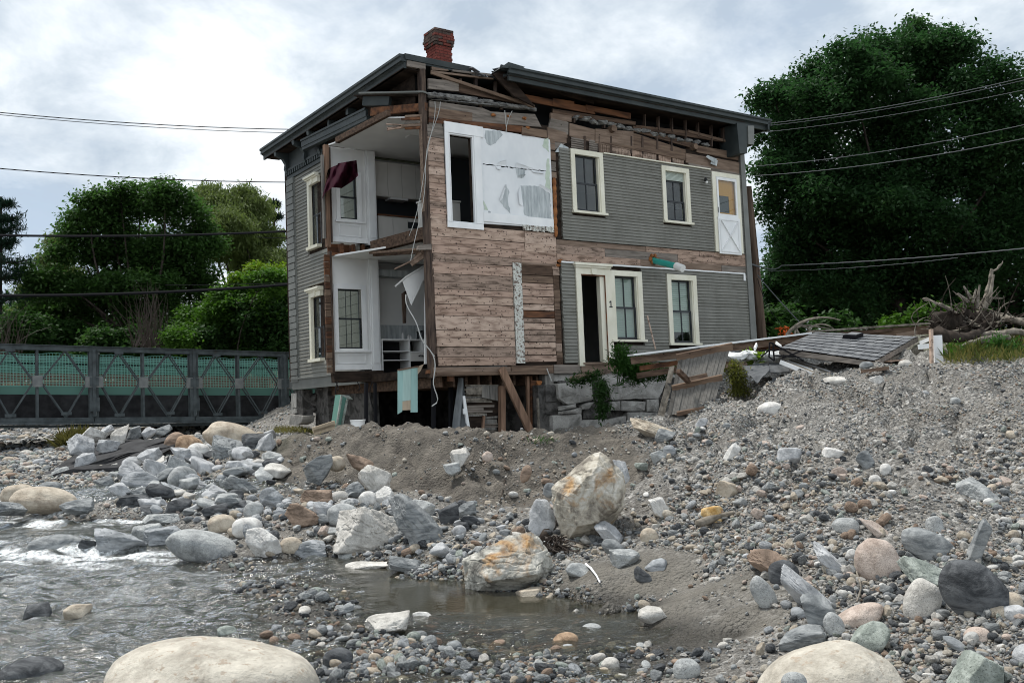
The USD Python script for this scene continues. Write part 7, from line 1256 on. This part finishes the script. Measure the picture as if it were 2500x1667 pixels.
for pts in (((405, 740), (400, 850), (440, 880)), ((410, 740), (520, 800), (665, 880)), ((320, 805), (560, 790)), ((430, 740), (440, 880)), ((440, 840), (600, 850)), ((340, 850), (400, 800), (430, 800)), ((500, 860), (660, 800))): put('rod', tube([at(*k7(*p), 18.75) - o for p in pts], .017, 6), 'cable_black', fr_)
wpst = thing('white_post', 'broken white wooden post standing at the right end of the wreckage', 'post', at(*k7(1690, 890), 18.7)); o = at(*k7(1690, 890), 18.7)
put('post', beam(at(*k7(1692, 895), 18.7) - o, at(*k7(1682, 690), 18.75) - o, .16, .12, (0, 1, 0), .01), 'white_paint', wpst); put('face_board', beam(at(*k7(1644, 900), 18.6) - o, at(*k7(1640, 640), 18.6) - o, .045, .1, (0, 1, 0)), 'pine_4', wpst)
for i, (a, b, ya, yb, w_, h_, mt, lb_) in enumerate((((1540, 775), (1640, 765), 19.5, 19.5, .03, .1, 'white_paint', 'white board stub beside the white post'), ((1555, 745), (1632, 712), 19.8, 19.6, .03, .08, 'white_paint', 'thin white board pointing at the white post'), ((1380, 690), (1530, 665), 21, 21, .06, .1, 'old_wood_2', 'grey board behind the fallen roof'), ((1090, 672), (1340, 640), 21.3, 21.5, .1, .06, 'old_wood_0', 'dark board under the fallen cornice'),
                                  ((1670, 545), (1810, 630), 21, 20.6, .05, .2, 'white_paint', 'white board jutting out of the root tangle'), ((1745, 790), (1775, 835), 18.8, 18.6, .03, .05, 'driftwood', 'short stick beside the white post'), ((1790, 875), (1935, 938), 18.2, 17.8, .05, .05, 'driftwood', 'pale stick lying on the ridge of the heap'), ((1915, 918), (2105, 900), 18, 18.2, .03, .03, 'driftwood', 'thin straight stick on the ridge at right'), ((1290, 885), (1415, 875), 18.9, 19.1, .25, .03, 'pine_1', 'tan board under the right corner of the fallen roof'),
                                  ((290, 790), (305, 755), 19.5, 19.8, .03, .07, 'white_paint', 'white splinter standing in the foam heap'), ((455, 740), (495, 772), 19.5, 19.2, .03, .05, 'white_paint', 'white splinter leaning on the fallen roof'), ((1110, 960), (1310, 935), 17.9, 17.9, .1, .06, 'old_wood_1', 'dark board half buried in the ridge'))):
    prop('loose_board', beam(at(*k7(*a), ya), at(*k7(*b), yb), w_, h_, j=.005), mt, lb_, 'board')
prop('broom_stick', tube([at(*k6(786, 585), 22.2), at(*k6(853, 860), 21.6)], .018, 6), 'pine_4', 'thin wooden stick leaning on the clapboards between the lower windows', 'stick')
# drift wood and the uprooted tangle
def drift(name, label, cat_, pts, rad, mt='driftwood', sides=12, n=40):
    p = bez([at(*k7(*q[:2]), q[2]) for q in pts], n); return put(name, wob(wob(tube(p, np.interp(np.linspace(0, 1, n), np.linspace(0, 1, len(rad)), rad) * .8, sides), .05, 3, int(pts[0][0])), .035, 13, int(pts[0][1])), mt, label=label, cat=cat_, smooth=True)
drift('drift_log', 'pale bare trunk lying at the right edge behind the root tangle', 'log', [(2060, 520, 20.5), (2200, 555, 20), (2420, 610, 19.5)], [.07, .10, .09]); drift('drift_log', 'torn hollow log in front of the root tangle', 'log', [(1690, 660, 19.6), (1800, 690, 19.4), (1900, 690, 19.4), (2020, 640, 19.8)], [.17, .15, .10, .04], 'bark'); drift('drift_log', 'grey log running to the right edge below the pale trunk', 'log', [(1950, 690, 19.6), (2100, 670, 19.6), (2400, 668, 19.4)], [.05, .09, .08]); drift('drift_log', 'thin fallen limb right of the torn hollow log', 'log', [(1860, 770, 19), (2050, 720, 19.2), (2240, 700, 19.4)], [.03, .08, .05])
drift('bare_limb', 'thick bare limb reaching up to the left from the root tangle', 'limb', [(1575, 405, 20.6), (1680, 440, 20.4), (1830, 520, 20.2), (1970, 612, 20)], [.03, .04, .052, .06]); drift('bare_limb', 'tall forked dead limb at the top of the root tangle', 'limb', [(2000, 520, 20.4), (2060, 360, 20.4), (2110, 190, 20.4)], [.055, .045, .034]); drift('bare_limb', 'thin branch at the tip of the tall forked limb', 'limb', [(2115, 200, 20.4), (2160, 165, 20.4), (2192, 122, 20.4)], [.035, .03, .02])
rt = thing('root_tangle', 'bristling tangle of uprooted roots and branches at the right', 'roots', at(*k7(1900, 620), 20.2)); o = at(*k7(1900, 620), 20.2); rr = np.random.default_rng(77)
v, f = rock_mesh('ang', 78, 4); v, f = wob((v * [1.5, .8, .7], f), .3, 4, 5); put('root_plate', (v + [.05, .1, -.1], f), 'bark', rt, smooth=True)
for i in range(80):
    a = rr.uniform(0, math.pi); ln = rr.uniform(.3, .9) * (1.25 if i % 9 == 0 else 1); s_ = np.array([rr.normal() * .45, rr.normal() * .2, rr.normal() * .15]); e = s_ + [math.cos(a) * ln, rr.normal() * .3 - .2, abs(math.sin(a)) * ln * .95]; md = (s_ + e) / 2 + rr.normal(size=3) * .1
    put('root', tube(bez([s_, md, e], 6), np.linspace(rr.uniform(.01, .026), .005, 6), 4), ['driftwood', 'bark', 'bark'][i % 3], rt)
for pts in (((1945, 400), (1890, 310)), ((1990, 480), (2012, 300)), ((1960, 440), (1985, 330)), ((1930, 430), (1845, 370), (1830, 375)), ((2040, 480), (2100, 400), (2185, 402)), ((2090, 400), (2120, 220)), ((2060, 470), (2070, 390), (2105, 330))): put('root', tube([at(*k7(*p), 20.3) - o for p in pts], np.linspace(.045, .018, len(pts)), 6), 'driftwood', rt)
bh = thing('bare_branches', 'arching bare branches lying behind the fallen cornice', 'branches', at(*k7(600, 660), 22)); o = at(*k7(600, 660), 22)
for pts in (((535, 685), (640, 590), (760, 552), (945, 570)), ((600, 690), (610, 630), (700, 610), (860, 630)), ((640, 610), (720, 650), (730, 665)), ((700, 640), (800, 600), (900, 640)), ((610, 640), (640, 680), (700, 670)), ((540, 680), (600, 620), (630, 600))): put('branch', tube(bez([at(*k7(*p), 22) - o for p in pts], 10), np.linspace(.05 if pts[0][0] == 535 else .03, .012, 10), 5), 'driftwood', bh)
# branches in the gravel
def stick(name, label, pts, rad, mt='driftwood', n=10):
    P_ = [on_ground(u, v) + [0, -.02, .03] for u, v in pts]; put(name, wob(tube(bez(P_, n), np.linspace(rad[0], rad[1], n), 6), .008, 12), mt, label=label, cat='branch', smooth=True)
stick('driftwood_branch', 'weathered driftwood branch below the bright orange stone', [(1602, 1212), (1640, 1196), (1684, 1184)], (.05, .022)); stick('twig', 'crooked white twig on the wet sand', [(1346, 1302), (1362, 1318), (1370, 1330), (1378, 1345)], (.012, .007), 'white_paint'); stick('twig', 'thin dark root hanging down the scarp', [(1160, 1105), (1150, 1150), (1145, 1180)], (.012, .006), 'bark'); stick('driftwood_stub', 'split dark stub of wood leaning on the left foot of the quartz boulder', [(1248, 1240), (1266, 1215), (1278, 1195)], (.05, .03), 'bark')
rk = np.random.default_rng(9); g0 = on_ground(1275, 1262); prop('root_tuft', cat([tube(bez([g0 + rk.normal(size=3) * [.05, .04, .01] + [0, 0, .12], g0 + rk.normal(size=3) * [.09, .05, .02] + [0, -.05, .06], g0 + rk.normal(size=3) * [.13, .07, .02] + [0, -.08, .0]], 5), .005, 3) for _ in range(60)]), 'dead_twig', 'tuft of fine dead roots caught under the quartz boulder', 'roots')
stick('twig', 'pale twig stuck upright among the boulders at lower right', [(2196, 1478), (2198, 1470)], (.012, .008)); stick('twig', 'pale bent root between the pink boulder and the blue white slabs', [(1962, 1290), (1968, 1330), (1975, 1360), (1966, 1392)], (.008, .006)); stick('driftwood_branch', 'pale stick at the top of the bank beside the house corner', [(666, 985), (690, 992), (716, 1000)], (.04, .02))
# what hangs and lies under the torn floor
tb = thing('hanging_boards', 'pale turquoise boards hanging down from the torn floor', 'boards', CORNER, YAW)
for a, b, c, d_, m_ in (((1000, 1040), (1040, 1025), (1030, 1340), (998, 1358), 'teal_board'), ((1034, 1035), (1095, 1020), (1092, 1255), (1032, 1265), 'teal_board_pale'), ((1096, 1022), (1145, 1010), (1145, 1345), (1095, 1348), 'teal_board'), ((1032, 1266), (1092, 1256), (1092, 1328), (1032, 1330), 'tan_board'), ((1146, 1012), (1190, 990), (1165, 1040), (1146, 1065), 'tan_board')): put('board', ft([k4(*d_), k4(*c), k4(*b), k4(*a)], .25, .015, .004), m_, tb)
put('batten', beam(onT(*k4(1000, 1036), .27), onT(*k4(1150, 1008), .27), .06, .03), 'old_wood_1', tb)
cb_ = thing('overturned_cupboard', 'olive green cupboard tipped on its edge in the dark under the house', 'cupboard', CORNER, YAW); q = [onT(*k4(*p), 2.2) for p in ((545, 1455), (580, 1480), (625, 1245), (580, 1215))]; put('side', quad_slab(q, (0, .3, 0)), 'grass_blade' if False else 'toe_board', cb_); q = [onT(*k4(*p), 2.2) for p in ((580, 1215), (625, 1245), (670, 1250), (640, 1222))]; put('top', quad_slab(q, (0, .4, 0)), 'stone_green', cb_); put('shelf_edge', beam(onT(*k4(548, 1450), 2.15), onT(*k4(585, 1220), 2.15), .04, .04), 'stone_green', cb_); put('shelf_edge', beam(onT(*k4(580, 1482), 2.15), onT(*k4(626, 1250), 2.15), .04, .04), 'stone_green', cb_)
p = onT(*k4(706, 1490), 1.2); bk = thing('white_bucket', 'white bucket standing in the shadow under the house', 'bucket', wld(p)); put('body', tube([(0, 0, 0), (0, 0, .24)], [.13, .16], 16), 'white_paint', bk, smooth=40); put('rim', tube([(0, 0, .24), (0, 0, .26)], [.168, .168], 16), 'white_paint', bk)
for a, b, lb_ in ((k4(372, 1478), k4(535, 1425), 'tan plank slanting under the floor beside the tipped cupboard'), (k4(380, 1495), k4(532, 1450), 'lower tan plank beside the tipped cupboard')): prop('loose_board', beam(wld(onT(*a, 2.2)), wld(onT(*b, 2.2)), .05, .12), 'tan_board', lb_, 'board')
# purple red cloth caught on the torn bay
gx_, gz_ = np.meshgrid(np.linspace(0, 1, 34), np.linspace(0, 1, 26)); tv = []
for a, b in zip(gx_.ravel(), gz_.ravel()):
    top = np.array(k1(470 + 185 * a, 985 - 70 * a ** .6 if a < .35 else 950 - 32 * a)); bot = np.array(k1(*[(440, 1165), (490, 1095), (570, 1095), (625, 1050), (665, 1020)][min(4, int(a * 4.99))])) * .0 + np.array(k1(np.interp(a, [0, .12, .3, .55, .8, 1], [432, 452, 500, 560, 625, 665]), np.interp(a, [0, .12, .3, .55, .8, 1], [1175, 1130, 1092, 1098, 1055, 1018])))
    uv = top + (bot - top) * b; s_ = -.98 + .13 * math.sin(a * 7 + b * 3) + .075 * math.sin(a * 17 + 5 * b) + .03 * math.sin(31 * a - 6 * b); p = onS(uv[0], uv[1], s_ + .12 * a); tv.append(wld(p))
ii, jj = np.meshgrid(np.arange(25), np.arange(33), indexing='ij'); q = np.stack([ii * 34 + jj, ii * 34 + jj + 1, (ii + 1) * 34 + jj + 1, (ii + 1) * 34 + jj], -1).reshape(-1, 4)
prop('dark_red_cloth', (np.array(tv), np.vstack([q[:, :3], q[:, [0, 2, 3]]])), 'cloth_red', 'dark wine red cloth caught on the torn stud of the upper storey', 'cloth', True)
# ------------------------------------------------------------------ utility pole and wires
pb_, pt_ = at(1752, 790, 26.9), at(1716, 430, 26.9); pl = thing('utility_pole', 'dark brown wooden pole close behind the right corner of the house', 'pole', pb_); put('pole', tube([np.zeros(3) - [0, 0, .4], pt_ - pb_], [.15, .13], 12), 'pole_wood', pl, smooth=40); put('bracket', beam(at(1742, 612, 26.7) - pb_, at(1722, 606, 26.6) - pb_, .04, .04), 'cable_grey', pl)
def wire(a, b, r_, label, sag=.12, mt='cable_black', n=24):
    a, b = at(*a), at(*b); t = np.linspace(0, 1, n)[:, None]; p = a + (b - a) * t - np.array([0, 0, 1]) * sag * 4 * t * (1 - t); put('overhead_wire', tube(p, r_, 5), mt, label=label, cat='wire')
wire((-40, 255, 30), (690, 298, 33), .016, 'uppermost thin wire in the sky left of the house'); wire((-40, 260, 30.3), (690, 306, 33), .012, 'thin wire just below the uppermost one left of the house'); wire((-40, 384, 30), (690, 419, 33), .018, 'single thin wire above the ash tree'); wire((-40, 540, 31), (690, 530, 33), .042, 'thick black cable crossing in front of the ash tree', .1); wire((590, 545, 33), (690, 546, 33), .012, 'short thin wire below the thick cable beside the house', .02); wire((-40, 679, 31), (690, 651, 33), .05, 'thick black cable low over the bridge', .12)
wire((380, 655, 33), (690, 648, 33), .012, 'thin wire above the low thick cable', .03)
wire((1735, 287, 30), (2380, 172, 24), .009, 'uppermost pale wire in front of the maple', .15, 'cable_grey'); wire((1735, 292, 30), (2380, 178, 24), .007, 'second pale wire close below the uppermost one by the maple', .15, 'cable_grey'); wire((1735, 306, 30), (2380, 201, 24), .007, 'third pale wire in front of the maple', .12, 'cable_grey'); wire((1735, 382, 30), (2380, 281, 24), .009, 'fourth pale wire in front of the maple', .15, 'cable_grey'); wire((1735, 404, 30), (2380, 313, 24), .011, 'fifth pale wire in front of the maple', .15, 'cable_grey')
wire((1795, 610, 26.2), (2380, 568, 22), .014, 'thick pale cable running right from the pole behind the house', .05, 'cable_grey'); wire((1740, 622, 26.6), (2200, 592, 23), .007, 'thin wire below the thick pale cable', .08, 'cable_grey')
put('overhead_wire', tube(bez([at(1738, 612, 26.5), at(1762, 617, 26.4), at(1780, 618, 26.3), at(1795, 610, 26.2)], 12), .016, 5), 'cable_grey', label='looped end of the thick pale cable at the pole', cat='wire'); put('guy_rope', tube(bez([at(1740, 632, 26.6), at(1790, 690, 25.2), at(1848, 752, 23.6)], 14), .014, 5), 'cable_grey', label='grey guy rope slanting from the pole to the wreckage', cat='rope'); put('overhead_wire', tube(bez([at(1740, 640, 26.6), at(1762, 700, 25.6), at(1810, 757, 24)], 14), .009, 4), 'cable_black', label='slack black wire hanging below the guy rope', cat='wire')
